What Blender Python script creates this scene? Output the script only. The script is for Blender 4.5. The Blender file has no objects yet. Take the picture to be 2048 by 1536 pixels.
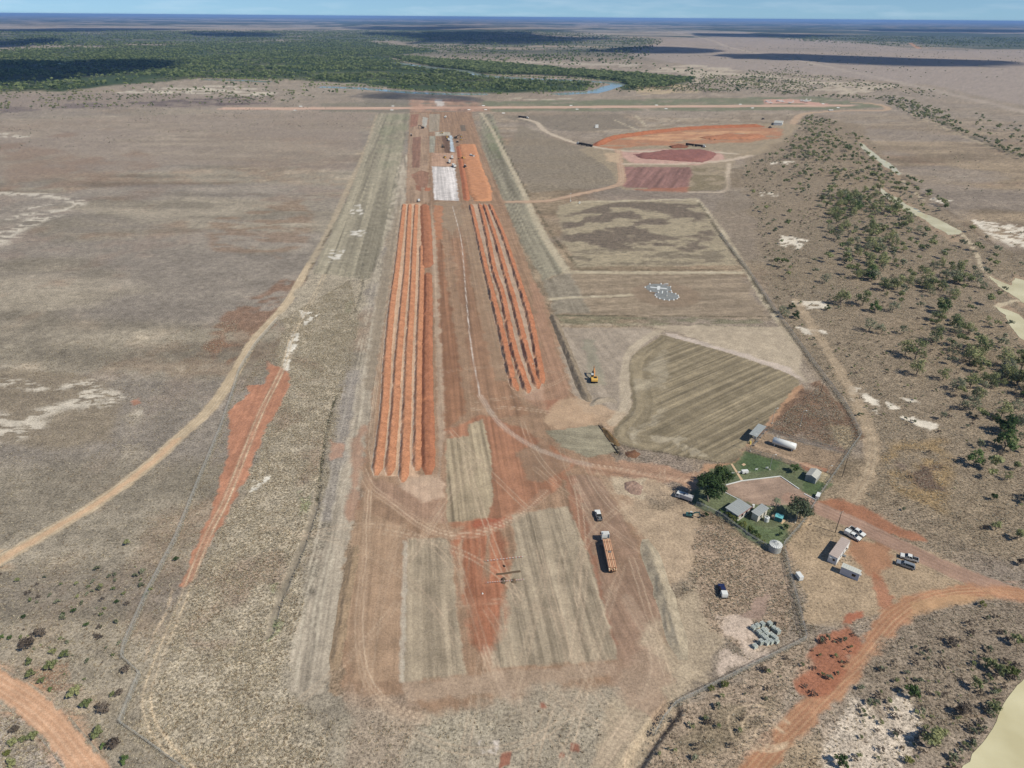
import bpy, bmesh, math, random
import numpy as np
from mathutils import Vector, Matrix
random.seed(7); RNG = np.random.default_rng(7)
sc = bpy.context.scene
COL = sc.collection
# ------------------------------------------------------------------ camera, sky, sun, exposure
FPX, CAMZ = 1330.0, 150.0                      # focal length in photo pixels (2048 wide), drone height in metres
ROLL = math.atan2(16, 2048)
PITCH = math.atan((768 - 34) / FPX)
_f = np.array([0, math.cos(PITCH), -math.sin(PITCH)]); _r = np.array([1.0, 0, 0]); _u = np.cross(_r, _f)
_c, _s = math.cos(ROLL), math.sin(ROLL)
R2 = _c * _r + _s * _u; U2 = -_s * _r + _c * _u
cam = bpy.data.cameras.new('camera'); cam_o = bpy.data.objects.new('camera', cam); COL.objects.link(cam_o)
cam.sensor_width = 36.0; cam.lens = 36.0 * FPX / 2048.0; cam.clip_start = 1.0; cam.clip_end = 200000.0
m = Matrix(((R2[0], U2[0], -_f[0], 0), (R2[1], U2[1], -_f[1], 0), (R2[2], U2[2], -_f[2], CAMZ), (0, 0, 0, 1)))
cam_o.matrix_world = m; sc.camera = cam_o

SUN_EL, SHX, SHY = math.radians(47), -0.86, 0.51          # sun height; the way shadows fall on the ground
SUNV = Vector((-SHX * math.cos(SUN_EL), -SHY * math.cos(SUN_EL), math.sin(SUN_EL))).normalized()
sun = bpy.data.lights.new('sun', 'SUN'); sun.energy = 5.0; sun.angle = math.radians(0.53); sun.color = (1.0, 0.95, 0.85)
sun_o = bpy.data.objects.new('sun', sun); COL.objects.link(sun_o)
sun_o.rotation_euler = SUNV.to_track_quat('Z', 'Y').to_euler()
sun_o.location = (300, -200, 400)
w = bpy.data.worlds.new('World'); sc.world = w; w.use_nodes = True
nt = w.node_tree; nt.nodes.clear()
sky = nt.nodes.new('ShaderNodeTexSky'); sky.sky_type = 'NISHITA'; sky.sun_disc = False
sky.sun_elevation = SUN_EL; sky.sun_rotation = math.atan2(SUNV.x, SUNV.y)
sky.altitude = 50; sky.air_density = 1.0; sky.dust_density = 0.0; sky.ozone_density = 4.0
bg = nt.nodes.new('ShaderNodeBackground'); bg.inputs[1].default_value = 0.08
wo = nt.nodes.new('ShaderNodeOutputWorld')
# thin streaky cirrus, all over the sky
tc = nt.nodes.new('ShaderNodeTexCoord'); mp = nt.nodes.new('ShaderNodeMapping'); mp.inputs['Scale'].default_value = (9, 9, 70)
nz = nt.nodes.new('ShaderNodeTexNoise'); nz.inputs['Scale'].default_value = 1.4; nz.inputs['Detail'].default_value = 5
rp = nt.nodes.new('ShaderNodeMapRange'); rp.inputs[1].default_value = 0.50; rp.inputs[2].default_value = 0.78; rp.inputs[4].default_value = 0.16
mx = nt.nodes.new('ShaderNodeMixRGB'); mx.inputs[2].default_value = (12, 13, 14, 1)
va = nt.nodes.new('ShaderNodeVectorMath'); va.operation = 'ADD'; va.inputs[1].default_value = (0, 0, .08); vnm = nt.nodes.new('ShaderNodeVectorMath'); vnm.operation = 'NORMALIZE'
nt.links.new(tc.outputs['Generated'], va.inputs[0]); nt.links.new(va.outputs[0], vnm.inputs[0]); nt.links.new(vnm.outputs[0], sky.inputs[0])   # clear tropical air: the sky is already blue low down
nt.links.new(tc.outputs['Generated'], mp.inputs[0]); nt.links.new(mp.outputs[0], nz.inputs[0]); nt.links.new(nz.outputs[0], rp.inputs[0])
tn = nt.nodes.new('ShaderNodeMixRGB'); tn.blend_type = 'MULTIPLY'; tn.inputs[0].default_value = 1; tn.inputs[2].default_value = (1.0, 1.16, 1.27, 1); nt.links.new(sky.outputs[0], tn.inputs[1])   # deep clean blue of dry-season air
nt.links.new(rp.outputs[0], mx.inputs[0]); nt.links.new(tn.outputs[0], mx.inputs[1]); nt.links.new(mx.outputs[0], bg.inputs[0]); nt.links.new(bg.outputs[0], wo.inputs[0])
vs = sc.view_settings; vs.view_transform = 'Standard'; vs.look = 'None'; vs.gamma = 1.0; vs.exposure = 0.0; vs.use_curve_mapping = False
KEXP = np.array([1.26, 1.275, 1.37])              # how much brighter a sunlit flat surface shows than its own colour
sc.cycles.max_bounces = 5; sc.cycles.diffuse_bounces = 2; sc.cycles.transparent_max_bounces = 8; sc.cycles.volume_bounces = 0

# ------------------------------------------------------------------ survey: photo pixel -> point on the ground
def G(x, y, z=0.0):
    d = _f + (x - 1024) / FPX * R2 - (y - 768) / FPX * U2
    t = (z - CAMZ) / d[2]
    return np.array([d[0] * t, d[1] * t, z])
def W(px): return np.array([G(x, y)[:2] for x, y in px])
def lin(c): c = np.asarray(c, float) / 255; return np.where(c < .04045, c / 12.92, ((c + .055) / 1.055) ** 2.4)
def A(*c):
    v = lin(c) / KEXP; sat = (v.max() - v.min()) / v.max(); l = (v @ np.array([.3, .55, .15])) * (1 + sat * np.array([.02, .02, -.32])); return l + (v - l) * (1.0 - .27 * sat)

# ------------------------------------------------------------------ noise in world metres
def _h(i, j, s):
    v = np.sin(i * 127.1 + j * 311.7 + s * 74.7) * 43758.5453
    return v - np.floor(v)
def vn(x, y, s=0):
    xi, yi = np.floor(x), np.floor(y); fx, fy = x - xi, y - yi
    fx = fx * fx * (3 - 2 * fx); fy = fy * fy * (3 - 2 * fy)
    a = _h(xi, yi, s); b = _h(xi + 1, yi, s); c = _h(xi, yi + 1, s); d = _h(xi + 1, yi + 1, s)
    return a + (b - a) * fx + (c - a) * fy + (a - b - c + d) * fx * fy
def fbm(x, y, s=0, o=4):
    t = 0; amp = .5; tot = 0
    for k in range(o):
        t = t + amp * vn(x, y, s + k); tot += amp; x = x * 2.03 + 11.3; y = y * 2.03 + 5.1; amp *= .5
    return t / tot
def ss(a, b, v):
    t = np.clip((v - a) / (b - a), 0, 1); return t * t * (3 - 2 * t)
def smooth(p, step=4.0):
    p = np.asarray(p, float)
    if len(p) < 3: n = 8; return np.array([p[0] + (p[1] - p[0]) * t for t in np.linspace(0, 1, n)])
    q = np.vstack([2 * p[0] - p[1], p, 2 * p[-1] - p[-2]]); out = []
    for i in range(1, len(q) - 2):
        n = int(np.clip(np.hypot(*(q[i + 1] - q[i])) / step, 2, 14))
        for t in np.linspace(0, 1, n, endpoint=False):
            a, b, c, d = q[i - 1:i + 3]
            out.append(.5 * ((2 * b) + (c - a) * t + (2 * a - 5 * b + 4 * c - d) * t * t + (3 * b - a - 3 * c + d) * t ** 3))
    out.append(p[-1]); return np.array(out)
def poly_sd(P, X, Y):
    d = np.full(X.shape, 1e18); ins = np.zeros(X.shape, bool); n = len(P)
    for i in range(n):
        ax, ay = P[i]; bx, by = P[(i + 1) % n]; ex, ey = bx - ax, by - ay
        wx, wy = X - ax, Y - ay; t = np.clip((wx * ex + wy * ey) / (ex * ex + ey * ey + 1e-12), 0, 1)
        d = np.minimum(d, (wx - ex * t) ** 2 + (wy - ey * t) ** 2)
        if ay != by:
            c = (ay > Y) != (by > Y); xi = ax + (Y - ay) * ex / (by - ay); ins ^= c & (X < xi)
    d = np.sqrt(d); return np.where(ins, -d, d)
def line_d(P, X, Y):
    """distance to polyline, signed offset, distance along"""
    best = np.full(X.shape, 1e18); off = np.zeros(X.shape); al = np.zeros(X.shape); s0 = 0
    for i in range(len(P) - 1):
        ax, ay = P[i]; ex, ey = P[i + 1] - P[i]; L = math.hypot(ex, ey) + 1e-9
        wx, wy = X - ax, Y - ay; t = np.clip((wx * ex + wy * ey) / (L * L), 0, 1)
        d = (wx - ex * t) ** 2 + (wy - ey * t) ** 2; k = d < best
        best = np.where(k, d, best); off = np.where(k, (wx * ey - wy * ex) / L, off); al = np.where(k, s0 + t * L, al); s0 += L
    return np.sqrt(best), off, al

# ------------------------------------------------------------------ what the soil and grass cover look like, as a map of the place
FEATS = []
def poly(px, rgb, soft=1.5, jit=2.0, op=1.0, grain=0.0, mott=None, stripe=None, world=False, edge=None):
    P = np.asarray(px, float) if world else W(px)
    if edge: P = smooth(np.vstack([P, P[:1]]), 3)[:-1]
    FEATS.append(dict(k='p', edge=edge, P=P, c=A(*rgb), soft=soft, jit=jit, op=op, g=grain, mott=mott, stripe=stripe, i=len(FEATS)))
    return P
def line(px, wd, rgb, soft=None, jit=0.6, op=1.0, grain=0.0, mott=None, ruts=None, sm=True):
    P = W(px)
    if sm: P = smooth(P)
    FEATS.append(dict(k='l', P=P, w=wd, c=A(*rgb), soft=soft if soft else max(.35, wd * .2), jit=jit, op=op, g=grain, mott=mott, ruts=ruts, stripe=None, i=len(FEATS)))
    return P
def paint(X, Y):
    X = np.asarray(X, float); Y = np.asarray(Y, float)
    n1 = fbm(X / 70, Y / 70, 1); n2 = fbm(X / 13, Y / 13, 2); n3 = fbm(X / 260, Y / 260, 3); n4 = fbm(X / 3.1, Y / 3.1, 4, 3)
    side = ss(-25, 45, X + .10 * (Y - 200))[:, None]
    col = A(154, 142, 126) * (1 - side) + A(152, 132, 109) * side
    redm = ss(.52, .70, n1 * .6 + n2 * .4)[:, None]; col = col * (1 - .55 * redm) + A(134, 106, 86) * .55 * redm
    pale = ss(.55, .72, n3 * .5 + n2 * .5)[:, None]; col = col * (1 - .5 * pale) + A(180, 167, 148) * .5 * pale
    stk = fbm(X / 95 + .15 * n1, Y / 20, 6, 4); col = col * (.80 + .40 * ss(.28, .72, stk))[:, None]; mauve = ss(.45, .62, fbm(X / 150, Y / 60, 7, 3))[:, None] * .5; col = col * (1 - mauve) + A(148, 137, 130) * mauve
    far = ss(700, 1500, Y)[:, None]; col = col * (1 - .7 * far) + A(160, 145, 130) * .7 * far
    vf = ss(2600, 4200, Y); bandn = fbm(X / 2600 + 3.1, Y / 1150, 9, 4) * .62 + fbm(X / 420, Y / 330, 10, 3) * .38
    wood = (ss(.42, .52, bandn) * vf)[:, None]; col = col * (1 - wood) + A(66, 78, 60) * wood
    col = col * (.58 + .84 * (.5 * n2 + .5 * n4))[:, None]
    g = np.full(X.shape, .55) + .25 * side[:, 0]
    for f in FEATS:
        P = f['P']; mg = (f.get('w', 0) / 2) + f['soft'] * 2 + f['jit'] * 2 + 1
        k = (X > P[:, 0].min() - mg) & (X < P[:, 0].max() + mg) & (Y > P[:, 1].min() - mg) & (Y < P[:, 1].max() + mg)
        k = np.nonzero(k)[0]
        if not len(k): continue
        x, y = X[k], Y[k]; i = f['i']
        if f['k'] == 'p': d = poly_sd(P, x, y); off = al = None
        else:
            dd, off, al = line_d(P, x, y); d = dd - f['w'] / 2
        kk = d < mg
        if not kk.any(): continue
        k = k[kk]; x = x[kk]; y = y[kk]; d = d[kk]
        if off is not None: off = off[kk]; al = al[kk]
        js = max(1.5, f['jit'] * 2.5)
        d = d + (fbm(x / js, y / js, 20 + i, 3) - .5) * 2 * f['jit']
        sf = max(.22, f['soft'] * .55); a = ss(sf, -sf, d + (fbm(x / 1.1, y / 1.1, 170 + i, 2) - .5) * min(1.6, f['jit'] * .8)) * f['op']
        c = np.repeat(f['c'][None, :], len(x), 0)
        if f['mott']:
            sx, lo, hi = f['mott'][:3]; sy = f['mott'][3] if len(f['mott']) > 3 else sx
            a = a * ss(lo, hi, fbm(x / sx, y / sy, 50 + i, 4))
        if f['stripe']:
            ang, wl, ln, amp = f['stripe']; ca, sa = math.cos(ang), math.sin(ang)
            u = -x * sa + y * ca; v = x * ca + y * sa
            s = fbm(u / wl, v / ln, 80 + i, 3); s2 = vn(u / (wl * .33), v / (ln * .6), 90 + i)
            s3 = vn(u / (wl * .42) + 31.7, v / (ln * 1.3), 95 + i); hl = ss(.80, .90, s3) - .9 * ss(.20, .10, s3)
            c = c * np.clip(1 + amp * (np.tanh((s - .5) * 4.5) * .9 + (s2 - .5) * 1.0 + .75 * hl), .45, 1.6)[:, None]
        if f.get('edge'):                                  # passes that follow the border
            wl, wid, amp = f['edge']; k_e = ss(wid, wid * .6, -d) * ss(62, 50, x - .28 * (y - 215)); s = np.tanh((vn(-d / wl + .6 * vn(x / 9, y / 9, 5), (x + y) / 40, 140) - .5) * 4)
            c = c * (1 - k_e)[:, None] + np.repeat(f['c'][None, :], len(x), 0) * (1 + amp * s)[:, None] * k_e[:, None]
        if f.get('ruts'):
            gauge, rw, rr, ro = f['ruts']
            if gauge < 0:                                  # a fan of -gauge thin wheel lines
                ph = (off / f['w'] + .5) * -gauge + .8 * (vn(al / 18, off * 0, 97 + i) - .5); rd = np.abs(ph - np.floor(ph) - .5); r = (ss(rw, rw * .4, rd) * ro * (.25 + .75 * vn(np.floor(ph) * 3.3, al / 30, 98 + i)))[:, None]
                a = np.maximum(a, r[:, 0] * ss(f['soft'], -f['soft'], d))
            else:
                rd = np.abs(np.abs(off) - gauge / 2); r = (ss(rw, rw * .3, rd) * ro * (.55 + .45 * vn(al / 7, off * 0 + np.sign(off) * 3, 99 + i)))[:, None]; a = np.maximum(a, r[:, 0] * ss(f['soft'], -f['soft'], d))
            c = c * (1 - r) + A(*rr) * r
        c = c * (.76 + .48 * fbm(x / 4, y / 4, 120 + i, 5))[:, None]
        a = a[:, None]
        col[k] = col[k] * (1 - a) + c * a; g[k] = g[k] * (1 - a[:, 0]) + f['g'] * a[:, 0]
    return np.clip(col, .004, .95), np.clip(g, 0, 1)

# direction of the strip under construction, from the ridge lines
_sd = G(832, 407)[:2] - G(806, 965)[:2]; STRIP = math.atan2(_sd[1], _sd[0])
ST = (STRIP, 1.5, 70.0, .17)                     # grader lines: angle, spacing, length, contrast
ST2 = (STRIP, 2.4, 90.0, .28)
# --- far country
FOREST = [[(-400, 185), (-400, 108), (0, 102), (300, 92), (560, 84), (720, 82), (880, 102), (770, 112), (830, 130), (900, 141), (1000, 154), (1130, 161), (1185, 168), (1165, 181), (1000, 187), (840, 181), (760, 172), (700, 166), (560, 158), (400, 156), (250, 168), (120, 182)],
          [(770, 112), (900, 122), (1000, 128), (1130, 140), (1260, 149), (1390, 160), (1330, 176), (1250, 180), (1245, 164), (1180, 156), (1100, 151), (960, 147), (850, 131)]]
for P in FOREST: poly(P, (92, 98, 70), 25, 30, 1, .5); poly(P, (66, 84, 54), 25, 30, 1, .5, (110, .36, .54, 80))
poly([(-600, 60), (700, 62), (1000, 66), (900, 82), (500, 84), (0, 90), (-600, 96)], (96, 104, 90), 120, 120, .75, .4, (300, .35, .55, 160))
poly([(720, 64), (1100, 62), (1330, 78), (1260, 100), (1000, 96), (850, 94)], (84, 98, 80), 60, 60, .8, .4, (200, .35, .55, 110))
poly([(1500, 70), (2400, 76), (2400, 106), (2048, 98), (1830, 96), (1600, 84)], (98, 104, 88), 60, 60, .7, .4, (220, .36, .55, 120))
poly([(-500, 52), (640, 50), (620, 57), (300, 60), (-500, 66)], (172, 158, 146), 200, 200, .8, .2, (700, .35, .5, 300))
poly([(1000, 62), (1360, 58), (1500, 64), (1480, 74), (1150, 70)], (170, 158, 146), 100, 120, .7, .2, (500, .35, .5, 300))
poly([(1260, 110), (1330, 78), (1500, 70), (1700, 84), (1840, 98), (2400, 108), (2400, 250), (2048, 210), (1860, 170), (1640, 150), (1450, 140)], (164, 149, 139), 40, 40, .85, .3)
line([(1270, 47), (1300, 55), (1400, 75), (1460, 95), (1600, 122), (1800, 165), (1950, 200), (2100, 235)], 30, (186, 170, 156), 14, 14, .55)
line([(1820, 86), (1838, 97)], 22, (196, 140, 104), 8, 6, .9)
poly([(840, 120), (1060, 122), (1280, 128), (1260, 134), (1000, 126)], (190, 176, 160), 12, 14, .8, .2, (60, .4, .55, 30))
poly([(1240, 148), (1380, 128), (1480, 138), (1640, 155), (1800, 172), (1700, 190), (1500, 170), (1330, 166)], (196, 180, 160), 12, 18, .8, .3, (70, .42, .56, 26))
poly([(1270, 172), (1360, 168), (1400, 184), (1280, 190)], (196, 172, 138), 6, 10, .8, .3, (30, .4, .55, 14))
poly([(230, 186), (330, 172), (450, 170), (560, 185), (520, 196), (380, 192)], (206, 194, 178), 7, 10, .9, .2, (40, .42, .55, 15))
poly([(-100, 190), (250, 186), (560, 192), (540, 214), (120, 218), (-100, 226)], (150, 134, 124), 12, 14, .7, .6)
poly([(240, 205), (500, 193), (540, 208), (330, 214)], (104, 92, 92), 8, 10, .8, .5, (45, .38, .55, 20))
poly([(0, 214), (150, 200), (240, 212), (0, 226)], (112, 100, 100), 8, 10, .6, .5, (45, .4, .55, 20))
poly([(720, 186), (820, 186), (820, 224), (740, 224)], (128, 120, 110), 6, 6, .6, .4)
# --- old runway across the far end of the works, with its mown shoulders
poly([(965, 203), (1200, 200), (1640, 193), (1780, 214), (1640, 220), (965, 224)], (124, 126, 100), 5, 4, .9, .35, (40, .2, .5, 20))
poly([(640, 206), (965, 203), (965, 224), (640, 224)], (136, 128, 112), 5, 4, .8, .4)
RUNWAY = [(455, 217), (620, 217), (824, 216), (1000, 215), (1250, 213.5), (1500, 212), (1690, 211)]
line(RUNWAY, 34, (204, 168, 148), 4, 3, 1, 0, ruts=(9, 5, (214, 176, 158), .6))
APRON = [(1525, 199), (1580, 198), (1626, 204), (1665, 210), (1630, 212), (1600, 206), (1530, 208)]
poly(APRON, (204, 158, 142), 3, 3, 1)
poly([(820, 195), (905, 196), (960, 205), (985, 222), (820, 224)], (186, 138, 116), 7, 8, .6, 0, (30, .25, .5, 16), (STRIP, 9, 60, .3))
poly([(868, 198), (884, 199), (890, 212), (875, 212)], (205, 196, 190), 2, 2, .9)
line([(1030, 196), (1080, 200), (1130, 197), (1180, 196)], 12, (192, 180, 160), 3, 3, .8)
LOOP = [(1700, 205), (1740, 207), (1768, 212), (1775, 219), (1750, 221), (1680, 222), (1620, 226), (1600, 231), (1586, 246), (1572, 268), (1545, 288), (1510, 304), (1470, 310)]
line(LOOP, 12, (190, 160, 134), 3, 2, 1)
# --- fields right of the works
poly([(1000, 232), (1240, 228), (1280, 255), (1180, 262), (1120, 262)], (136, 124, 110), 4, 5, .8, .6)
poly([(1010, 300), (1040, 250), (1150, 292), (1240, 312), (1245, 372), (1060, 385)], (143, 130, 113), 4, 5, .8, .9)
poly([(1115, 412), (1160, 402), (1395, 400), (1478, 530), (1150, 535), (1125, 480)], (168, 153, 128), 3, 3, .95, .6)
poly([(1120, 425), (1240, 402), (1390, 405), (1430, 470), (1400, 510), (1250, 500), (1130, 490)], (118, 104, 92), 7, 12, .92, .9, (24, .42, .5, 17))
poly([(1130, 500), (1440, 490), (1470, 525), (1160, 532)], (120, 108, 94), 4, 6, .7, .8, (16, .52, .6, 8))
poly([(1110, 548), (1480, 548), (1540, 640), (1110, 628)], (158, 139, 118), 3, 3, .9, .35, None, (math.radians(8), 3.2, 40, .22))
poly([(1108, 630), (1540, 640), (1555, 660), (1110, 648)], (128, 122, 98), 2, 3, .8, .95, (9, .35, .6, 3))
poly([(960, 228), (985, 228), (1012, 300), (1062, 420), (1112, 500), (1140, 540), (1085, 560), (1050, 500), (1000, 390), (965, 300)], (143, 135, 117), 2, 2, .95, .4, None, (STRIP, 2.6, 140, .36))
poly([(985, 240), (1005, 280), (1010, 320), (985, 318), (968, 270)], (122, 130, 96), 6, 8, .5, .4, (30, .35, .6))
poly([(1085, 560), (1140, 545), (1180, 625), (1110, 628)], (148, 137, 121), 2, 2, .9, .4, None, (STRIP, 2.6, 80, .2))
for L_, w_ in (([(962, 225), (985, 262), (1010, 310), (1040, 370), (1065, 425), (1090, 475), (1130, 535), (1150, 544), (1300, 545), (1480, 545)], 5.5),
               ([(1395, 400), (1440, 455), (1490, 535), (1520, 590), (1555, 640), (1590, 690)], 4),
               ([(1100, 598), (1160, 594), (1270, 590)], 3), ([(1150, 404), (1390, 398)], 5), ([(1230, 240), (1270, 258), (1280, 262)], 4), ([(1270, 230), (1292, 252)], 4)):
    line(L_, w_, (194, 178, 152), 1.4, 1.2, .85, .2, ruts=(1.9, .5, (206, 192, 170), .6))
for L_, w_ in (([(975, 228), (1003, 285), (1055, 385), (1080, 428), (1112, 480), (1155, 535)], 2.2), ([(1398, 405), (1445, 475), (1495, 545), (1545, 625)], 3.0), ([(1158, 540), (1470, 540)], 1.6), ([(1112, 630), (1540, 634)], 1.4)):
    line(L_, w_, (88, 80, 62), .8, 1.0, .75, .9, (7, .3, .5))
DISC = G(1332, 588)[:2]
poly([DISC + np.array([math.cos(a) * 21, math.sin(a) * 21]) for a in np.linspace(0, 6.28, 40)[:-1]], (146, 124, 104), 3, 1.5, .8, .2, world=True)
# --- borrow pit, haul roads and stockpiles
poly([(1160, 300), (1230, 268), (1380, 252), (1560, 246), (1600, 250), (1560, 300), (1470, 318), (1450, 380), (1245, 380), (1210, 330)], (164, 146, 122), 4, 5, .9, .35)
poly([(1182, 292), (1230, 275), (1350, 259), (1500, 252), (1570, 258), (1560, 276), (1500, 284), (1400, 288), (1290, 292), (1215, 299)], (186, 126, 92), 4, 6, .92, 0, (34, .22, .45, 11))
poly([(1240, 276), (1400, 262), (1560, 262), (1500, 273), (1330, 283)], (216, 160, 118), 3, 4, .8, 0, (40, .35, .55, 9))
poly([(1230, 303), (1300, 298), (1440, 302), (1450, 318), (1400, 330), (1260, 326)], (204, 160, 148), 3, 4, .9)
poly([(1246, 334), (1380, 335), (1386, 345), (1374, 381), (1244, 374)], (150, 108, 102), 2, 2, .95, .1, None, (STRIP - .45, 4, 60, .30))
poly([(1262, 378), (1380, 374), (1376, 384), (1290, 382)], (176, 110, 84), 2, 3, .8)
poly([(1386, 335), (1450, 336), (1452, 380), (1376, 384)], (132, 118, 92), 3, 4, .8, .8, (14, .4, .55))
HAUL = [(1040, 236), (1072, 245), (1090, 262), (1125, 277), (1160, 288), (1240, 301), (1330, 303), (1420, 304), (1470, 308)]
line(HAUL, 9, (196, 178, 158), 2.5, 1.5, 1, 0, ruts=(3, 1.0, (208, 190, 172), .5))
HAUL2 = [(1236, 300), (1240, 325), (1244, 350), (1240, 368), (1205, 378), (1150, 390), (1090, 402), (1000, 404)]
line(HAUL2, 8, (190, 154, 128), 2, 1.5, .95, 0, ruts=(2.6, .8, (204, 178, 156), .6))
line([(1250, 328), (1350, 328), (1440, 322), (1500, 312)], 9, (208, 186, 166), 3, 2, .9)
line([(1458, 326), (1456, 350), (1450, 382), (1380, 384)], 5, (204, 184, 164), 2, 1.5, .8)
poly([(1210, 305), (1240, 308), (1236, 326), (1215, 322)], (202, 172, 142), 3, 4, .8)
for c_ in ((1140, 392, 18), (1135, 400, 10)):
    pass
# --- savanna on the right
poly([(1480, 330), (1640, 236), (1720, 250), (1800, 350), (1960, 480), (2300, 640), (2300, 1190), (1960, 1120), (1760, 1010), (1740, 880), (1560, 640)], (146, 128, 107), 8, 14, .8, 1.0)
poly([(1480, 330), (1600, 300), (1700, 420), (1720, 600), (1560, 640), (1420, 420)], (140, 124, 106), 6, 10, .5, 1)
poly([(1760, 880), (1880, 880), (1930, 960), (1880, 1020), (1790, 990)], (156, 126, 84), 5, 6, .75, 1, (9, .3, .55))
poly([(1790, 925), (1880, 930), (1900, 980), (1830, 985)], (98, 80, 76), 3, 4, .75, .8, (7, .35, .55))
for P in ([(1582, 602), (1640, 600), (1660, 616), (1600, 618)], [(1596, 655), (1650, 662), (1660, 675), (1610, 668)], [(1770, 800), (1820, 830), (1880, 850), (1860, 860), (1790, 830)], [(1780, 790), (1830, 800), (1840, 815), (1790, 808)], [(1520, 385), (1560, 384), (1555, 392), (1520, 392)], [(1560, 470), (1620, 480), (1600, 500), (1560, 492)], [(1540, 325), (1590, 322), (1590, 328), (1545, 329)],
          [(1945, 440), (2040, 450), (2100, 480), (2100, 500), (2020, 492), (1970, 465)], [(1860, 395), (1905, 400), (1890, 408), (1862, 402)], [(1700, 770), (1760, 800), (1750, 830), (1700, 800)]):
    poly(P, (226, 214, 198), 1.2, 2.2, .95, .1, (6, .40, .52, 4))
line([(1592, 600), (1680, 742), (1735, 850), (1745, 900), (1735, 950), (1700, 1000)], 5.5, (176, 152, 126), 1.6, 1.5, .8, .3, ruts=(2, .5, (196, 176, 150), .5))
# --- left plain
poly([(-300, 745), (110, 742), (215, 765), (240, 800), (230, 880), (120, 900), (-300, 860)], (142, 126, 106), 8, 9, .7, .5)
poly([(430, 640), (560, 560), (600, 560), (520, 680), (460, 740), (410, 720)], (142, 104, 82), 5, 9, .75, .8, (12, .4, .55))
poly([(400, 440), (600, 400), (640, 470), (560, 520), (430, 500)], (146, 116, 94), 8, 12, .6, .7, (20, .44, .58, 9))
poly([(-300, 250), (500, 225), (740, 225), (700, 340), (380, 330), (-300, 370)], (158, 140, 126), 12, 14, .5, .5)
poly([(0, 290), (200, 250), (330, 330), (100, 380), (0, 380)], (148, 122, 104), 14, 16, .6, .6, (45, .4, .6))
for P, w_ in (([(8, 386), (60, 388), (112, 394), (150, 402), (153, 411), (112, 422), (60, 428), (20, 436)], 6), ([(-40, 500), (0, 482), (20, 466), (52, 450), (88, 434)], 8), ([(50, 418), (100, 408)], 4), ([(-40, 268), (0, 268), (40, 274)], 9),
              ([(-40, 762), (30, 768), (80, 776)], 3), ([(140, 772), (172, 765), (185, 778), (170, 790)], 3.2), ([(178, 802), (215, 785), (228, 795), (215, 808)], 3), ([(-40, 838), (30, 845), (60, 832), (120, 815), (180, 802)], 5), ([(-40, 870), (60, 858)], 6), ([(270, 830), (282, 820)], 1.4)):
    line(P, w_ * 2.1, (214, 202, 186), w_ * 1.3, w_ * .7, .8, .3, (w_ * 1.3, .46, .53, w_ * .42))
poly([(250, 815), (290, 812), (300, 850), (280, 930), (240, 930)], (176, 162, 144), 4, 5, .5, .7, (8, .4, .6))
poly([(262, 800), (275, 796), (280, 806), (266, 812)], (186, 120, 92), 1, 1.4, .7)
line([(-60, 386), (300, 384), (660, 392)], 3, (124, 106, 88), 1.5, 1.5, .6, .6, (20, .35, .6, 6))
ROAD_L = [(-90, 1180), (0, 1121), (100, 1062), (200, 1003), (300, 928), (352, 880), (400, 838), (440, 792), (470, 745), (490, 710), (512, 675), (545, 640), (575, 605), (600, 562), (622, 525)]
line(ROAD_L, 5.6, (194, 170, 140), 1.0, .7, 1, .05, ruts=(-4, .28, (214, 194, 168), .75))
line([(622, 525), (645, 485), (668, 438), (692, 384), (716, 334), (738, 280), (754, 230)], 5, (178, 160, 136), 1.4, 1, .9, .2, ruts=(2, .5, (194, 178, 154), .5))
line(ROAD_L[:6], 2.6, (214, 172, 136), 1.2, .8, .8)
line([(612, 560), (640, 500), (700, 392), (745, 290), (757, 236)], 2.2, (96, 84, 68), .9, 1.0, .7, .9, (12, .35, .55))
# --- rough grass between the left fence and the works
poly([(560, 640), (625, 540), (740, 545), (720, 640), (690, 740), (660, 900), (630, 1040), (600, 1180), (575, 1330), (600, 1420), (680, 1560), (330, 1560), (300, 1380), (360, 1220), (420, 1090), (520, 900)], (176, 162, 142), 3, 5, .9, 1.0)
poly([(570, 700), (640, 720), (640, 880), (600, 960), (540, 920)], (146, 120, 102), 6, 8, .6, 1, (14, .35, .6))
poly([(420, 1160), (560, 1100), (570, 1200), (480, 1300), (400, 1280)], (148, 124, 108), 5, 7, .6, 1, (10, .38, .6))
poly([(380, 1300), (560, 1320), (560, 1480), (420, 1480)], (182, 169, 150), 5, 6, .6, 1, (8, .35, .6))
for P in ([(562, 745), (585, 660), (597, 668), (580, 740)], [(500, 962), (545, 950), (535, 965), (505, 985)], [(600, 620), (640, 628), (610, 650)]):
    poly(P, (226, 218, 206), .9, 1.4, .9, .3, (3, .38, .5))
RED_L = [(532, 722), (575, 745), (580, 770), (560, 810), (533, 860), (512, 905), (492, 960), (462, 1012), (432, 1062), (412, 1100), (396, 1140), (372, 1178), (362, 1172), (385, 1110), (410, 1050), (430, 1000), (445, 950), (455, 900), (460, 860), (456, 825), (480, 802), (500, 786), (492, 772), (530, 768), (540, 745)]
poly(RED_L, (191, 126, 97), .9, 1.6, .96, .05, None, (math.atan2(*(G(560, 740) - G(390, 1130))[[1, 0]]), 1.1, 20, .16))
TRACK_L = [(745, 300), (700, 420), (660, 520), (640, 570), (610, 625), (585, 670), (566, 735), (524, 820), (492, 900), (452, 1000), (420, 1062), (392, 1130), (366, 1200), (345, 1250), (320, 1310), (301, 1360), (293, 1400), (304, 1450), (340, 1500), (400, 1560)]
line(TRACK_L, 3.2, (176, 158, 134), .7, .5, .3, .5, ruts=(1.8, .5, (220, 194, 162), .95))
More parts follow.
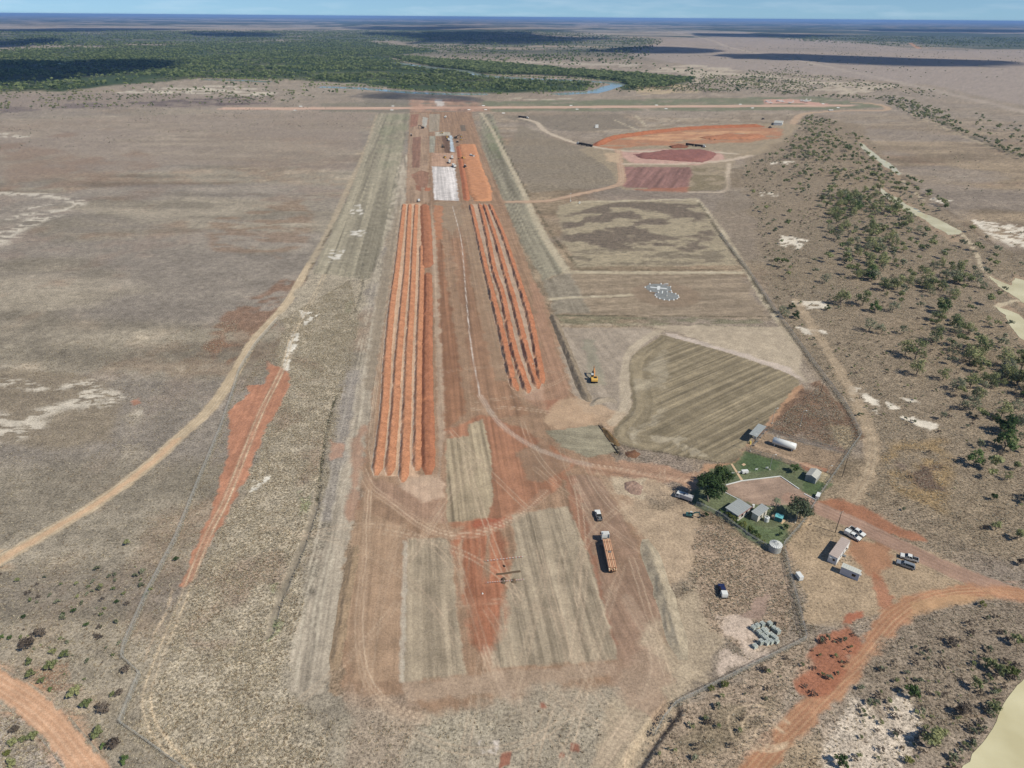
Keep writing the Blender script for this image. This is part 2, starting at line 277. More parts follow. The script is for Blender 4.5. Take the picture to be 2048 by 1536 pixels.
poly([(452, 815), (470, 790), (545, 730), (560, 700), (530, 700), (480, 760)], (150, 132, 116), 3, 4, .5, .9)
line([(727, 552), (722, 585), (708, 625)], 1.3, (70, 66, 48), .5, .5, .8, .9, (2.5, .3, .5))
line([(672, 790), (660, 830), (655, 850), (648, 890), (640, 950), (633, 1005)], 1.1, (58, 60, 40), .4, .4, .9, .9, (2.5, .28, .42))
DITCH = [(633, 1005), (615, 1060), (592, 1120), (566, 1180), (550, 1222), (538, 1268)]
line(DITCH, 2.4, (150, 138, 122), .7, .5, .9, .1)
for P in ([(600, 985), (622, 990), (618, 1012), (598, 1030)], [(540, 1170), (560, 1160), (560, 1190), (545, 1200)], [(545, 1235), (565, 1225), (562, 1260), (540, 1280)], [(695, 595), (705, 600), (698, 625), (690, 618)]):
    poly(P, (126, 150, 86), 1.2, 2, .55, .9, (3, .35, .6))
# --- works: left flank and bank
poly([(757, 226), (820, 226), (806, 300), (790, 400), (765, 500), (735, 560), (625, 545), (655, 480), (710, 360)], (157, 147, 127), 2, 2, .95, .4, None, (STRIP, 2.8, 170, .34))
poly([(770, 228), (818, 228), (800, 330), (745, 345), (760, 280)], (130, 136, 106), 8, 10, .4, .4, (40, .3, .6))
for P in ([(702, 412), (722, 408), (725, 428), (700, 432)], [(700, 462), (735, 460), (725, 472), (700, 470)], [(660, 500), (690, 497), (680, 520), (655, 525)]): poly(P, (222, 214, 204), .8, 1.5, .9, 0, (5, .42, .55, 3))
poly([(640, 560), (735, 560), (700, 740), (670, 900), (640, 1040), (650, 900), (680, 760), (650, 680)], (158, 145, 126), 3, 4, .6, .9)
poly([(804, 320), (818, 300), (812, 400), (792, 500), (770, 640), (748, 790), (727, 950), (712, 1060), (694, 1180), (668, 1290), (642, 1392), (575, 1388), (588, 1290), (625, 1190), (664, 1040), (694, 890), (724, 750), (752, 590), (780, 470)], (170, 156, 139), 1.6, 1.6, .95, .12, None, (STRIP + .02, 1.5, 60, .32))
for k_ in range(5):
    line([(806 - 2 * k_, 330), (782 - 4 * k_, 480), (752 - 6 * k_, 640), (722 - 8 * k_, 820), (696 - 9 * k_, 960), (668 - 10 * k_, 1100), (640 - 11 * k_, 1220), (628 - 12 * k_, 1370)], .9, (204, 190, 170), .5, .5, .6, .05, (3, .35, .5, 30))
poly([(775, 480), (800, 400), (795, 500), (770, 640), (748, 780), (728, 780), (752, 600)], (152, 135, 116), 2, 2, .75, .15, None, ST)
poly([(690, 740), (720, 740), (690, 900), (660, 1040), (640, 1040), (670, 880)], (158, 148, 140), 2, 2.5, .7, .4, None, ST)
poly([(660, 880), (690, 890), (685, 915), (662, 920)], (196, 140, 112), 1.2, 1.5, .6)
poly([(718, 1000), (690, 1115), (670, 1290), (650, 1392), (690, 1400), (706, 1200), (725, 1010)], (150, 124, 100), 1, 1.3, .9, .6)
# --- works: main strip
MAIN = [(820, 224), (942, 224), (962, 290), (1006, 400), (1066, 555), (1132, 700), (1180, 800), (1195, 850), (1262, 990), (1300, 1100), (1350, 1240), (1355, 1330), (1300, 1400), (1110, 1440), (800, 1452), (690, 1420), (682, 1300), (700, 1160), (722, 980), (744, 800), (766, 660), (790, 510), (812, 400), (816, 300)]
poly(MAIN, (160, 126, 101), 1.5, 1.6, .97, .05, None, ST)
poly([(820, 226), (856, 226), (858, 405), (812, 405)], (172, 144, 122), 2, 2, .7, .1, None, (STRIP, 4, 60, .2))
for P, c_ in (([(825, 275), (842, 273), (840, 335), (824, 335)], (146, 106, 90)), ([(822, 229), (838, 228), (834, 252), (820, 255)], (158, 112, 94)), ([(822, 350), (842, 340), (858, 345), (855, 378), (835, 370)], (156, 112, 92)), ([(850, 375), (862, 376), (860, 382), (850, 382)], (184, 108, 78)), ([(832, 370), (842, 372), (842, 382), (832, 380)], (164, 108, 86)),
              ([(859, 272), (871, 272), (869, 305), (859, 305)], (160, 156, 142)), ([(858, 228), (880, 228), (878, 262), (858, 264)], (164, 150, 132)), ([(870, 264), (900, 264), (902, 272), (870, 272)], (184, 174, 158)), ([(899, 271), (904, 271), (909, 304), (900, 304)], (186, 200, 212)), ([(883, 271), (898, 271), (901, 306), (889, 306)], (116, 88, 72)),
              ([(864, 306), (914, 306), (912, 332), (864, 332)], (190, 150, 126)), ([(920, 250), (930, 250), (932, 262), (922, 262)], (118, 106, 94)), ([(846, 234), (856, 236), (852, 256), (844, 250)], (186, 182, 174))):
    poly(P, c_, 1.5, 1.5, .9, .1, None, (STRIP, 2, 40, .15))
poly([(864, 333), (910, 334), (917.5, 402), (869, 400)], (222, 214, 212), 1.5, 1.5, .95, .05, None, (STRIP, 3.0, 120, .30))
poly([(868, 402), (918, 404), (925, 440), (905, 470), (872, 440)], (160, 138, 116), 2, 4, .7)
poly([(868, 410), (885, 412), (884, 478), (870, 480)], (192, 124, 88), 1.5, 2, .8)
poly([(745, 950), (770, 800), (792, 540), (806, 408), (842, 406), (846, 540), (842, 800), (838, 955)], (212, 172, 142), 1.2, 1, .9, .05, None, (STRIP, 1.2, 60, .15))
poly([(942, 408), (980, 408), (1035, 545), (1085, 760), (1090, 800), (1050, 800), (1020, 690), (985, 560)], (196, 170, 150), 1.5, 1.5, .7, .05, None, (STRIP + .1, 1.3, 40, .14))
poly([(862, 405), (872, 480), (884, 640), (888, 760), (890, 860), (878, 960), (872, 700), (864, 520)], (184, 158, 136), 1.2, 1, .8, 0, None, ST)
poly([(872, 470), (884, 480), (905, 640), (935, 830), (890, 860), (884, 700)], (158, 108, 80), 2, 2.5, .85, 0, None, ST2)
poly([(900, 480), (936, 470), (985, 660), (1018, 780), (1060, 830), (1000, 835), (950, 800), (930, 640)], (158, 116, 90), 2.5, 3, .75, 0, None, ST2)
poly([(915, 420), (940, 415), (975, 560), (1010, 760), (990, 760), (950, 600)], (166, 140, 116), 2, 2, .6, 0, None, ST)
poly([(1060, 560), (1080, 580), (1140, 790), (1100, 830), (1040, 790), (1090, 770)], (176, 132, 108), 2, 3, .6, 0, None, ST)
poly([(1088, 800), (1142, 788), (1120, 810), (1090, 825)], (172, 108, 82), 2, 3, .6)
poly([(730, 950), (745, 958), (800, 968), (880, 960), (890, 1045), (820, 1040), (760, 990)], (170, 134, 112), 2, 2, .85, 0, None, ST)
poly([(700, 880), (730, 850), (726, 960), (712, 1040), (690, 1060)], (168, 122, 98), 2, 3, .7, 0, None, ST)
poly([(790, 955), (880, 955), (880, 990), (850, 998), (790, 975)], (208, 178, 154), 2, 3, .6, 0, None, ST)
poly([(715, 1020), (810, 1050), (805, 1360), (700, 1370), (690, 1250), (700, 1100)], (170, 138, 112), 1.5, 1.5, .9, .02, None, ST)
poly([(895, 860), (960, 830), (1040, 850), (1100, 890), (1150, 925), (1110, 980), (1060, 1010), (985, 1050), (900, 1060)], (170, 112, 84), 2, 3, .85, 0, None, ST2)
poly([(1035, 905), (1080, 880), (1140, 925), (1085, 965), (1050, 960)], (150, 124, 102), 2, 3, .7)
poly([(1150, 928), (1180, 915), (1400, 945), (1395, 975), (1260, 960), (1200, 950)], (178, 134, 108), 2, 3, .8, 0, None, (math.radians(-14), 1.6, 30, .2))
poly([(1140, 950), (1200, 955), (1262, 1060), (1330, 1240), (1300, 1320), (1230, 1320), (1180, 1120)], (160, 128, 108), 1.2, 1.3, .9, 0, None, (STRIP + .13, 1.5, 50, .2))
poly([(1130, 955), (1150, 950), (1180, 1080), (1230, 1290), (1215, 1290), (1160, 1110)], (166, 108, 84), 1, 1.5, .6, 0, None, ST)
for P, c_ in (([(892, 878), (936, 872), (936, 850), (965, 838), (982, 900), (986, 1000), (975, 1035), (940, 1042), (894, 1045)], (169, 151, 125)),
              ([(815, 1078), (895, 1076), (906, 1110), (912, 1210), (932, 1350), (803, 1366)], (167, 150, 128)),
              ([(1022, 1030), (1135, 1012), (1180, 1115), (1238, 1322), (985, 1336), (985, 1260), (1015, 1180), (1032, 1100)], (168, 151, 129))):
    poly(P, c_, .8, .7, .96, .05, None, (STRIP + .03, 1.3, 45, .30))
poly([(806, 1082), (816, 1082), (808, 1360), (799, 1362)], (196, 184, 168), .5, .6, .7)
poly([(908, 1085), (955, 1035), (985, 1040), (1010, 1085), (1022, 1150), (1012, 1215), (988, 1285), (976, 1322), (950, 1310), (932, 1210), (912, 1130)], (180, 110, 80), 3, 3, .95, 0, (2.4, .20, .44, 26), (STRIP, 1.1, 40, .3))
poly([(945, 1040), (1008, 1036), (1008, 1056), (950, 1058)], (176, 92, 66), .9, 1, .85)
poly([(916, 1090), (925, 1080), (930, 1190), (918, 1200)], (170, 146, 122), .8, .8, .6, 0, None, ST)
poly([(805, 1366), (935, 1352), (990, 1340), (1240, 1326), (1230, 1350), (1010, 1392), (810, 1398)], (176, 150, 128), 1, 1.2, .9, .1)
poly([(700, 1400), (800, 1440), (1000, 1400), (1300, 1350), (1390, 1390), (1260, 1560), (640, 1560)], (168, 155, 137), 3, 4, .9, .5)
poly([(690, 1390), (800, 1400), (860, 1430), (780, 1560), (700, 1560)], (166, 146, 128), 3, 4, .7, .6)
poly([(830, 1420), (1050, 1395), (950, 1500), (880, 1560)], (178, 166, 146), 3, 4, .6, .6, (6, .4, .6))
for P in ([(1000, 1505), (1020, 1505), (1022, 1530), (1000, 1534)], [(1144, 1488), (1156, 1488), (1156, 1500), (1144, 1500)], [(1121, 1505), (1132, 1506), (1130, 1514), (1121, 1513)], [(1084, 1408), (1092, 1409), (1090, 1415), (1083, 1414)]): poly(P, (166, 88, 66), .5, .8, .8)
poly([(960, 1485), (995, 1480), (990, 1505), (965, 1505)], (222, 208, 200), .6, 1, .7, 0, (2, .4, .55))
poly([(1255, 1320), (1320, 1230), (1420, 1160), (1450, 1250), (1420, 1340), (1340, 1420), (1260, 1560), (1180, 1560)], (180, 160, 136), 2, 3, .9, .25, (9, .2, .5))
poly([(1200, 1330), (1300, 1300), (1350, 1360), (1310, 1430), (1240, 1400)], (166, 136, 116), 2, 3, .7, .1)
poly([(1200, 950), (1300, 960), (1390, 990), (1400, 1060), (1380, 1160), (1330, 1180), (1290, 1080), (1240, 1010)], (186, 160, 134), 2, 3, .9, .2, (11, .15, .45))
poly([(1225, 958), (1290, 958), (1285, 1000), (1230, 990)], (190, 172, 148), 1.5, 2, .7, .4)
for L_, w_, c_ in (([(905, 412), (922, 480), (932, 590), (942, 690), (960, 790)], .9, (206, 192, 182)), ([(960, 792), (1000, 848), (1060, 890), (1120, 915), (1180, 930)], 2.6, (200, 190, 182)), ([(1180, 930), (1260, 942), (1330, 955), (1400, 965)], 2.2, (206, 172, 146)),
                   ([(722, 940), (740, 975), (790, 1010), (850, 1052), (900, 1070), (950, 1068), (1000, 1050), (1050, 1020), (1090, 985)], 4.2, (202, 166, 138)), ([(735, 985), (732, 1100), (722, 1200), (722, 1290), (740, 1370), (790, 1420), (850, 1440)], 3.2, (200, 168, 140)),
                   ([(975, 1300), (990, 1340), (1010, 1380), (1030, 1400)], 3.4, (206, 176, 152)), ([(752, 952), (742, 880), (752, 780), (765, 680), (785, 540), (800, 420)], 2.4, (188, 168, 146)), ([(1255, 1200), (1310, 1300), (1305, 1370), (1260, 1440), (1220, 1500), (1180, 1560)], 4, (196, 170, 146)), ([(1180, 1020), (1160, 980), (1150, 960)], 2.2, (200, 160, 136))):
    line(L_, w_, c_, .6, .5, .22, 0, ruts=(-3, .27, (220, 192, 166), .8) if w_ > 2 else (w_ * .5, .22, (224, 212, 204), .9))
# --- looping wheel tracks over the worked ground
_tr = random.Random(5)
def wander(x, y, h, cv, n, st=3.0):
    P = []
    for _ in range(n): P.append((x, y)); h += cv + _tr.gauss(0, .012); x += st * math.cos(h); y += st * math.sin(h)
    return np.array(P)
for k_ in range(46):
    bx, by = (_tr.uniform(700, 1330), _tr.uniform(1000, 1500)) if k_ < 26 else (_tr.uniform(900, 1420), _tr.uniform(860, 1300)) if k_ < 38 else (_tr.uniform(1110, 1260), _tr.uniform(660, 830))
    g0 = G(bx, by); P = wander(g0[0], g0[1], STRIP + _tr.choice([0, 0, math.pi]) + _tr.uniform(-.5, .5), _tr.choice([0, .01, -.01, .05, -.05, .09]) * _tr.uniform(.4, 1.2), _tr.randint(12, 30))
    FEATS.append(dict(k='l', P=P, w=2.6, c=A(200, 172, 146), soft=.5, jit=.2, op=.06, g=.1, mott=None, ruts=(1.8, .34, (214, 188, 162), _tr.uniform(.3, .65)), stripe=None, i=len(FEATS)))
# --- excavator bench, ploughed pads, culvert trench
poly([(1105, 650), (1270, 648), (1330, 660), (1460, 700), (1570, 740), (1610, 760), (1600, 700), (1560, 655), (1300, 650)], (188, 170, 148), 2, 3, .9, .15)
poly([(1112, 655), (1290, 655), (1320, 668), (1266, 705), (1262, 812), (1230, 838), (1165, 825), (1140, 770)], (170, 154, 138), 2, 2, .95, .12, None, (STRIP + .1, 2.2, 30, .16))
poly([(1165, 680), (1185, 680), (1205, 740), (1215, 770), (1180, 770)], (150, 144, 126), 2, 2, .7)
poly([(1090, 820), (1150, 790), (1260, 830), (1230, 870), (1195, 850), (1100, 860)], (196, 162, 132), 2, 3, .8)
poly([(1330, 664), (1460, 698), (1580, 735), (1604, 760), (1570, 752), (1470, 714), (1340, 676)], (206, 188, 176), 1.5, 2, .8)
FIELD = [(1325, 670), (1460, 707), (1575, 747), (1598, 766), (1588, 786), (1540, 838), (1500, 888), (1470, 924), (1440, 925), (1330, 906), (1250, 892), (1226, 862), (1262, 815), (1260, 760), (1266, 712)]
_fd = G(1489, 716)[:2] - G(1299, 798)[:2]; FANG = math.atan2(_fd[1], _fd[0])
line([(1318, 662), (1282, 684), (1258, 712), (1250, 760), (1252, 812), (1226, 846)], 5, (196, 178, 154), 1.2, 1, .6, .1, ruts=(-3, .27, (214, 196, 172), .7))
poly(FIELD, (145, 130, 106), .8, .8, 1, .05, None, (FANG, 1.6, 60, .30), edge=(1.5, 13, .22))
poly([(1280, 740), (1330, 700), (1340, 760), (1310, 850), (1270, 880), (1250, 868)], (178, 164, 142), 3, 4, .6, 0, (8, .42, .56), (FANG, 1.4, 30, .2))
poly([(1260, 868), (1400, 880), (1440, 905), (1420, 918), (1270, 888)], (186, 172, 150), 1.5, 2, .6, 0, (6, .42, .56), (FANG, 1.4, 30, .2))
PAD2 = [(1092, 862), (1196, 850), (1238, 902), (1175, 916), (1120, 892)]
poly(PAD2, (150, 141, 120), .9, 1, .96, .1, None, (math.radians(-8), 1.8, 30, .14))
poly([(1410, 928), (1470, 924), (1590, 775), (1604, 768), (1610, 780), (1500, 900), (1475, 935), (1400, 945)], (186, 140, 108), 1, 1, .9)
# --- tank yard and compound
poly([(1606, 770), (1640, 760), (1700, 830), (1722, 872), (1690, 905), (1560, 868), (1528, 858)], (126, 97, 78), 1.5, 2, .92, .95, (8, .12, .5))
poly([(1660, 850), (1705, 850), (1712, 880), (1690, 900)], (172, 154, 126), 2, 3, .7, .8)
poly([(1525, 866), (1688, 908), (1668, 948), (1480, 902)], (152, 128, 106), 1, 1.2, .9, .6)
poly([(1600, 926), (1655, 938), (1650, 948), (1610, 938)], (178, 112, 84), 1, 1.5, .8)
line([(1506, 890), (1540, 900), (1600, 925), (1640, 940)], 1.6, (196, 164, 138), .6, .5, .7)
LAWN = [(1418, 938), (1470, 925), (1492, 902), (1600, 936), (1664, 968), (1642, 990), (1608, 1045), (1572, 1090), (1540, 1104), (1498, 1078), (1440, 1034), (1392, 1012), (1372, 992), (1408, 966)]
poly(LAWN, (104, 113, 82), 1.0, 1.0, .95, .35)
poly([(1475, 925), (1495, 905), (1560, 920), (1550, 940), (1480, 945)], (72, 98, 58), 1.5, 1.5, .7, .35)
poly([(1600, 960), (1660, 970), (1640, 992), (1610, 985)], (76, 100, 60), 1.5, 1.5, .7, .35)
poly([(1450, 1015), (1490, 1035), (1545, 1060), (1575, 1050), (1545, 1098), (1500, 1075)], (92, 112, 72), 2, 2, .6, .35)
poly([(1634, 938), (1662, 950), (1656, 972), (1636, 962)], (182, 164, 130), 1, 1, .8, .5)
DRIVE = [(1452, 971), (1483, 963), (1560, 954), (1598, 979), (1640, 1003), (1632, 1014), (1600, 1008), (1540, 1012), (1504, 1008), (1476, 996), (1450, 985)]
poly(DRIVE, (172, 143, 126), .5, .4, .97, .02, None, (math.radians(12), 2, 14, .12))
poly([(1390, 1050), (1440, 1048), (1500, 1090), (1545, 1110), (1565, 1130), (1590, 1240), (1500, 1300), (1430, 1260), (1400, 1180), (1380, 1090)], (164, 140, 120), 2, 3, .8, .9)
poly([(1440, 1235), (1500, 1225), (1545, 1260), (1530, 1310), (1440, 1340), (1460, 1290)], (208, 186, 170), 1.5, 2.5, .85, .2, (6, .3, .5))
poly([(1500, 1200), (1530, 1180), (1545, 1190), (1520, 1240), (1490, 1232)], (166, 138, 126), 1.2, 2, .7)
# --- access road, car park, right-hand tracks
poly([(1575, 1045), (1650, 1010), (1800, 1080), (1960, 1150), (2100, 1200), (1960, 1180), (1850, 1190), (1780, 1240), (1680, 1260), (1620, 1240), (1600, 1170)], (176, 150, 122), 2, 3, .9, .35, (12, .15, .5))
poly([(1640, 1002), (1690, 1000), (1740, 1020), (1850, 1080), (1800, 1075), (1700, 1035)], (172, 106, 76), 1.6, 2.4, .85, 0)
poly([(1700, 1075), (1790, 1085), (1785, 1110), (1760, 1160), (1735, 1150), (1700, 1110)], (176, 120, 88), 1.8, 2.5, .85, 0)
poly([(1745, 1140), (1775, 1170), (1785, 1215), (1765, 1220), (1742, 1170)], (178, 102, 72), 1.2, 2, .7, 0)
ACCESS = [(1585, 998), (1640, 1018), (1720, 1052), (1790, 1087), (1860, 1121), (1930, 1152), (2000, 1178), (2110, 1215)]
line(ACCESS, 7.2, (166, 131, 113), .7, .5, 1, 0, ruts=(-4, .26, (190, 154, 136), .7))
RTRACK = [(2110, 1200), (2030, 1190), (1950, 1184), (1880, 1192), (1825, 1213), (1785, 1240), (1745, 1288), (1700, 1340), (1642, 1400), (1590, 1450), (1540, 1502), (1490, 1560)]
line(RTRACK, 5.8, (184, 124, 90), 1.2, 1.3, .92, 0, ruts=(-5, .27, (212, 168, 128), .75))
poly([(1820, 1205), (1900, 1190), (1990, 1195), (1880, 1215), (1820, 1235)], (196, 152, 112), 1.2, 1.5, .8)
poly([(1640, 1268), (1700, 1258), (1722, 1290), (1695, 1332), (1640, 1392), (1600, 1392), (1578, 1362), (1620, 1308)], (174, 104, 76), 1.2, 2.2, .92, .15)
poly([(1688, 1226), (1730, 1220), (1722, 1240), (1684, 1249)], (178, 98, 70), .8, 1.2, .9)
poly([(1800, 1250), (2000, 1200), (2200, 1230), (2200, 1400), (2000, 1400), (1900, 1480), (1760, 1400), (1720, 1340)], (140, 124, 108), 3, 4, .85, 1)
poly([(1700, 1400), (1800, 1380), (1850, 1440), (1800, 1560), (1600, 1560)], (208, 192, 176), 2.5, 4, .85, .7, (7, .34, .55))
poly([(1330, 1440), (1600, 1290), (1620, 1330), (1540, 1480), (1400, 1560), (1260, 1560)], (166, 144, 124), 2, 3, .75, .9)
poly([(1350, 1480), (1520, 1380), (1560, 1400), (1420, 1530)], (120, 108, 86), 3, 5, .6, .9, (9, .42, .56))
for c_, r_ in (((1532, 1462), 5.5), ((1540, 1470), 3.4), ((1520, 1455), 7.5)):
    cc = G(*c_)[:2]; P = [cc + r_ * np.array([math.cos(a), .8 * math.sin(a)]) for a in np.linspace(.2, 5.6, 40)]
    FEATS.append(dict(k='l', P=np.array(P), w=.5, c=A(206, 180, 150), soft=.3, jit=.25, op=.7, g=.2, mott=None, ruts=None, stripe=None, i=len(FEATS)))
RED_BL = [(-60, 1335), (0, 1368), (52, 1402), (100, 1444), (142, 1494), (200, 1570)]
poly([(-100, 1420), (40, 1440), (110, 1500), (150, 1560), (-100, 1560)], (168, 156, 146), 2, 3, .8, 1)
line(RED_BL, 5.6, (208, 156, 122), .7, .8, 1, .02, ruts=(-4, .28, (228, 184, 152), .75))
poly([(60, 1340), (140, 1320), (160, 1380), (90, 1390)], (164, 110, 82), 1.5, 2.5, .55, .9)
line([(345, 1180), (330, 1230), (312, 1260), (290, 1320)], .7, (206, 180, 152), .4, .5, .6, .5)
# edges of water
CREEKS = [[(1719, 284), (1728, 289), (1738, 298), (1752, 308), (1762, 317), (1778, 325), (1790, 334), (1803, 348), (1796, 350), (1780, 338), (1768, 333), (1755, 321), (1738, 311), (1727, 300), (1718, 290)],
          [(1762, 376), (1778, 389), (1796, 396), (1812, 409), (1834, 418), (1850, 428), (1874, 437), (1896, 449), (1924, 463), (1918, 469), (1898, 470), (1884, 461), (1868, 455), (1850, 440), (1828, 429), (1808, 420), (1790, 407), (1772, 396), (1762, 384)],
          [(1978, 553), (2000, 563), (2022, 571), (2029, 556), (2048, 560), (2075, 585), (2075, 618), (2042, 603), (2020, 588), (1996, 573)],
          [(1990, 613), (2013, 619), (2038, 629), (2075, 664), (2075, 704), (2036, 672), (2017, 650), (2010, 631)]]
POND = [(2140, 1310), (2050, 1356), (2028, 1380), (2010, 1408), (1998, 1428), (1988, 1458), (1966, 1488), (1946, 1510), (1915, 1560), (1890, 1610), (2160, 1620)]
for P in CREEKS: poly([((x - np.mean([a for a, b in P])) * 1.04 + np.mean([a for a, b in P]), (y - np.mean([b for a, b in P])) * 1.35 + np.mean([b for a, b in P])) for x, y in P], (168, 142, 118), 1.5, 2, .8, .3)
line([(1922, 466), (1948, 498), (1962, 530), (1980, 555)], 3.5, (206, 188, 160), 1, 1.2, .8, .2, (8, .3, .5))
line([(2036, 600), (2012, 606), (1992, 613)], 3, (206, 188, 160), 1, 1.2, .8, .2)
line([(1800, 350), (1815, 372), (1850, 402)], 2.6, (196, 178, 152), 1, 1.5, .7, .2, (10, .35, .5))
line([(1640, 232), (1690, 262), (1725, 286), (1760, 318), (1830, 372), (1880, 410), (1960, 470), (2050, 530)], 4, (110, 92, 74), 1.5, 2, .6, .8, (12, .35, .55))
poly([(1988, 1395), (2016, 1395), (1990, 1470), (1950, 1520), (1900, 1560), (1880, 1560), (1960, 1470)], (150, 112, 84), 1, 1.5, .7, .3)
line([(1790, 205), (1830, 230), (1880, 252), (1960, 285), (2100, 335)], 8, (196, 176, 148), 4, 4, .6, .3, (30, .4, .55))
line([(1760, 196), (1810, 214), (1860, 232), (1900, 252), (1980, 290), (2100, 330)], 12, (96, 92, 72), 4, 5, .6, .6, (30, .35, .6))
# ------------------------------------------------------------------ materials
def nodes(name):
    mt = bpy.data.materials.new(name); mt.use_nodes = True; t = mt.node_tree; t.nodes.clear()
    out = t.nodes.new('ShaderNodeOutputMaterial'); b = t.nodes.new('ShaderNodeBsdfPrincipled'); t.links.new(b.outputs[0], out.inputs[0])
    return mt, t, b
def N(t, kind, **kw):
    n = t.nodes.new(kind)
    for k, v in kw.items(): setattr(n, k, v)
    return n
def math_(t, op, a, b=None, clamp=False):
    n = N(t, 'ShaderNodeMath', operation=op, use_clamp=clamp)
    for i, v in enumerate((a, b)):
        if v is None: continue
        if isinstance(v, (int, float)): n.inputs[i].default_value = v
        else: t.links.new(v, n.inputs[i])
    return n.outputs[0]
def soil_material():
    mt, t, b = nodes('soil_and_dry_grass'); L = t.links.new
    ac = N(t, 'ShaderNodeAttribute', attribute_name='Col'); ag = N(t, 'ShaderNodeAttribute', attribute_name='grain')
    pos = N(t, 'ShaderNodeNewGeometry').outputs['Position']
    def noise(s, d, r=.6):
        n = N(t, 'ShaderNodeTexNoise'); n.inputs['Scale'].default_value = s; n.inputs['Detail'].default_value = d; n.inputs['Roughness'].default_value = r
        L(pos, n.inputs['Vector']); return n.outputs['Fac']
    n1 = noise(1.25, 4, .72); n2 = noise(.27, 4); n3 = noise(4.0, 2)
    g = ag.outputs['Fac']
    tus = math_(t, 'MULTIPLY', math_(t, 'SUBTRACT', n1, .5), math_(t, 'ADD', math_(t, 'MULTIPLY', g, 3.6), .95))
    med = math_(t, 'MULTIPLY', math_(t, 'SUBTRACT', n2, .5), math_(t, 'ADD', math_(t, 'MULTIPLY', g, 1.2), .45))
    fin = math_(t, 'MULTIPLY', math_(t, 'SUBTRACT', n3, .5), math_(t, 'ADD', math_(t, 'MULTIPLY', g, 1.2), 1.1))
    fac = math_(t, 'MAXIMUM', math_(t, 'ADD', math_(t, 'ADD', math_(t, 'ADD', tus, med), fin), 1.0), .3)
    vm = N(t, 'ShaderNodeVectorMath', operation='SCALE'); L(ac.outputs['Color'], vm.inputs[0]); L(fac, vm.inputs['Scale'])
    L(vm.outputs[0], b.inputs['Base Color']); b.inputs['Roughness'].default_value = .95; b.inputs['Specular IOR Level'].default_value = .12
    bp = N(t, 'ShaderNodeBump'); bp.inputs['Distance'].default_value = .3
    L(math_(t, 'ADD', math_(t, 'MULTIPLY', g, .55), .10), bp.inputs['Strength']); L(math_(t, 'ADD', n1, math_(t, 'MULTIPLY', n3, .3)), bp.inputs['Height']); L(bp.outputs[0], b.inputs['Normal'])
    return mt
SOIL = soil_material()
_mats = {}
def MAT(rgb, rough=.6, metal=0.0, var=.10, name=None, scale=3.0, spec=.4, coat=0.0):
    key = (tuple(rgb), rough, metal, var, scale, coat)
    if key in _mats: return _mats[key]
    mt, t, b = nodes(name or 'paint_%d_%d_%d' % tuple(rgb)); c = A(*rgb)
    tc_ = N(t, 'ShaderNodeTexCoord'); n = N(t, 'ShaderNodeTexNoise'); n.inputs['Scale'].default_value = scale; n.inputs['Detail'].default_value = 4
    t.links.new(tc_.outputs['Object'], n.inputs['Vector'])
    r = N(t, 'ShaderNodeMapRange'); r.inputs[1].default_value = .3; r.inputs[2].default_value = .7; r.inputs[3].default_value = 1 - var; r.inputs[4].default_value = 1 + var
    t.links.new(n.outputs['Fac'], r.inputs[0])
    vm = N(t, 'ShaderNodeVectorMath', operation='SCALE'); vm.inputs[0].default_value = tuple(c); t.links.new(r.outputs[0], vm.inputs['Scale'])
    t.links.new(vm.outputs[0], b.inputs['Base Color']); b.inputs['Roughness'].default_value = rough; b.inputs['Metallic'].default_value = metal; b.inputs['Specular IOR Level'].default_value = spec
    b.inputs['Coat Weight'].default_value = coat
    _mats[key] = mt; return mt
def leaf_material(name, c1, c2, c3=None):
    mt, t, b = nodes(name); L = t.links.new
    oi = N(t, 'ShaderNodeObjectInfo'); tc_ = N(t, 'ShaderNodeTexCoord'); n = N(t, 'ShaderNodeTexNoise'); n.inputs['Scale'].default_value = .9; n.inputs['Detail'].default_value = 3
    L(tc_.outputs['Object'], n.inputs['Vector'])
    f = math_(t, 'ADD', math_(t, 'MULTIPLY', n.outputs['Fac'], 1.0), math_(t, 'MULTIPLY', math_(t, 'SUBTRACT', oi.outputs['Random'], .5), .9), True)
    cr = N(t, 'ShaderNodeValToRGB'); cr.color_ramp.elements[0].position = .2; cr.color_ramp.elements[1].position = .85
    cr.color_ramp.elements[0].color = (*A(*c1), 1); cr.color_ramp.elements[1].color = (*A(*c2), 1)
    L(f, cr.inputs[0]); L(cr.outputs[0], b.inputs['Base Color']); b.inputs['Roughness'].default_value = .7; b.inputs['Specular IOR Level'].default_value = .2
    tr = N(t, 'ShaderNodeBsdfTranslucent'); L(cr.outputs[0], tr.inputs[0]); ms = N(t, 'ShaderNodeMixShader'); ms.inputs[0].default_value = .38
    out = [x for x in t.nodes if x.type == 'OUTPUT_MATERIAL'][0]; L(b.outputs[0], ms.inputs[1]); L(tr.outputs[0], ms.inputs[2]); L(ms.outputs[0], out.inputs[0])
    return mt
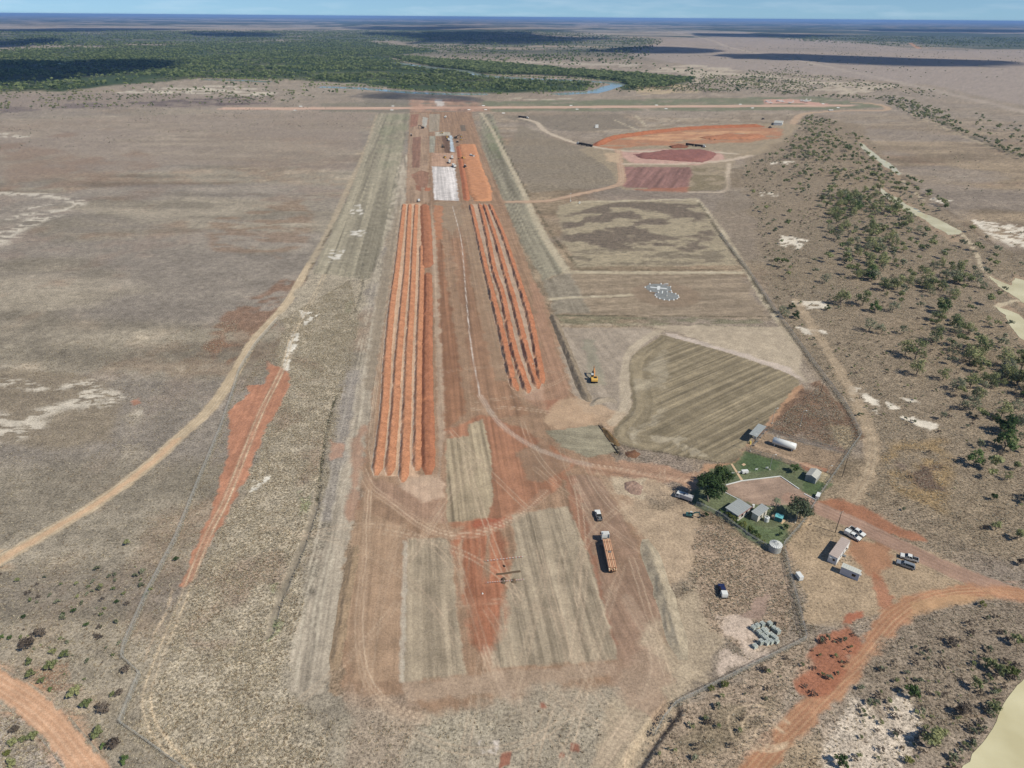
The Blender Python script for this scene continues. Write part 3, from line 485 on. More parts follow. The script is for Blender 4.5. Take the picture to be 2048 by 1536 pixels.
def water_material(name, rgb, rough=.12):
    mt, t, b = nodes(name); b.inputs['Roughness'].default_value = rough; b.inputs['IOR'].default_value = 1.33
    cn = N(t, 'ShaderNodeTexNoise'); cn.inputs['Scale'].default_value = .07; cn.inputs['Detail'].default_value = 5; t.links.new(N(t, 'ShaderNodeNewGeometry').outputs['Position'], cn.inputs['Vector'])
    cr = N(t, 'ShaderNodeValToRGB'); cr.color_ramp.elements[0].position = .35; cr.color_ramp.elements[1].position = .7; cr.color_ramp.elements[0].color = (*(A(*rgb) * np.array([.86, .84, .78])), 1); cr.color_ramp.elements[1].color = (*(A(*rgb) * 1.08), 1); t.links.new(cn.outputs['Fac'], cr.inputs[0]); t.links.new(cr.outputs[0], b.inputs['Base Color'])
    n = N(t, 'ShaderNodeTexNoise'); n.inputs['Scale'].default_value = .8; n.inputs['Detail'].default_value = 3
    t.links.new(N(t, 'ShaderNodeNewGeometry').outputs['Position'], n.inputs['Vector'])
    bp = N(t, 'ShaderNodeBump'); bp.inputs['Strength'].default_value = .06; bp.inputs['Distance'].default_value = .1
    t.links.new(n.outputs['Fac'], bp.inputs['Height']); t.links.new(bp.outputs[0], b.inputs['Normal']); return mt

# ------------------------------------------------------------------ object helpers
def tag(o, label=None, cat=None, group=None, kind=None):
    if label: o['label'] = label
    if cat: o['category'] = cat
    if group: o['group'] = group
    if kind: o['kind'] = kind
    return o
def link(name, me, parent=None, loc=None, rz=0.0):
    o = bpy.data.objects.new(name, me); COL.objects.link(o)
    if parent is not None: o.parent = parent
    if loc is not None: o.location = loc
    if rz: o.rotation_euler = (0, 0, rz)
    return o
def empty(name, loc, rz=0.0):
    o = bpy.data.objects.new(name, None); COL.objects.link(o); o.location = loc; o.rotation_euler = (0, 0, rz); o.empty_display_size = .3
    return o
def mesh(name, v, f, mat, smooth_=False):
    me = bpy.data.meshes.new(name); me.from_pydata([tuple(a) for a in v], [], f); me.materials.append(mat)
    if smooth_: me.polygons.foreach_set('use_smooth', [True] * len(me.polygons))
    me.update(); return me
def gridmesh(name, X, Y, Z, keep=None, mat=SOIL, col=None, g=None, smooth_=True):
    """X, Y, Z are (rows, cols) arrays of world positions; colours come from the soil map"""
    nr, nc = X.shape; idx = np.arange(nr * nc).reshape(nr, nc)
    q = np.stack([idx[:-1, :-1], idx[:-1, 1:], idx[1:, 1:], idx[1:, :-1]], -1).reshape(-1, 4)
    if keep is not None: q = q[keep.reshape(-1)]
    used = np.unique(q); remap = np.full(nr * nc, -1); remap[used] = np.arange(len(used)); q = remap[q]
    x, y, z = X.reshape(-1)[used], Y.reshape(-1)[used], Z.reshape(-1)[used]
    # upward faces
    a = np.stack([x, y], -1); e1 = a[q[:, 1]] - a[q[:, 0]]; e2 = a[q[:, 2]] - a[q[:, 0]]
    fl = (e1[:, 0] * e2[:, 1] - e1[:, 1] * e2[:, 0]) < 0; q[fl] = q[fl][:, ::-1]
    me = bpy.data.meshes.new(name); me.vertices.add(len(x)); me.vertices.foreach_set('co', np.stack([x, y, z], -1).astype(np.float32).reshape(-1))
    me.loops.add(len(q) * 4); me.loops.foreach_set('vertex_index', q.reshape(-1).astype(np.int32))
    me.polygons.add(len(q)); me.polygons.foreach_set('loop_start', np.arange(0, len(q) * 4, 4, dtype=np.int32)); me.polygons.foreach_set('use_smooth', np.full(len(q), smooth_))
    me.update(calc_edges=True)
    if mat is SOIL:
        if col is None: c, gg = paint(x, y)
        else:
            c = col.reshape(-1, 3)[used]; gg = g.reshape(-1)[used]
        at = me.attributes.new('Col', 'FLOAT_COLOR', 'POINT'); at.data.foreach_set('color', np.hstack([c, np.ones((len(c), 1))]).astype(np.float32).reshape(-1))
        at = me.attributes.new('grain', 'FLOAT', 'POINT'); at.data.foreach_set('value', gg.astype(np.float32))
    me.materials.append(mat); return me
def ribbon(name, P, width, z, na=9, step=1.5, mat=SOIL, kind='structure', grow=1.25):
    P = np.asarray(P); d = np.r_[0, np.cumsum(np.hypot(*np.diff(P, axis=0).T))]; n = max(4, int(d[-1] / step)); s = np.linspace(0, d[-1], n)
    cx, cy = np.interp(s, d, P[:, 0]), np.interp(s, d, P[:, 1]); tx, ty = np.gradient(cx), np.gradient(cy); l = np.hypot(tx, ty) + 1e-9; tx /= l; ty /= l
    a = np.linspace(-.5, .5, na)[None, :] * width * grow
    jit = 1 + .12 * (fbm(s / 6, s * 0 + 3.3, 5, 3)[:, None] - .5)
    X = cx[:, None] - ty[:, None] * a * jit; Y = cy[:, None] + tx[:, None] * a * jit; Z = np.full(X.shape, z)
    o = link(name, gridmesh(name, X, Y, Z, mat=mat)); o['kind'] = kind; return o
def patch(name, P, res, z, ang=0.0, res2=None, zfun=None, kind='structure', jit=.6, mat=SOIL):
    """a sheet of ground over polygon P (world), fine grid turned by ang"""
    P = np.asarray(P); ca, sa = math.cos(ang), math.sin(ang); res2 = res2 or res
    u = P[:, 0] * ca + P[:, 1] * sa; v = -P[:, 0] * sa + P[:, 1] * ca
    us = np.arange(u.min() - 1, u.max() + 1 + res, res); vs_ = np.arange(v.min() - 1, v.max() + 1 + res2, res2)
    Um, Vm = np.meshgrid(us, vs_); X = Um * ca - Vm * sa; Y = Um * sa + Vm * ca
    cxm = (X[:-1, :-1] + X[1:, 1:]) / 2; cym = (Y[:-1, :-1] + Y[1:, 1:]) / 2
    sdv = poly_sd(P, cxm.reshape(-1), cym.reshape(-1)) + (fbm(cxm.reshape(-1) / 2.5, cym.reshape(-1) / 2.5, 7, 3) - .5) * 2 * jit
    Z = np.full(X.shape, float(z))
    if zfun is not None: Z = Z + zfun(X.reshape(-1), Y.reshape(-1)).reshape(X.shape)
    o = link(name, gridmesh(name, X, Y, Z, keep=(sdv < 0), mat=mat)); o['kind'] = kind; return o

# ------------------------------------------------------------------ ground
dep = np.concatenate([np.linspace(math.radians(64), math.radians(3.2), 700), np.linspace(math.radians(3.2), math.radians(.5), 120)[1:]])
rows = np.concatenate([[-3000, -300, -20, 20, 50], 150 / np.tan(dep), np.geomspace(18500, 90000, 26)]); rows = np.unique(rows)
sx = np.concatenate([np.linspace(-3.2, -1.0, 40)[:-1], np.linspace(-1.0, 1.0, 780), np.linspace(1.0, 3.2, 40)[1:]])
GX = sx[None, :] * np.maximum(rows, 70)[:, None]; GY = np.repeat(rows[:, None], len(sx), 1)
DITCHES = [(smooth(W(DITCH)), 1.6, .55), (smooth(W([(672, 790), (655, 850), (640, 950), (633, 1005)])), 1.2, .5), (smooth(W([(727, 552), (708, 625)])), 1.2, .5)]
_TRENCH = smooth(W([(1195, 850), (1236, 906)]))
_CUT = smooth(W([(1345, 1418), (1322, 1445), (1290, 1490), (1240, 1570)]))
def ground_z(x, y):
    z = (fbm(x / 9, y / 9, 31, 3) - .5) * .03 * ss(2500, 600, y)
    for P, wd, dp in DITCHES + [(_TRENCH, 1.5, 1.2), (_CUT, 3.0, 1.5)]:
        k = (x > P[:, 0].min() - 5) & (x < P[:, 0].max() + 5) & (y > P[:, 1].min() - 5) & (y < P[:, 1].max() + 5)
        if k.any():
            d = line_d(P, x[k], y[k])[0]; z[k] -= dp * ss(wd, wd * .35, d)
    return z
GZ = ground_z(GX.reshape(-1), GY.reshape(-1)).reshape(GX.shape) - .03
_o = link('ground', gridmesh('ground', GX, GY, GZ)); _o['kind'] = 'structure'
Z1 = .012
# the strip of earthworks, on a finer sheet that carries grader lines
def strip_z(x, y): return (fbm(x / 9, y / 9, 31, 3) - .5) * .0 + (fbm((x * math.cos(STRIP + math.pi / 2) + y * math.sin(STRIP + math.pi / 2)) / 1.1, (x * math.cos(STRIP) + y * math.sin(STRIP)) / 40, 33, 3) - .5) * .07
patch('earthworks_strip', W(MAIN), .8, .03, STRIP, .36, strip_z, jit=.4)
def field_z(x, y):
    u = -x * math.sin(FANG) + y * math.cos(FANG); v = x * math.cos(FANG) + y * math.sin(FANG)
    d = -poly_sd(FIELD_W, x, y); k_e = ss(13, 8, d) * ss(62, 50, x - .28 * (y - 215))
    z = .30 * (vn((u + 1.2 * fbm(v / 30, u / 30, 3)) / 1.35, v / 45, 35) - .5) + .14 * (vn(u / .6, v / 12, 36) - .5)
    return z * (1 - k_e) + .30 * (vn(d / 1.5 + .6 * vn(x / 9, y / 9, 5), (x + y) / 40, 140) - .5) * k_e
FIELD_W = smooth(np.vstack([W(FIELD), W(FIELD[:1])]), 3)[:-1]
patch('ploughed_field', FIELD_W, .7, .12, FANG, .33, field_z, jit=.3)
patch('graded_pad', W(PAD2), 1.2, .08, math.radians(-8), .33, lambda x, y: .12 * (vn((y + .14 * x) / 1.1, x / 20, 37) - .5), jit=.3)
patch('excavation_bench', W([(1114, 656), (1290, 656), (1318, 670), (1264, 706), (1260, 812), (1230, 836), (1168, 824), (1142, 770)]), .6, .03, 0, .6, lambda x, y: .25 * (fbm(x / 3.5, y / 3.5, 38) - .5))
patch('lawn', W(LAWN), .7, .01, 0, .7)
patch('gravel_drive', W(DRIVE), .45, .03, 0, .45, jit=.1)
patch('bare_red_earth', W(RED_L), .6, .02, 0, .6)
ribbon('dirt_road', smooth(W(ROAD_L)), 5.6, .015, 15)
ribbon('red_dirt_road', smooth(W(RED_BL)), 5.6, .012, 19, .8)
ribbon('access_road', smooth(W(ACCESS)), 7.2, .02, 19, .8)
ribbon('red_track', smooth(W(RTRACK)), 5.8, .015, 19, .8)
ribbon('vehicle_track', smooth(W(TRACK_L)), 3.2, .022, 13, 1.0, grow=1.1)
ribbon('haul_road', smooth(W(HAUL)), 9, .05, 9, 4)
ribbon('pit_road', smooth(W(HAUL2)), 8, .07, 9, 3)
ribbon('loop_road', smooth(W(LOOP)), 12, .06, 9, 6)
ribbon('runway', smooth(W(RUNWAY)), 34, .09, 15, 14, grow=1.1)
patch('apron', W(APRON), 6, .07, 0, 6)
# ------------------------------------------------------------------ water
MUD = water_material('muddy_water', (216, 206, 168), .22); RIVER_M = water_material('river_water', (158, 172, 170), .12)
def water(name, P, z, mat):
    P = np.asarray(P); n = len(P); out = []
    for i in range(n):
        a, b = P[i], P[(i + 1) % n]; k = max(2, int(np.hypot(*(b - a)) / 2.0))
        for t in np.linspace(0, 1, k, endpoint=False):
            p = a + (b - a) * t; j = (fbm(np.array([p[0] / 4]), np.array([p[1] / 4]), 41)[0] - .5) * min(2.5, .2 * np.hypot(*(b - a))); nrm = np.array([b[1] - a[1], a[0] - b[0]]); nrm = nrm / (np.hypot(*nrm) + 1e-9); out.append(p + nrm * j)
    bm = bmesh.new(); vs2 = [bm.verts.new((p[0], p[1], z)) for p in out]; f = bm.faces.new(vs2); bmesh.ops.triangulate(bm, faces=[f]); bmesh.ops.recalc_face_normals(bm, faces=bm.faces)
    for f in bm.faces:
        if f.normal.z < 0: f.normal_flip()
    me = bpy.data.meshes.new(name); bm.to_mesh(me); bm.free(); me.materials.append(mat); o = link(name, me); o['kind'] = 'structure'; return o
for P in CREEKS: water('muddy_creek_pool', W(P), .06, MUD)
water('muddy_pond', W(POND), .06, MUD)
RIV = [([(640, 174), (700, 176), (735, 178), (782, 182), (834, 186), (919, 188.5), (975, 188.5)], 34), ([(1110, 189), (1141, 187), (1180, 184.5), (1203, 180), (1220, 174), (1237, 169.5), (1222, 166), (1190, 163.5), (1158, 161.5), (1124, 160), (1056, 157.5), (970, 151.5), (919, 141), (868, 135.5), (827, 130), (790, 126)], 40), ([(405, 159.5), (440, 160), (490, 161.5), (540, 164)], 26)]
for P, wd in RIV: ribbon('river', smooth(W(P), 12), wd, .12, 5, 14, RIVER_M, grow=1)
water('billabong', W([(68, 130), (80, 126), (122, 126.5), (126, 129), (100, 132), (78, 134)]), .15, RIVER_M)
water('muddy_creek_pool', W([(1165, 186), (1190, 180), (1235, 168), (1238, 172), (1222, 180), (1196, 187)]), .14, RIVER_M)
poly_pts = W([(1196, 175), (1212, 172), (1214, 177), (1200, 179)])
# ------------------------------------------------------------------ earth ridges, berms and stockpiles
def ridge(name, px, wd, ht, rgb, label, cat='earth ridge', group=None, rough=.35, flat=.0, step=.9, seed=0, gaps=True, na=15, z0=.02, skew=0.0, toe=None, lump=.0):
    P = smooth(W(px), 3); d = np.r_[0, np.cumsum(np.hypot(*np.diff(P, axis=0).T))]; n = int(d[-1] / step); s = np.linspace(0, d[-1], n)
    cx, cy = np.interp(s, d, P[:, 0]), np.interp(s, d, P[:, 1]); tx, ty = np.gradient(cx), np.gradient(cy); l = np.hypot(tx, ty) + 1e-9; tx /= l; ty /= l
    a = np.linspace(-1, 1, na); ck = skew; prof = np.where(a < ck, (a + 1) / (1 + ck), (1 - a) / (1 - ck)); prof = np.clip(prof / (1 - flat), 0, 1); prof = prof * prof * (3 - 2 * prof) * .5 + prof * .5
    endt = ss(0, wd * 1.2, s) * ss(0, wd * 1.2, d[-1] - s)
    hv = (.85 + .3 * fbm(s / 9, s * 0 + seed, 60 + seed, 3)) * endt
    hv = hv * (1 - lump + 2 * lump * (.45 * vn(s / 1.9, s * 0 + 3 * seed, 65) + .55 * vn(s / 6.1, s * 0 + 3 * seed, 66)))
    if gaps: hv = hv * (1 - .55 * ss(.5, .9, np.cos(s / 31.0 + seed * .9) ** 300))
    wv = wd / 2 * (.85 + .3 * fbm(s / 5, s * 0 + 7 + seed, 70 + seed, 3)) * (.5 + .5 * endt)
    X = cx[:, None] - ty[:, None] * a[None, :] * wv[:, None]; Y = cy[:, None] + tx[:, None] * a[None, :] * wv[:, None]
    nzv = fbm(X.reshape(-1) / .9, Y.reshape(-1) / .9, 61 + seed, 3).reshape(X.shape) - .5
    Z = z0 + ht * prof[None, :] * hv[:, None] + nzv * rough * np.clip(prof * 3, 0, 1)[None, :] * endt[:, None]
    c = A(*rgb)[None, :] * (.78 + .44 * fbm(X.reshape(-1) / 2.2, Y.reshape(-1) / 2.2, 62, 4))[:, None]
    if toe:                                            # sunlit flank painted paler from the crest on, with cream earth at the foot
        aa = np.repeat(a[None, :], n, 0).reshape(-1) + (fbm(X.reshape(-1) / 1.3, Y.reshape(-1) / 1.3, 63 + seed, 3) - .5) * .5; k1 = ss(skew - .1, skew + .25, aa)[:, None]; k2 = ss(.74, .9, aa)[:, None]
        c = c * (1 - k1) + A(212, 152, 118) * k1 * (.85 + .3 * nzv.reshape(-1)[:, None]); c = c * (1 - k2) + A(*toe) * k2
    o = link(name, gridmesh(name, X, Y, Z, col=c, g=np.full(X.size, .12))); tag(o, label, cat, group); return o
LR = [[(752, 952), (768, 818), (774, 716), (783, 613), (793, 540), (801, 470), (808, 408)], [(778, 952), (790, 812), (796, 716), (805, 613), (812, 540), (816, 470), (819.5, 408)],
      [(806, 965), (813, 818), (817, 701), (822.5, 613), (826, 540), (829, 470), (832.5, 408)], [(834, 942), (836, 818), (838.5, 692), (841, 613), (843, 540), (843.5, 490)]]
names = ['outermost', 'second', 'third', 'fourth']
for i, P in enumerate(LR):
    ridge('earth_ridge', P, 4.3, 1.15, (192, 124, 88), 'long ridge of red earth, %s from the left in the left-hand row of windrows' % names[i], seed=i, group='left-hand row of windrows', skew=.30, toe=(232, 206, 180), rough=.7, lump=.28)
ridge('earth_ridge', [(857, 950), (855, 818), (854.5, 692), (856, 613), (856, 545)], 5.6, 1.2, (176, 106, 74), 'broad flat-topped dark red windrow, rightmost near part of the left-hand row', seed=5, flat=.35, group='left-hand row of windrows', rough=.5)
ridge('earth_ridge', [(854.5, 536), (853, 470), (849, 408)], 8.5, 1.1, (176, 108, 76), 'widest dark red windrow at far right end of the left-hand row', seed=6, flat=.4, group='left-hand row of windrows', rough=.5, gaps=False)
RR = [[(1036, 783), (1024, 760), (1004, 672), (986, 599), (969, 530), (952, 456), (941, 408)], [(1057, 787), (1042, 745), (1024, 686), (1004, 590), (988, 540), (973.5, 468), (959, 408)],
      [(1077, 778), (1065, 745), (1048, 686), (1027, 604), (1006, 530), (988, 468), (968, 408)], [(1084, 768), (1065, 662), (1051, 607), (1026, 530), (1005, 468), (979, 408)]]
for i, P in enumerate(RR):
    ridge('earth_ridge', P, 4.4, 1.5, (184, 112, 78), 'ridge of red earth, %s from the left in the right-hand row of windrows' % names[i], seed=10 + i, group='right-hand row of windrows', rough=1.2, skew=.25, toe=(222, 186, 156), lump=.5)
ridge('earth_ridge', [(934, 402), (930, 370), (924, 335), (917, 292)], 7, 1.0, (186, 108, 74), 'low red edge bank left of the orange fill platform', seed=17, gaps=False)
def mound(name, px, ht, rgb, label, cat, group=None, res=.8, edge=3.0, rough=.5, seed=0, grain=.1, z0=.02):
    P = W(px); us = np.arange(P[:, 0].min() - 1, P[:, 0].max() + 1 + res, res); vs_ = np.arange(P[:, 1].min() - 1, P[:, 1].max() + 1 + res, res)
    X, Y = np.meshgrid(us, vs_); x, y = X.reshape(-1), Y.reshape(-1); d = poly_sd(P, x, y) + (fbm(x / (2 * res + 1), y / (2 * res + 1), 64 + seed, 3) - .5) * edge * .7
    h = ss(0, edge, -d); Z = (z0 - .05 + h * ht * (.7 + .6 * fbm(x / (edge * 1.6), y / (edge * 1.6), 66 + seed, 3)) + (fbm(x / (res * 1.8), y / (res * 1.8), 67 + seed, 2) - .5) * rough * h).reshape(X.shape)
    keep = (d.reshape(X.shape)[:-1, :-1] < .3)
    c = A(*rgb)[None, :] * (.78 + .44 * fbm(x / 2.4, y / 2.4, 68, 4))[:, None]
    o = link(name, gridmesh(name, X, Y, Z, keep=keep, col=c, g=np.full(X.size, grain))); tag(o, label, cat, group); return o
mound('fill_platform', [(916, 289), (951, 289), (966, 337), (984, 380), (985, 402), (948, 403), (935, 381), (927, 337)], 1.3, (206, 136, 94), 'raised platform of orange earth with tyre tracks, right of the white pad', 'earth fill', res=1.4, edge=4, rough=.3)
mound('stockpile', [(1264, 309), (1300, 305), (1330, 301), (1400, 299), (1432, 305), (1425, 318), (1400, 325), (1345, 322), (1280, 317)], 2.4, (152, 98, 92), 'big purple-red stockpile below the haul road', 'stockpile', res=2.5, edge=10, rough=1.6, seed=3)
mound('stockpile', [(1394, 275), (1450, 270), (1520, 270), (1535, 274), (1500, 279), (1420, 280)], 2.6, (184, 118, 84), 'long orange earth stockpile inside the borrow pit', 'stockpile', res=2.5, edge=8, rough=1.2, seed=4)
mound('stockpile', [(1335, 293), (1355, 290), (1375, 292), (1372, 296), (1345, 297)], 2, (140, 84, 62), 'small brown earth heap left of the road train in the pit', 'stockpile', res=2, edge=4, rough=.8, seed=5)
ridge('pit_face', [(1190, 292), (1225, 277), (1300, 266), (1370, 258.5), (1450, 254.5), (1530, 252.5)], 15, 3.5, (176, 100, 66), 'curved red earth bank along the back of the borrow pit', 'earth bank', seed=20, gaps=False, step=4, rough=1.6)
ridge('earth_berm', [(1104, 628), (1120, 668), (1136, 706), (1150, 742), (1164, 778), (1180, 806)], 5, 1.4, (140, 124, 106), 'rough brown berm left of the yellow excavator', 'earth bank', seed=21, gaps=False, rough=.9, z0=0)
ridge('earth_berm', [(1180, 812), (1202, 800), (1222, 800), (1232, 806)], 5, 1.1, (164, 148, 130), 'short curved spoil bank in front of the yellow excavator', 'earth bank', seed=22, gaps=False, rough=.8)
ridge('earth_berm', [(1288, 1078), (1308, 1130), (1328, 1190), (1348, 1260), (1366, 1320)], 6.0, 1.0, (176, 160, 138), 'long grey-brown spoil bank right of the loaded truck', 'earth bank', seed=23, gaps=False, rough=.9)
ridge('earth_berm', [(712, 1090), (700, 1150), (690, 1200), (680, 1270), (668, 1340)], 3.6, .45, (160, 134, 108), 'low brown berm along the left edge of the earthworks', 'earth bank', seed=24, gaps=False, rough=.8)
ridge('spoil_heap', [(1205, 856), (1222, 876), (1238, 892)], 3.2, 1.1, (128, 100, 66), 'brown spoil bank right of the narrow trench', 'spoil heap', seed=25, gaps=False, rough=.9)
mound('spoil_heap', [(1250, 906), (1268, 902), (1280, 908), (1270, 916), (1254, 914)], .9, (128, 88, 66), 'low brown spoil heap below the ploughed field edge', 'spoil heap', res=.5, edge=1.2, seed=7)
mound('spoil_heap', [(1000, 1158), (1008, 1154), (1012, 1160), (1010, 1168), (1002, 1167)], .6, (104, 86, 72), 'left one of two dark spoil heaps by the orange barrier tape', 'spoil heap', res=.3, edge=.6, seed=8, z0=.05)
mound('spoil_heap', [(1020, 1160), (1028, 1156), (1034, 1160), (1032, 1167), (1022, 1167)], .6, (112, 94, 76), 'right one of two dark spoil heaps by the orange barrier tape', 'spoil heap', res=.3, edge=.6, seed=9, z0=.05)
mound('rubble_heap', [(1246, 966), (1268, 962), (1285, 972), (1282, 990), (1262, 988), (1248, 978)], .5, (160, 130, 116), 'flattened heap of reddish rubble beside the junction', 'rubble', res=.35, edge=1.2, rough=.9, seed=10)
# ------------------------------------------------------------------ clouds overhead (out of the picture; their shadows lie on the far plain)
CLOUD_M, t, b = nodes('cloud'); b.inputs['Base Color'].default_value = (.9, .9, .92, 1); b.inputs['Roughness'].default_value = 1
_a = N(t, 'ShaderNodeAttribute', attribute_name='thick'); _n = N(t, 'ShaderNodeTexNoise'); _n.inputs['Scale'].default_value = .012; _n.inputs['Detail'].default_value = 5; t.links.new(N(t, 'ShaderNodeNewGeometry').outputs['Position'], _n.inputs['Vector'])
_m = N(t, 'ShaderNodeMapRange'); _m.inputs[1].default_value = .45; _m.inputs[2].default_value = .85; t.links.new(math_(t, 'ADD', _a.outputs['Fac'], math_(t, 'MULTIPLY', _n.outputs['Fac'], .5)), _m.inputs[0])
_t = N(t, 'ShaderNodeBsdfTransparent'); _x = N(t, 'ShaderNodeMixShader'); t.links.new(_m.outputs[0], _x.inputs[0]); t.links.new(_t.outputs[0], _x.inputs[1]); t.links.new(b.outputs[0], _x.inputs[2]); t.links.new(_x.outputs[0], [q for q in t.nodes if q.type == 'OUTPUT_MATERIAL'][0].inputs[0])
def cloud(px, base, seed, label, thin=.8):
    P = W(px); off = np.array([SUNV.x, SUNV.y]) * (base / SUNV.z); P = smooth(np.vstack([P, P[:1]]), 60)[:-1] + off
    c0 = P.mean(0); n = 26; ang = np.linspace(0, 2 * math.pi, len(P), endpoint=False); rings = np.linspace(0, 1, 12)
    v, f = [], []; size = math.sqrt(abs(np.ptp(P[:, 0]) * np.ptp(P[:, 1]))); m_ = len(P)
    for top in (1, 0):
        for r in rings:
            q = c0 + (P - c0) * r
            bump = fbm(q[:, 0] / (size * .16), q[:, 1] / (size * .16), seed, 4)
            hz = base + (top * size * .22 * np.sqrt(max(0, 1 - r ** 2)) * (.5 + bump) if r < 1 else 0) - (0 if top else size * .01 * (1 - r) * bump)
            jit = 1 + (fbm(q[:, 0] / (size * .12), q[:, 1] / (size * .12), seed + 5, 4) - .5) * .35 * (r > .5)
            q = c0 + (q - c0) * jit[:, None]
            hz = np.broadcast_to(hz, (m_,))
            v += [(a[0], a[1], z) for a, z in zip(q, hz)]
    k = len(rings)
    for top in (1, 0):
        o0 = (1 - top) * k * m_
        for i in range(k - 1):
            for j in range(m_):
                a, b = o0 + i * m_ + j, o0 + i * m_ + (j + 1) % m_; c, d = o0 + (i + 1) * m_ + (j + 1) % m_, o0 + (i + 1) * m_ + j
                f.append((a, d, c, b) if top else (a, b, c, d))
    me = mesh('cloud', v, f, CLOUD_M, True); at = me.attributes.new('thick', 'FLOAT', 'POINT'); at.data.foreach_set('value', np.tile(np.repeat(np.clip((1.0 - rings) * 2.2, 0, thin), m_), 2).astype(np.float32))
    o = link('cloud', me); tag(o, label, 'cloud', 'cumulus clouds overhead', None)
CL = [([(-60, 128), (60, 122), (130, 126), (250, 122), (375, 124), (395, 136), (300, 148), (160, 158), (60, 172), (-60, 178)], 700), ([(350, 66), (470, 65), (590, 69), (560, 74), (420, 74)], 900), ([(-60, 84), (60, 82), (125, 77), (140, 84), (60, 94), (-60, 97)], 900),
      ([(880, 95), (900, 82), (740, 68), (860, 66), (1040, 63), (1120, 72), (1300, 78), (1180, 83), (1160, 90), (1010, 92)], 900), ([(1420, 112), (1500, 107), (1600, 107), (1720, 111), (1900, 118), (2080, 123), (2080, 136), (1900, 136), (1760, 133), (1640, 122), (1500, 120)], 750),
      ([(1180, 105), (1240, 98), (1330, 92), (1430, 97), (1470, 103), (1400, 108), (1300, 109)], 800), ([(690, 196), (740, 186), (840, 183), (940, 190), (995, 202), (950, 207), (860, 202), (780, 200)], 620), ([(1400, 66), (1700, 70), (1640, 76), (1420, 73)], 900),
      ([(-60, 60), (200, 56), (420, 58), (260, 63), (-60, 66)], 900), ([(700, 55), (1000, 53), (900, 59), (740, 60)], 900), ([(1750, 58), (2100, 60), (2100, 66), (1800, 64)], 900)]
_wh = ['over the left end of the river forest', 'over the far middle of the forest', 'over the far left woods', 'over the far plain beyond the river bend', 'over the wide right-hand plain', 'over the plain right of the river bend', 'over the far end of the earthworks', 'over the far right plain', 'near the left horizon', 'near the middle horizon', 'near the right horizon']
for i, (P, b) in enumerate(CL): cloud(P, b, 200 + i, 'cumulus cloud high ' + _wh[i], .36 if i == 6 else .62)
# ------------------------------------------------------------------ haze
HZ = 1
if HZ:
    bm = bmesh.new(); bmesh.ops.create_cube(bm, size=1); bmesh.ops.scale(bm, vec=(640000, 200000, 160), verts=bm.verts); bmesh.ops.translate(bm, vec=(0, 90000, 76), verts=bm.verts)
    me = bpy.data.meshes.new('haze'); bm.to_mesh(me); bm.free()
    hm = bpy.data.materials.new('haze'); hm.use_nodes = True; t = hm.node_tree; t.nodes.clear(); ho = t.nodes.new('ShaderNodeOutputMaterial'); hv = t.nodes.new('ShaderNodeVolumePrincipled')
    hv.inputs['Color'].default_value = (.32, .54, .95, 1); hv.inputs['Density'].default_value = 4.0e-5; hv.inputs['Anisotropy'].default_value = 0.0; t.links.new(hv.outputs[0], ho.inputs['Volume'])
    me.materials.append(hm); o = link('haze', me); o['kind'] = 'stuff'; tag(o, 'pale blue haze over the far plain', 'haze')
# ------------------------------------------------------------------ plants
LEAF_OLIVE = leaf_material('olive_leaves', (124, 136, 86), (176, 178, 122)); LEAF_DARK = leaf_material('dark_green_leaves', (66, 92, 48), (122, 150, 82)); LEAF_GREY = leaf_material('grey_green_leaves', (128, 134, 106), (168, 170, 140))
LEAF_YEL = leaf_material('yellow_green_leaves', (96, 112, 44), (150, 152, 70)); LEAF_FOREST = leaf_material('forest_leaves', (100, 122, 74), (172, 186, 118)); STRAW = leaf_material('dry_grass', (214, 198, 170), (242, 230, 206)); TWIG = leaf_material('dry_twigs', (104, 92, 84), (138, 124, 112))
BARK = MAT((128, 116, 104), .9, 0, .2, 'bark')
def tube(v, f, p0, p1, r0, r1, n=5):
    p0, p1 = Vector(p0), Vector(p1); d = (p1 - p0).normalized(); a = d.orthogonal().normalized(); b = d.cross(a); s = len(v)
    for p, r in ((p0, r0), (p1, r1)):
        for i in range(n): t = 2 * math.pi * i / n; v.append(tuple(p + a * (r * math.cos(t)) + b * (r * math.sin(t))))
    for i in range(n): f.append((s + i, s + (i + 1) % n, s + n + (i + 1) % n, s + n + i))
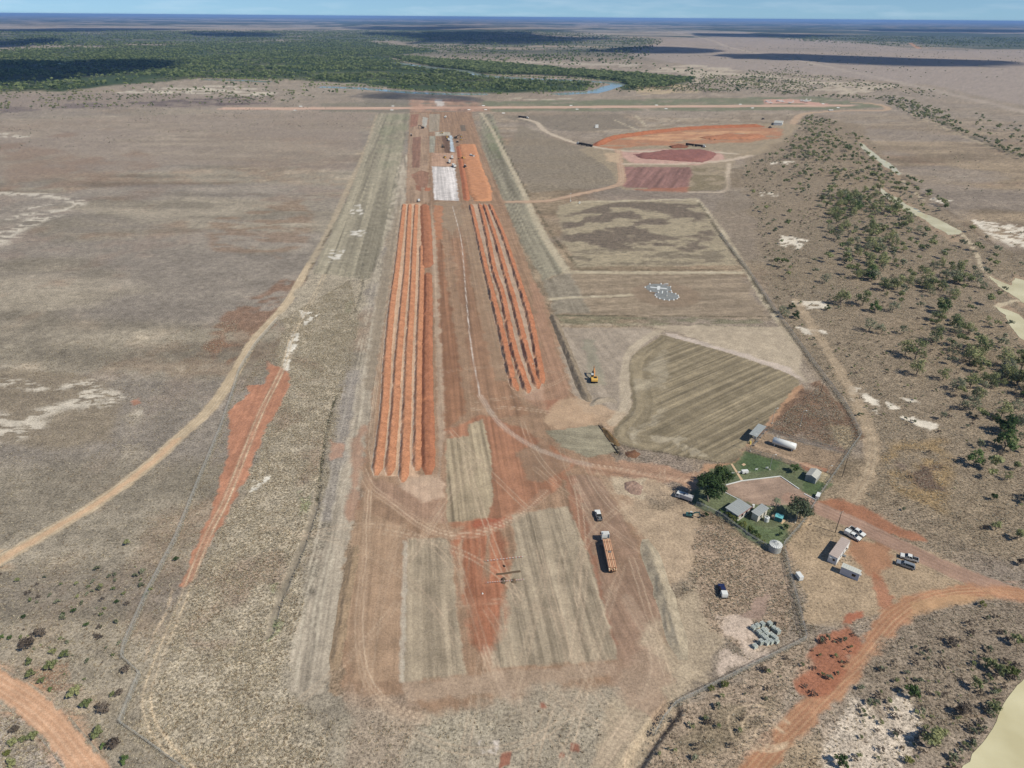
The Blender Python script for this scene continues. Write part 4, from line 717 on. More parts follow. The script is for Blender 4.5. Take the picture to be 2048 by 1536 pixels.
def tree_meshes(seed, h, spread, nleaf, leafsz, mat, trunk_h=.4, lobes=7, flat=.55, low=.55):
    rg = random.Random(seed); tv, tf = [], []; top = Vector((rg.uniform(-.1, .1) * h, rg.uniform(-.1, .1) * h, h * trunk_h)); r = h * .022 + .03
    tube(tv, tf, (0, 0, -.1), top, r * 1.3, r * .8, 6); cs = []
    for i in range(lobes):
        a = 2 * math.pi * i / lobes + rg.uniform(-.5, .5); d = spread * rg.uniform(.25, .75); c = Vector((math.cos(a) * d, math.sin(a) * d, h * rg.uniform(low, .86)))
        cs.append((c, spread * rg.uniform(.3, .48))); mid = top.lerp(c, .5) + Vector((0, 0, -.05 * h)); tube(tv, tf, top, mid, r * .6, r * .4, 4); tube(tv, tf, mid, c, r * .4, r * .12, 4)
    cs.append((Vector((0, 0, h * .86)), spread * .42)); cv, cf = [], []
    for i in range(nleaf):
        c, R = cs[rg.randrange(len(cs))]; u = Vector((rg.gauss(0, 1), rg.gauss(0, 1), rg.gauss(0, 1))).normalized() * (R * rg.random() ** .45); u.z *= flat; p = c + u
        n_ = (u.normalized() + Vector((rg.uniform(-.8, .8), rg.uniform(-.8, .8), rg.uniform(-.2, 1.0)))).normalized(); a = n_.orthogonal().normalized(); a = (Matrix.Rotation(rg.uniform(0, 6.28), 3, n_) @ a); b = n_.cross(a); s = leafsz * rg.uniform(.6, 1.35); k = len(cv)
        cv += [tuple(p + a * s), tuple(p + b * s * .55), tuple(p - a * s * .9), tuple(p - b * s * .6)]; cf.append((k, k + 1, k + 2, k + 3))
    return mesh('trunk', tv, tf, BARK), mesh('crown', cv, cf, mat)
SAV = [tree_meshes(11, 5.4, 2.7, 430, .27, LEAF_OLIVE, .22, 8, .95, .36), tree_meshes(12, 6.2, 3.1, 480, .28, LEAF_OLIVE, .25, 9, .9, .4), tree_meshes(13, 4.8, 2.7, 330, .27, LEAF_GREY, .2, 8, .9, .34), tree_meshes(14, 5.2, 3.4, 540, .28, LEAF_OLIVE, .2, 10, .9, .36), tree_meshes(15, 4.0, 2.1, 230, .25, LEAF_GREY, .18, 7, .9, .34), tree_meshes(16, 4.6, 2.4, 720, .26, LEAF_DARK, .18, 8, .9, .34)]
BUSH = [tree_meshes(21, 2.2, 1.3, 300, .20, LEAF_OLIVE, .15, 6, .8), tree_meshes(22, 1.8, 1.1, 280, .18, LEAF_DARK, .12, 6, .85), tree_meshes(23, 2.0, 1.4, 260, .2, TWIG, .15, 7, .8), tree_meshes(24, 1.9, 1.2, 300, .18, LEAF_YEL, .12, 6, .85)]
BIG = [tree_meshes(31, 7.5, 4.0, 2600, .30, LEAF_DARK, .3, 11, .7), tree_meshes(32, 6.5, 3.4, 2000, .28, LEAF_DARK, .3, 10, .75), tree_meshes(33, 6.0, 3.8, 1900, .26, leaf_material('pale_olive_leaves', (92, 104, 78), (134, 142, 112)), .25, 11, .7)]
def plant(name, ms, p, s, label, cat='tree', group=None, rz=None):
    e = empty(name, (p[0], p[1], 0), random.uniform(0, 6.28) if rz is None else rz); e.scale = (s, s, s * random.uniform(.88, 1.12))
    link('trunk', ms[0], e); link('crown', ms[1], e); tag(e, label, cat, group); return e
# savanna trees right of the works: the ones that can be told apart first
zz = lambda o, k, L: [(o[0] + x / k, o[1] + y / k, s, m_) for x, y, s, m_ in L]
KEY = zz((1560, 480), 3.2, [(285, 275, 1.0, 2), (660, 325, 1.1, 0), (490, 250, .9, 0), (570, 250, .8, 2), (390, 415, 1.25, 3), (530, 420, 1.2, 1), (600, 462, 1.0, 5), (720, 460, 1.0, 2), (1040, 470, 1.25, 5), (1000, 650, 1.1, 0), (780, 600, .9, 4), (570, 585, 1.1, 2), (640, 600, 1.0, 4), (800, 735, 1.0, 0), (865, 765, 1.2, 1), (870, 865, 1.15, 0), (1040, 895, .9, 0), (1130, 960, 1.0, 2), (1440, 1240, 1.35, 5), (1430, 1340, 1.3, 5), (1035, 1150, .7, 4), (1240, 1440, 1.0, 5), (1170, 1090, .8, 4), (1250, 1020, .8, 2), (100, 500, .7, 5), (75, 440, .6, 5), (30, 500, .7, 2), (10, 470, .7, 2), (300, 450, .5, 5), (1270, 740, 1.2, 1), (1215, 790, 1.2, 3), (1420, 810, 1.1, 1)])
kl = ['dark green savanna tree', 'olive savanna tree', 'grey-green savanna tree']
for i, (x, y, s, m_) in enumerate(KEY):
    plant('savanna_tree', SAV[m_], G(x, y), s * 1.5, '%s standing out in the grassland between the perimeter fence and the creek' % (kl[0] if m_ == 5 else kl[2] if m_ in (2, 4) else kl[1]), 'tree', 'savanna trees between the fence and the creek')
def dry(q):
    k = np.ones(len(q), bool)
    for P in CREEKS + [POND]: k &= poly_sd(W(P), q[:, 0], q[:, 1]) > .8
    return q[k]
def inside(P, X, Y): return poly_sd(np.asarray(P), X, Y) < 0
def sample(px, n, dens=None, seed=0, mind=None):
    P = W(px); rg = np.random.default_rng(seed + 5); out = []
    lo, hi = P.min(0), P.max(0)
    for _ in range(40):
        q = rg.uniform(lo, hi, (n * 3, 2)); k = inside(P, q[:, 0], q[:, 1])
        q = q[k]
        if dens is not None: q = q[rg.random(len(q)) < dens(q[:, 0], q[:, 1])]
        out.append(q)
        if sum(map(len, out)) >= n: break
    return np.vstack(out)[:n]
WOOD_NEAR = [(1640, 400), (1760, 380), (1860, 470), (1990, 560), (2060, 620), (2060, 1090), (1960, 960), (1900, 760), (1840, 640), (1700, 560), (1650, 480)]
WOOD_FAR = [(1610, 232), (1680, 250), (1740, 300), (1800, 360), (1860, 440), (1760, 470), (1650, 420), (1590, 390), (1560, 330)]
nearpts = sample(WOOD_NEAR, 258, lambda x, y: ss(.46, .62, fbm(x / 24, y / 24, 300)) * .95 + .06, 1)
farpts = sample(WOOD_FAR, 330, lambda x, y: ss(.40, .62, fbm(x / 34, y / 34, 301)) * .95 + .08, 2)
nearpts = dry(nearpts); nearpts = nearpts[np.argsort(nearpts[:, 1])]
for i, p in enumerate(nearpts):
    m_ = random.choice([0, 1, 2, 3, 3, 0, 4, 4, 2, 5]); plant('savanna_tree', SAV[m_], p, random.choice([.6, .8, 1.0, 1.2, 1.4, 1.7]) * random.uniform(.9, 1.1), 'savanna tree in the open woodland beside the muddy creek pools', 'tree', 'open woodland beside the creek')
# bushes, left foreground
BL = [(x / 3.413, 1086 + y / 3.413, s, m_) for x, y, s, m_ in [(1205, 120, .9, 1), (435, 505, .8, 1), (510, 475, .75, 1), (595, 570, .75, 1), (800, 410, .7, 1), (720, 455, .5, 0), (165, 515, .7, 1), (20, 650, .7, 1), (70, 660, .7, 1), (360, 870, 1.5, 0), (450, 785, 1.2, 0), (370, 760, .9, 0), (215, 920, 1.2, 0), (525, 1060, 1.6, 0), (600, 1130, 1.3, 0), (680, 1330, 1.5, 0), (860, 1500, 1.2, 1), (710, 1400, .8, 1), (200, 720, 1.9, 2), (290, 640, 1.3, 2), (870, 15, 1.0, 0), (775, 1050, .7, 0), (55, 1450, .8, 3), (235, 1350, 1.2, 0), (100, 1390, 1.1, 0), (165, 1360, .9, 0), (720, 1160, 1.5, 2), (790, 1400, 1.5, 2), (865, 885, 1.1, 2), (100, 1530, 1.2, 0), (210, 830, 1.0, 0), (290, 960, .9, 0), (350, 1010, .7, 1), (110, 1290, 1.0, 2), (820, 1040, 1.0, 2)]]
bd = ['olive bush', 'small dark green bush', 'bare grey-brown twiggy bush', 'yellow-green bush']
for i, (x, y, s, m_) in enumerate(BL):
    side_ = 'left of the red road at the bottom left corner' if (x < 60 and y > 1420) or (x < 120 and y > 1490) else 'in dry grass between the red road and the left fence'
    plant('bush', BUSH[m_], G(x, y), s, '%s %s' % (bd[m_], side_), 'bush', 'bushes at the bottom left')
BR = [(1820, 1392, 1.9, 1), (1858, 1495, 2.1, 0), (1872, 1478, 1.7, 0), (1950, 1378, 1.5, 0), (1905, 1295, .9, 2), (1900, 1286, 1.0, 2), (1972, 1335, 1.4, 0), (1995, 1350, 1.6, 0), (2020, 1350, 1.5, 3), (1963, 1212, .9, 3), (2030, 1290, 1.7, 0), (1680, 1530, 1.7, 1), (1920, 1430, 1.6, 2), (1985, 1425, 1.3, 0), (1815, 1525, 1.0, 3), (1448, 1374, 1.0, 3), (1422, 1380, .8, 3), (1990, 1060, 1.6, 0), (2035, 1080, 1.8, 0), (1985, 1000, 1.3, 1), (2040, 1130, 1.2, 2), (2030, 940, 1.6, 0)]
for x, y, s, m_ in BR:
    side_ = 'against the fence at the bottom middle' if x < 1500 else 'on the white scald at the bottom edge' if y > 1520 else 'near the muddy pond at the bottom right' if y > 1180 else 'right of the access road at the right edge'
    plant('bush', BUSH[m_], G(x, y), s, '%s %s' % (['olive bush', 'dense dark green bush', 'grey twiggy bush', 'yellow-green bush'][m_], side_), 'bush', 'bushes at the bottom right')
# compound trees
plant('shade_tree', BIG[0], G(1417, 1003), 1.4, 'big dense dark green tree beside the white box truck', 'tree')
plant('shade_tree', BIG[1], G(1434, 980), 1.45, 'dark green tree behind the biggest tree, at the end of the concrete path', 'tree')
plant('shade_tree', BIG[2], G(1599, 1038), 1.4, 'wide pale olive tree beside the compound gate', 'tree')
plant('shrub', BIG[1], G(1588, 945), .6, 'round yellowish green shrub on the lawn left of the gable shed', 'shrub')
for i, (x, y, s) in enumerate([(1412, 1034, .9), (1458, 1036, 1.3), (1466, 1044, 1.4), (1474, 1052, 1.1), (1486, 1056, 1.2), (1500, 1064, 1.2), (1508, 1072, 1.2), (1516, 1078, 1.0), (1525, 1088, .8), (1442, 1030, 1.0)]):
    plant('hedge_shrub', BUSH[3 if i % 3 else 1], G(x, y), s, 'shrub in the ragged yellow-green hedge below the grey-roofed house', 'shrub', 'ragged hedge below the houses')
plant('shrub', BUSH[1], G(1571, 1058), 1.0, 'small dark shrub on the lawn below the concrete slab', 'shrub'); plant('shrub', BUSH[1], G(1561, 1072), .8, 'small dark shrub on the lawn between slab and water tank', 'shrub')
# palm
def palm(p):
    e = empty('palm_tree', (p[0], p[1], 0)); v, f = [], []; tube(v, f, (0, 0, 0), (.15, .1, 4.6), .16, .11, 7); link('trunk', mesh('trunk', v, f, BARK, True), e); cv, cf = [], []
    for i in range(16):
        a = i * .393 + random.uniform(-.1, .1); el = random.uniform(.2, 1.0); L_ = random.uniform(1.3, 1.8); pr = None
        for t_ in np.linspace(0, 1, 6):
            r_ = L_ * t_; z = 4.6 + math.sin(el) * r_ - .55 * r_ * r_; c = Vector((.15 + math.cos(a) * r_, .1 + math.sin(a) * r_, z)); wd = .28 * math.sin(math.pi * (.12 + .85 * t_)); sd_ = Vector((-math.sin(a), math.cos(a), 0)) * wd; k = len(cv); cv += [tuple(c - sd_ - Vector((0, 0, .08))), tuple(c), tuple(c + sd_ - Vector((0, 0, .08)))]
            if pr is not None: cf += [(pr, pr + 1, k + 1, k), (pr + 1, pr + 2, k + 2, k + 1)]
            pr = k
    link('crown', mesh('crown', cv, cf, LEAF_GREY), e); tag(e, 'slim palm with grey-green fronds between the flat-roofed house and the olive tree', 'palm tree')
palm(G(1549, 1021))
# ------------------------------------------------------------------ masses of plants nobody could count: instanced on points
def low_tree(seed, h, sp, n, sz, mat, lobes=5):
    t_, c_ = tree_meshes(seed, h, sp, n, sz, mat, .3, lobes, .75); return c_
def scatter(name, pts, scl, protos, label, cat):
    me = bpy.data.meshes.new(name); n = len(pts); me.vertices.add(n); co = np.zeros((n, 3), np.float32); co[:, :2] = pts; me.vertices.foreach_set('co', co.reshape(-1))
    for nm, arr in (('sc', scl), ('rz', RNG.uniform(0, 6.28, n))):
        at = me.attributes.new(nm, 'FLOAT', 'POINT'); at.data.foreach_set('value', np.asarray(arr, np.float32))
    at = me.attributes.new('pk', 'INT', 'POINT'); at.data.foreach_set('value', RNG.integers(0, len(protos), n).astype(np.int32))
    o = link(name, me); cl = bpy.data.collections.new(name + '_kinds')
    for i, pm in enumerate(protos): cl.objects.link(bpy.data.objects.new('%s_kind' % name, pm))
    ng = bpy.data.node_groups.new(name, 'GeometryNodeTree'); ng.interface.new_socket('Geometry', in_out='INPUT', socket_type='NodeSocketGeometry'); ng.interface.new_socket('Geometry', in_out='OUTPUT', socket_type='NodeSocketGeometry')
    nn = ng.nodes.new; gi, go, ip, ci, cx = nn('NodeGroupInput'), nn('NodeGroupOutput'), nn('GeometryNodeInstanceOnPoints'), nn('GeometryNodeCollectionInfo'), nn('ShaderNodeCombineXYZ')
    ci.inputs['Collection'].default_value = cl; ci.inputs['Separate Children'].default_value = True; ci.inputs['Reset Children'].default_value = True; ip.inputs['Pick Instance'].default_value = True
    def att(nm, ty): a = nn('GeometryNodeInputNamedAttribute'); a.data_type = ty; a.inputs['Name'].default_value = nm; return a.outputs['Attribute']
    L = ng.links.new; L(gi.outputs[0], ip.inputs['Points']); L(ci.outputs[0], ip.inputs['Instance']); L(att('pk', 'INT'), ip.inputs['Instance Index']); L(att('rz', 'FLOAT'), cx.inputs['Z']); L(cx.outputs[0], ip.inputs['Rotation']); L(att('sc', 'FLOAT'), ip.inputs['Scale']); L(ip.outputs[0], go.inputs[0])
    md = o.modifiers.new('scatter', 'NODES'); md.node_group = ng; tag(o, label, cat, None, 'stuff'); return o
FT = [low_tree(51, 8, 3.6, 150, .8, LEAF_FOREST), low_tree(52, 9, 4.2, 170, .85, LEAF_FOREST, 6), low_tree(53, 6.5, 3.2, 130, .7, LEAF_FOREST), low_tree(54, 7.5, 3.6, 150, .75, LEAF_DARK)]
VT = [low_tree(55, 6, 2.6, 130, .6, LEAF_OLIVE), low_tree(56, 5, 2.4, 120, .55, LEAF_GREY), low_tree(57, 6.5, 3.0, 140, .6, LEAF_OLIVE)]
rivl = [(smooth(W(P), 12), wd) for P, wd in RIV]
def not_river(q, m_=4, mb=14):
    k = np.ones(len(q), bool)
    for j, (P, wd) in enumerate(rivl):
        k &= (line_d(P, q[:, 0], q[:, 1])[0] > wd / 2 + m_)
        for dy in (25, 50, 75, 100)[:(3 if j == 1 else 4)]: k &= (line_d(P, q[:, 0], q[:, 1] + dy)[0] > wd / 2) | (RNG.random(len(q)) < (.10 if j != 1 else .16))   # low open banks
    return q[k]
f0 = sample([(-400, 190), (-400, 100), (0, 96), (600, 78), (1000, 100), (1560, 160), (1500, 186), (700, 190), (300, 182)], 4500, lambda x, y: ss(.45, .6, fbm(x / 90, y / 60, 309)) + .03, 10)
f1 = sample(FOREST[0], 24000, lambda x, y: (.03 + .97 * ss(.40, .56, fbm(x / 120, y / 70, 310))) * (1 - .6 * ss(2600, 4500, y)), 11)
f2 = sample(FOREST[1], 9000, lambda x, y: .3 + .7 * ss(.36, .55, fbm(x / 45, y / 45, 311)), 12)
rb = []
for (P, wd), nn_ in zip(rivl, (600, 1600, 300)):
    k = RNG.integers(0, len(P), nn_); a = RNG.uniform(0, 6.28, nn_); rr = wd / 2 + 7 + np.abs(RNG.normal(0, 14, nn_)); rb.append(P[k] + np.stack([np.cos(a) * rr, np.sin(a) * rr], -1))
bt = not_river(np.vstack(rb)); scatter('riverbank_trees', bt, RNG.uniform(.5, 1.0, len(bt)), [low_tree(61, 6, 3.2, 140, .7, leaf_material('bright_bank_leaves', (120, 150, 66), (176, 196, 96))), low_tree(62, 7, 3.4, 140, .7, LEAF_FOREST)], 'bright green trees along the river banks', 'trees')
fp = not_river(np.vstack([f0, f1, f2])); scatter('river_forest', fp, RNG.uniform(.7, 1.35, len(fp)), FT, 'dense green forest along the river', 'forest')
sp_ = [sample([(-500, 62), (720, 62), (1000, 66), (900, 84), (560, 84), (0, 100), (-500, 104)], 16000, lambda x, y: ss(.4, .6, fbm(x / 300, y / 200, 312)) + .03, 13), sample([(720, 66), (1100, 62), (1330, 80), (1280, 128), (1000, 124), (850, 96)], 5000, lambda x, y: ss(.42, .6, fbm(x / 160, y / 110, 313)) + .02, 14),
       sample([(1500, 72), (2300, 78), (2300, 108), (2048, 98), (1830, 96), (1600, 84)], 3500, lambda x, y: ss(.42, .6, fbm(x / 160, y / 100, 314)) + .02, 15)]
fp = np.vstack(sp_); scatter('far_woodland', fp, RNG.uniform(.9, 1.7, len(fp)), FT, 'scattered dark woodland on the far plain', 'woodland')
vp = [farpts, sample(WOOD_NEAR, 170, None, 27), sample([(1400, 150), (1640, 165), (1660, 185), (1400, 186)], 250, lambda x, y: ss(.42, .6, fbm(x / 50, y / 40, 322)) + .05, 28), sample([(1700, 262), (1730, 280), (1830, 360), (1960, 470), (2080, 560), (2080, 600), (1950, 520), (1800, 400), (1720, 310)], 90, None, 26), sample([(1240, 150), (1400, 160), (1500, 150), (1650, 178), (1600, 192), (1400, 186), (1260, 186)], 900, lambda x, y: ss(.42, .6, fbm(x / 50, y / 40, 315)) + .05, 16), sample([(1490, 145), (1600, 170), (1720, 180), (1900, 200), (1900, 186), (1700, 160), (1560, 140)], 350, lambda x, y: ss(.42, .6, fbm(x / 50, y / 30, 316)) + .05, 17),
      sample([(1765, 192), (1830, 205), (1905, 240), (1930, 258), (1890, 256), (1830, 238), (1780, 210)], 190, None, 18), sample([(1900, 250), (2100, 330), (2100, 345), (1900, 262)], 60, None, 19), sample([(1540, 190), (1780, 196), (1900, 225), (1840, 240), (1760, 205)], 130, None, 20),
      sample([(-100, 185), (600, 182), (640, 205), (100, 222), (-100, 225)], 500, lambda x, y: ss(.42, .6, fbm(x / 50, y / 40, 317)) + .1, 21), sample([(1480, 330), (1640, 240), (1760, 380), (1700, 560), (1560, 560)], 90, None, 22), sample([(1940, 230), (2100, 260), (2100, 320), (1960, 280)], 60, None, 24),
      sample([(1250, 108), (1700, 84), (2200, 110), (2200, 180), (1700, 150)], 500, lambda x, y: ss(.5, .65, fbm(x / 120, y / 80, 318)) * .9 + .06, 25)]
fp = dry(np.vstack(vp)); _k = np.ones(len(fp), bool)
for P in CREEKS:
    for dy in (5, 10, 15, 20): _k &= (poly_sd(W(P), fp[:, 0], fp[:, 1] + dy) > 0) | (RNG.random(len(fp)) < .12)
fp = fp[_k]; scatter('creek_woodland', fp, RNG.uniform(.6, 1.25, len(fp)), VT, 'open grey-green woodland along the far creek', 'woodland')
SHR = [low_tree(58, 1.6, 1.0, 70, .28, LEAF_GREY), low_tree(59, 1.3, .9, 60, .25, LEAF_OLIVE), low_tree(60, 1.4, 1.1, 60, .25, TWIG)]
sp_ = [sample([(-200, 190), (740, 200), (740, 250), (-200, 330)], 900, lambda x, y: ss(.45, .65, fbm(x / 60, y / 50, 320)) + .08, 30), sample([(1480, 340), (1640, 240), (1800, 360), (2050, 560), (2050, 1150), (1780, 1010), (1740, 860), (1560, 640)], 1900, lambda x, y: ss(.45, .6, fbm(x / 22, y / 22, 321)) + .1, 31), sample([(1800, 200), (2200, 300), (2200, 600), (1900, 440)], 200, None, 32),
       sample([(1720, 1340), (2000, 1220), (2048, 1350), (1900, 1520), (1700, 1530)], 130, None, 33), sample([(2030, 1350), (2005, 1390), (1985, 1440), (1945, 1500), (1900, 1550), (1880, 1540), (1940, 1470), (1985, 1390), (2020, 1345)], 45, None, 39), sample([(0, 1150), (330, 1130), (240, 1400), (0, 1330)], 70, None, 34), sample([(1330, 1450), (1600, 1290), (1640, 1290), (1440, 1530), (1290, 1530)], 30, None, 35), sample([(1000, 232), (1580, 226), (1580, 244), (1000, 262)], 90, None, 36)]
sp_ += [sample([(1640, 1268), (1700, 1258), (1722, 1290), (1695, 1332), (1640, 1392), (1600, 1392), (1578, 1362), (1620, 1308)], 22, None, 37)]
fp = dry(np.vstack(sp_)); scatter('low_scrub', fp, RNG.uniform(.35, 1.1, len(fp)), SHR, 'low grey-green scrub dotted over the dry grassland', 'scrub')
# tussocks
def tuft(seed, mat):
    rg = random.Random(seed); v, f = [], []
    for i in range(16):
        a = rg.uniform(0, 6.28); r = rg.uniform(.02, .16); ln = rg.uniform(.22, .5); tl = rg.uniform(.1, .34); p = Vector((math.cos(a) * r, math.sin(a) * r, 0)); tip = p + Vector((math.cos(a) * tl, math.sin(a) * tl, ln)); sd_ = Vector((-math.sin(a), math.cos(a), 0)) * .055; k = len(v); v += [tuple(p - sd_), tuple(p + sd_), tuple(tip)]; f.append((k, k + 1, k + 2))
    return mesh('tuft', v, f, mat)
STRAW2 = leaf_material('brown_grass', (160, 136, 110), (200, 178, 150)); STRAW3 = leaf_material('grey_grass', (196, 184, 166), (228, 218, 200))
TU = [tuft(1, STRAW), tuft(2, STRAW2), tuft(3, STRAW3), tuft(4, STRAW3), tuft(5, STRAW)]
cand = []
for P, n in (([(1330, 1440), (1620, 1290), (1600, 1180), (1700, 1000), (1745, 880), (1600, 690), (1500, 520), (1700, 400), (1900, 440), (2060, 520), (2060, 1560), (1250, 1560)], 90000), ([(0, 1150), (360, 1000), (560, 640), (700, 560), (720, 640), (600, 1250), (590, 1400), (700, 1450), (1000, 1400), (1330, 1360), (1250, 1560), (0, 1560)], 90000), ([(0, 700), (480, 640), (360, 1000), (0, 1150)], 25000), ([(1350, 1020), (1440, 1030), (1610, 1110), (1630, 1260), (1480, 1330), (1370, 1240)], 7000), ([(1530, 860), (1690, 900), (1720, 870), (1640, 770)], 4000)):
    cand.append(sample(P, n, None, len(cand) + 60))
cand = dry(np.vstack(cand)); _, gg = paint(cand[:, 0], cand[:, 1]); clump = fbm(cand[:, 0] / 7, cand[:, 1] / 7, 330)
keep = (RNG.random(len(cand)) < ss(.35, .95, gg) * (.25 + .75 * ss(.30, .62, clump)))
cand = cand[keep]; scatter('dry_grass_tussocks', cand, RNG.uniform(.4, 1.05, len(cand)), TU, 'dry tussock grass on the rough ground', 'grass')
# ------------------------------------------------------------------ building kit for made things
class MB:
    def __init__(s): s.v = []; s.f = []
    def hexa(s, b, t):
        k = len(s.v); s.v += [tuple(p) for p in b] + [tuple(p) for p in t]
        s.f += [(k + 3, k + 2, k + 1, k), (k + 4, k + 5, k + 6, k + 7)] + [(k + i, k + (i + 1) % 4, k + 4 + (i + 1) % 4, k + 4 + i) for i in range(4)]; return s
    def box(s, x0, x1, y0, y1, z0, z1, inx=0, iny=0, inx2=None):
        a = inx; b = inx if inx2 is None else inx2
        return s.hexa([(x0, y0, z0), (x1, y0, z0), (x1, y1, z0), (x0, y1, z0)], [(x0 + a, y0 + iny, z1), (x1 - b, y0 + iny, z1), (x1 - b, y1 - iny, z1), (x0 + a, y1 - iny, z1)])
    def prism(s, prof, y0, y1, iny=0):
        k = len(s.v); n = len(prof); zm = max(p[1] for p in prof)
        for y, d in ((y0, iny), (y1, -iny)): s.v += [(x, y, z) for x, z in prof]
        s.f.append(tuple(range(k, k + n))); s.f.append(tuple(range(k + 2 * n - 1, k + n - 1, -1)))
        s.f += [(k + (i + 1) % n, k + i, k + n + i, k + n + (i + 1) % n) for i in range(n)]; return s
    def cyl(s, p0, p1, r0, r1=None, n=12, cap=True):
        r1 = r0 if r1 is None else r1; k = len(s.v); tube(s.v, s.f, p0, p1, r0, r1, n)
        if cap: s.f.append(tuple(range(k + n - 1, k - 1, -1))); s.f.append(tuple(range(k + n, k + 2 * n)))
        return s
    def mesh(s, name, mat, sm=False):
        me = mesh(name, s.v, s.f, mat); bm = bmesh.new(); bm.from_mesh(me); bmesh.ops.recalc_face_normals(bm, faces=bm.faces); bm.to_mesh(me); bm.free()
        if sm: me.polygons.foreach_set('use_smooth', [True] * len(me.polygons))
        return me
    def put(s, name, mat, parent=None, loc=None, rz=0.0, sm=False): return link(name, s.mesh(name, mat, sm), parent, loc, rz)
WHITE = MAT((232, 232, 230), .35, 0, .04, coat=.3); SILVER = MAT((158, 164, 172), .35, .3, .05); GLASS = MAT((22, 26, 32), .08, 0, 0, spec=.6); TYRE = MAT((26, 25, 24), .85, 0, .1); RIM = MAT((140, 142, 145), .35, .6, .05); BLACK = MAT((34, 33, 33), .6, 0, .1); STEEL = MAT((150, 152, 154), .5, .5, .1); GALV = MAT((178, 178, 174), .6, .05, .08); ROOFG = MAT((166, 170, 170), .5, .05, .06, scale=.6); TIN = MAT((196, 194, 186), .5, .05, .08, scale=.7); NAVY = MAT((34, 42, 92), .3, 0, .05, coat=.4); YELLOW = MAT((236, 176, 40), .45, 0, .06); TEAL = MAT((40, 108, 112), .5, 0, .08); ORANGE = MAT((222, 150, 110), .7, 0, .1); RED = MAT((170, 40, 32), .5, 0, .05); REDL = MAT((150, 30, 26), .3, 0, .02); CONC = MAT((206, 196, 180), .85, 0, .08); CONC2 = MAT((214, 178, 140), .85, 0, .08); TIMBER = MAT((150, 132, 112), .85, 0, .15); RUST = MAT((96, 64, 48), .9, 0, .25); LAMP = MAT((236, 236, 220), .2, 0, 0); DARKGREY = MAT((92, 94, 96), .6, .1, .08); PINKROOF = MAT((190, 172, 164), .6, 0, .06, scale=.6)
_wheel = {}
def wheel(e, x, y, r, wd):
    key = (r, wd)
    if key not in _wheel:
        _wheel[key] = (MB().cyl((0, -wd / 2, 0), (0, wd / 2, 0), r, n=16).mesh('wheel', TYRE), MB().cyl((0, -wd / 2 - .012, 0), (0, wd / 2 + .012, 0), r * .56, n=12).mesh('rim', RIM))
    o = link('wheel', _wheel[key][0], e, (x, y, r)); link('rim', _wheel[key][1], o)
def heading(p0, p1): return math.atan2(p1[1] - p0[1], p1[0] - p0[0])
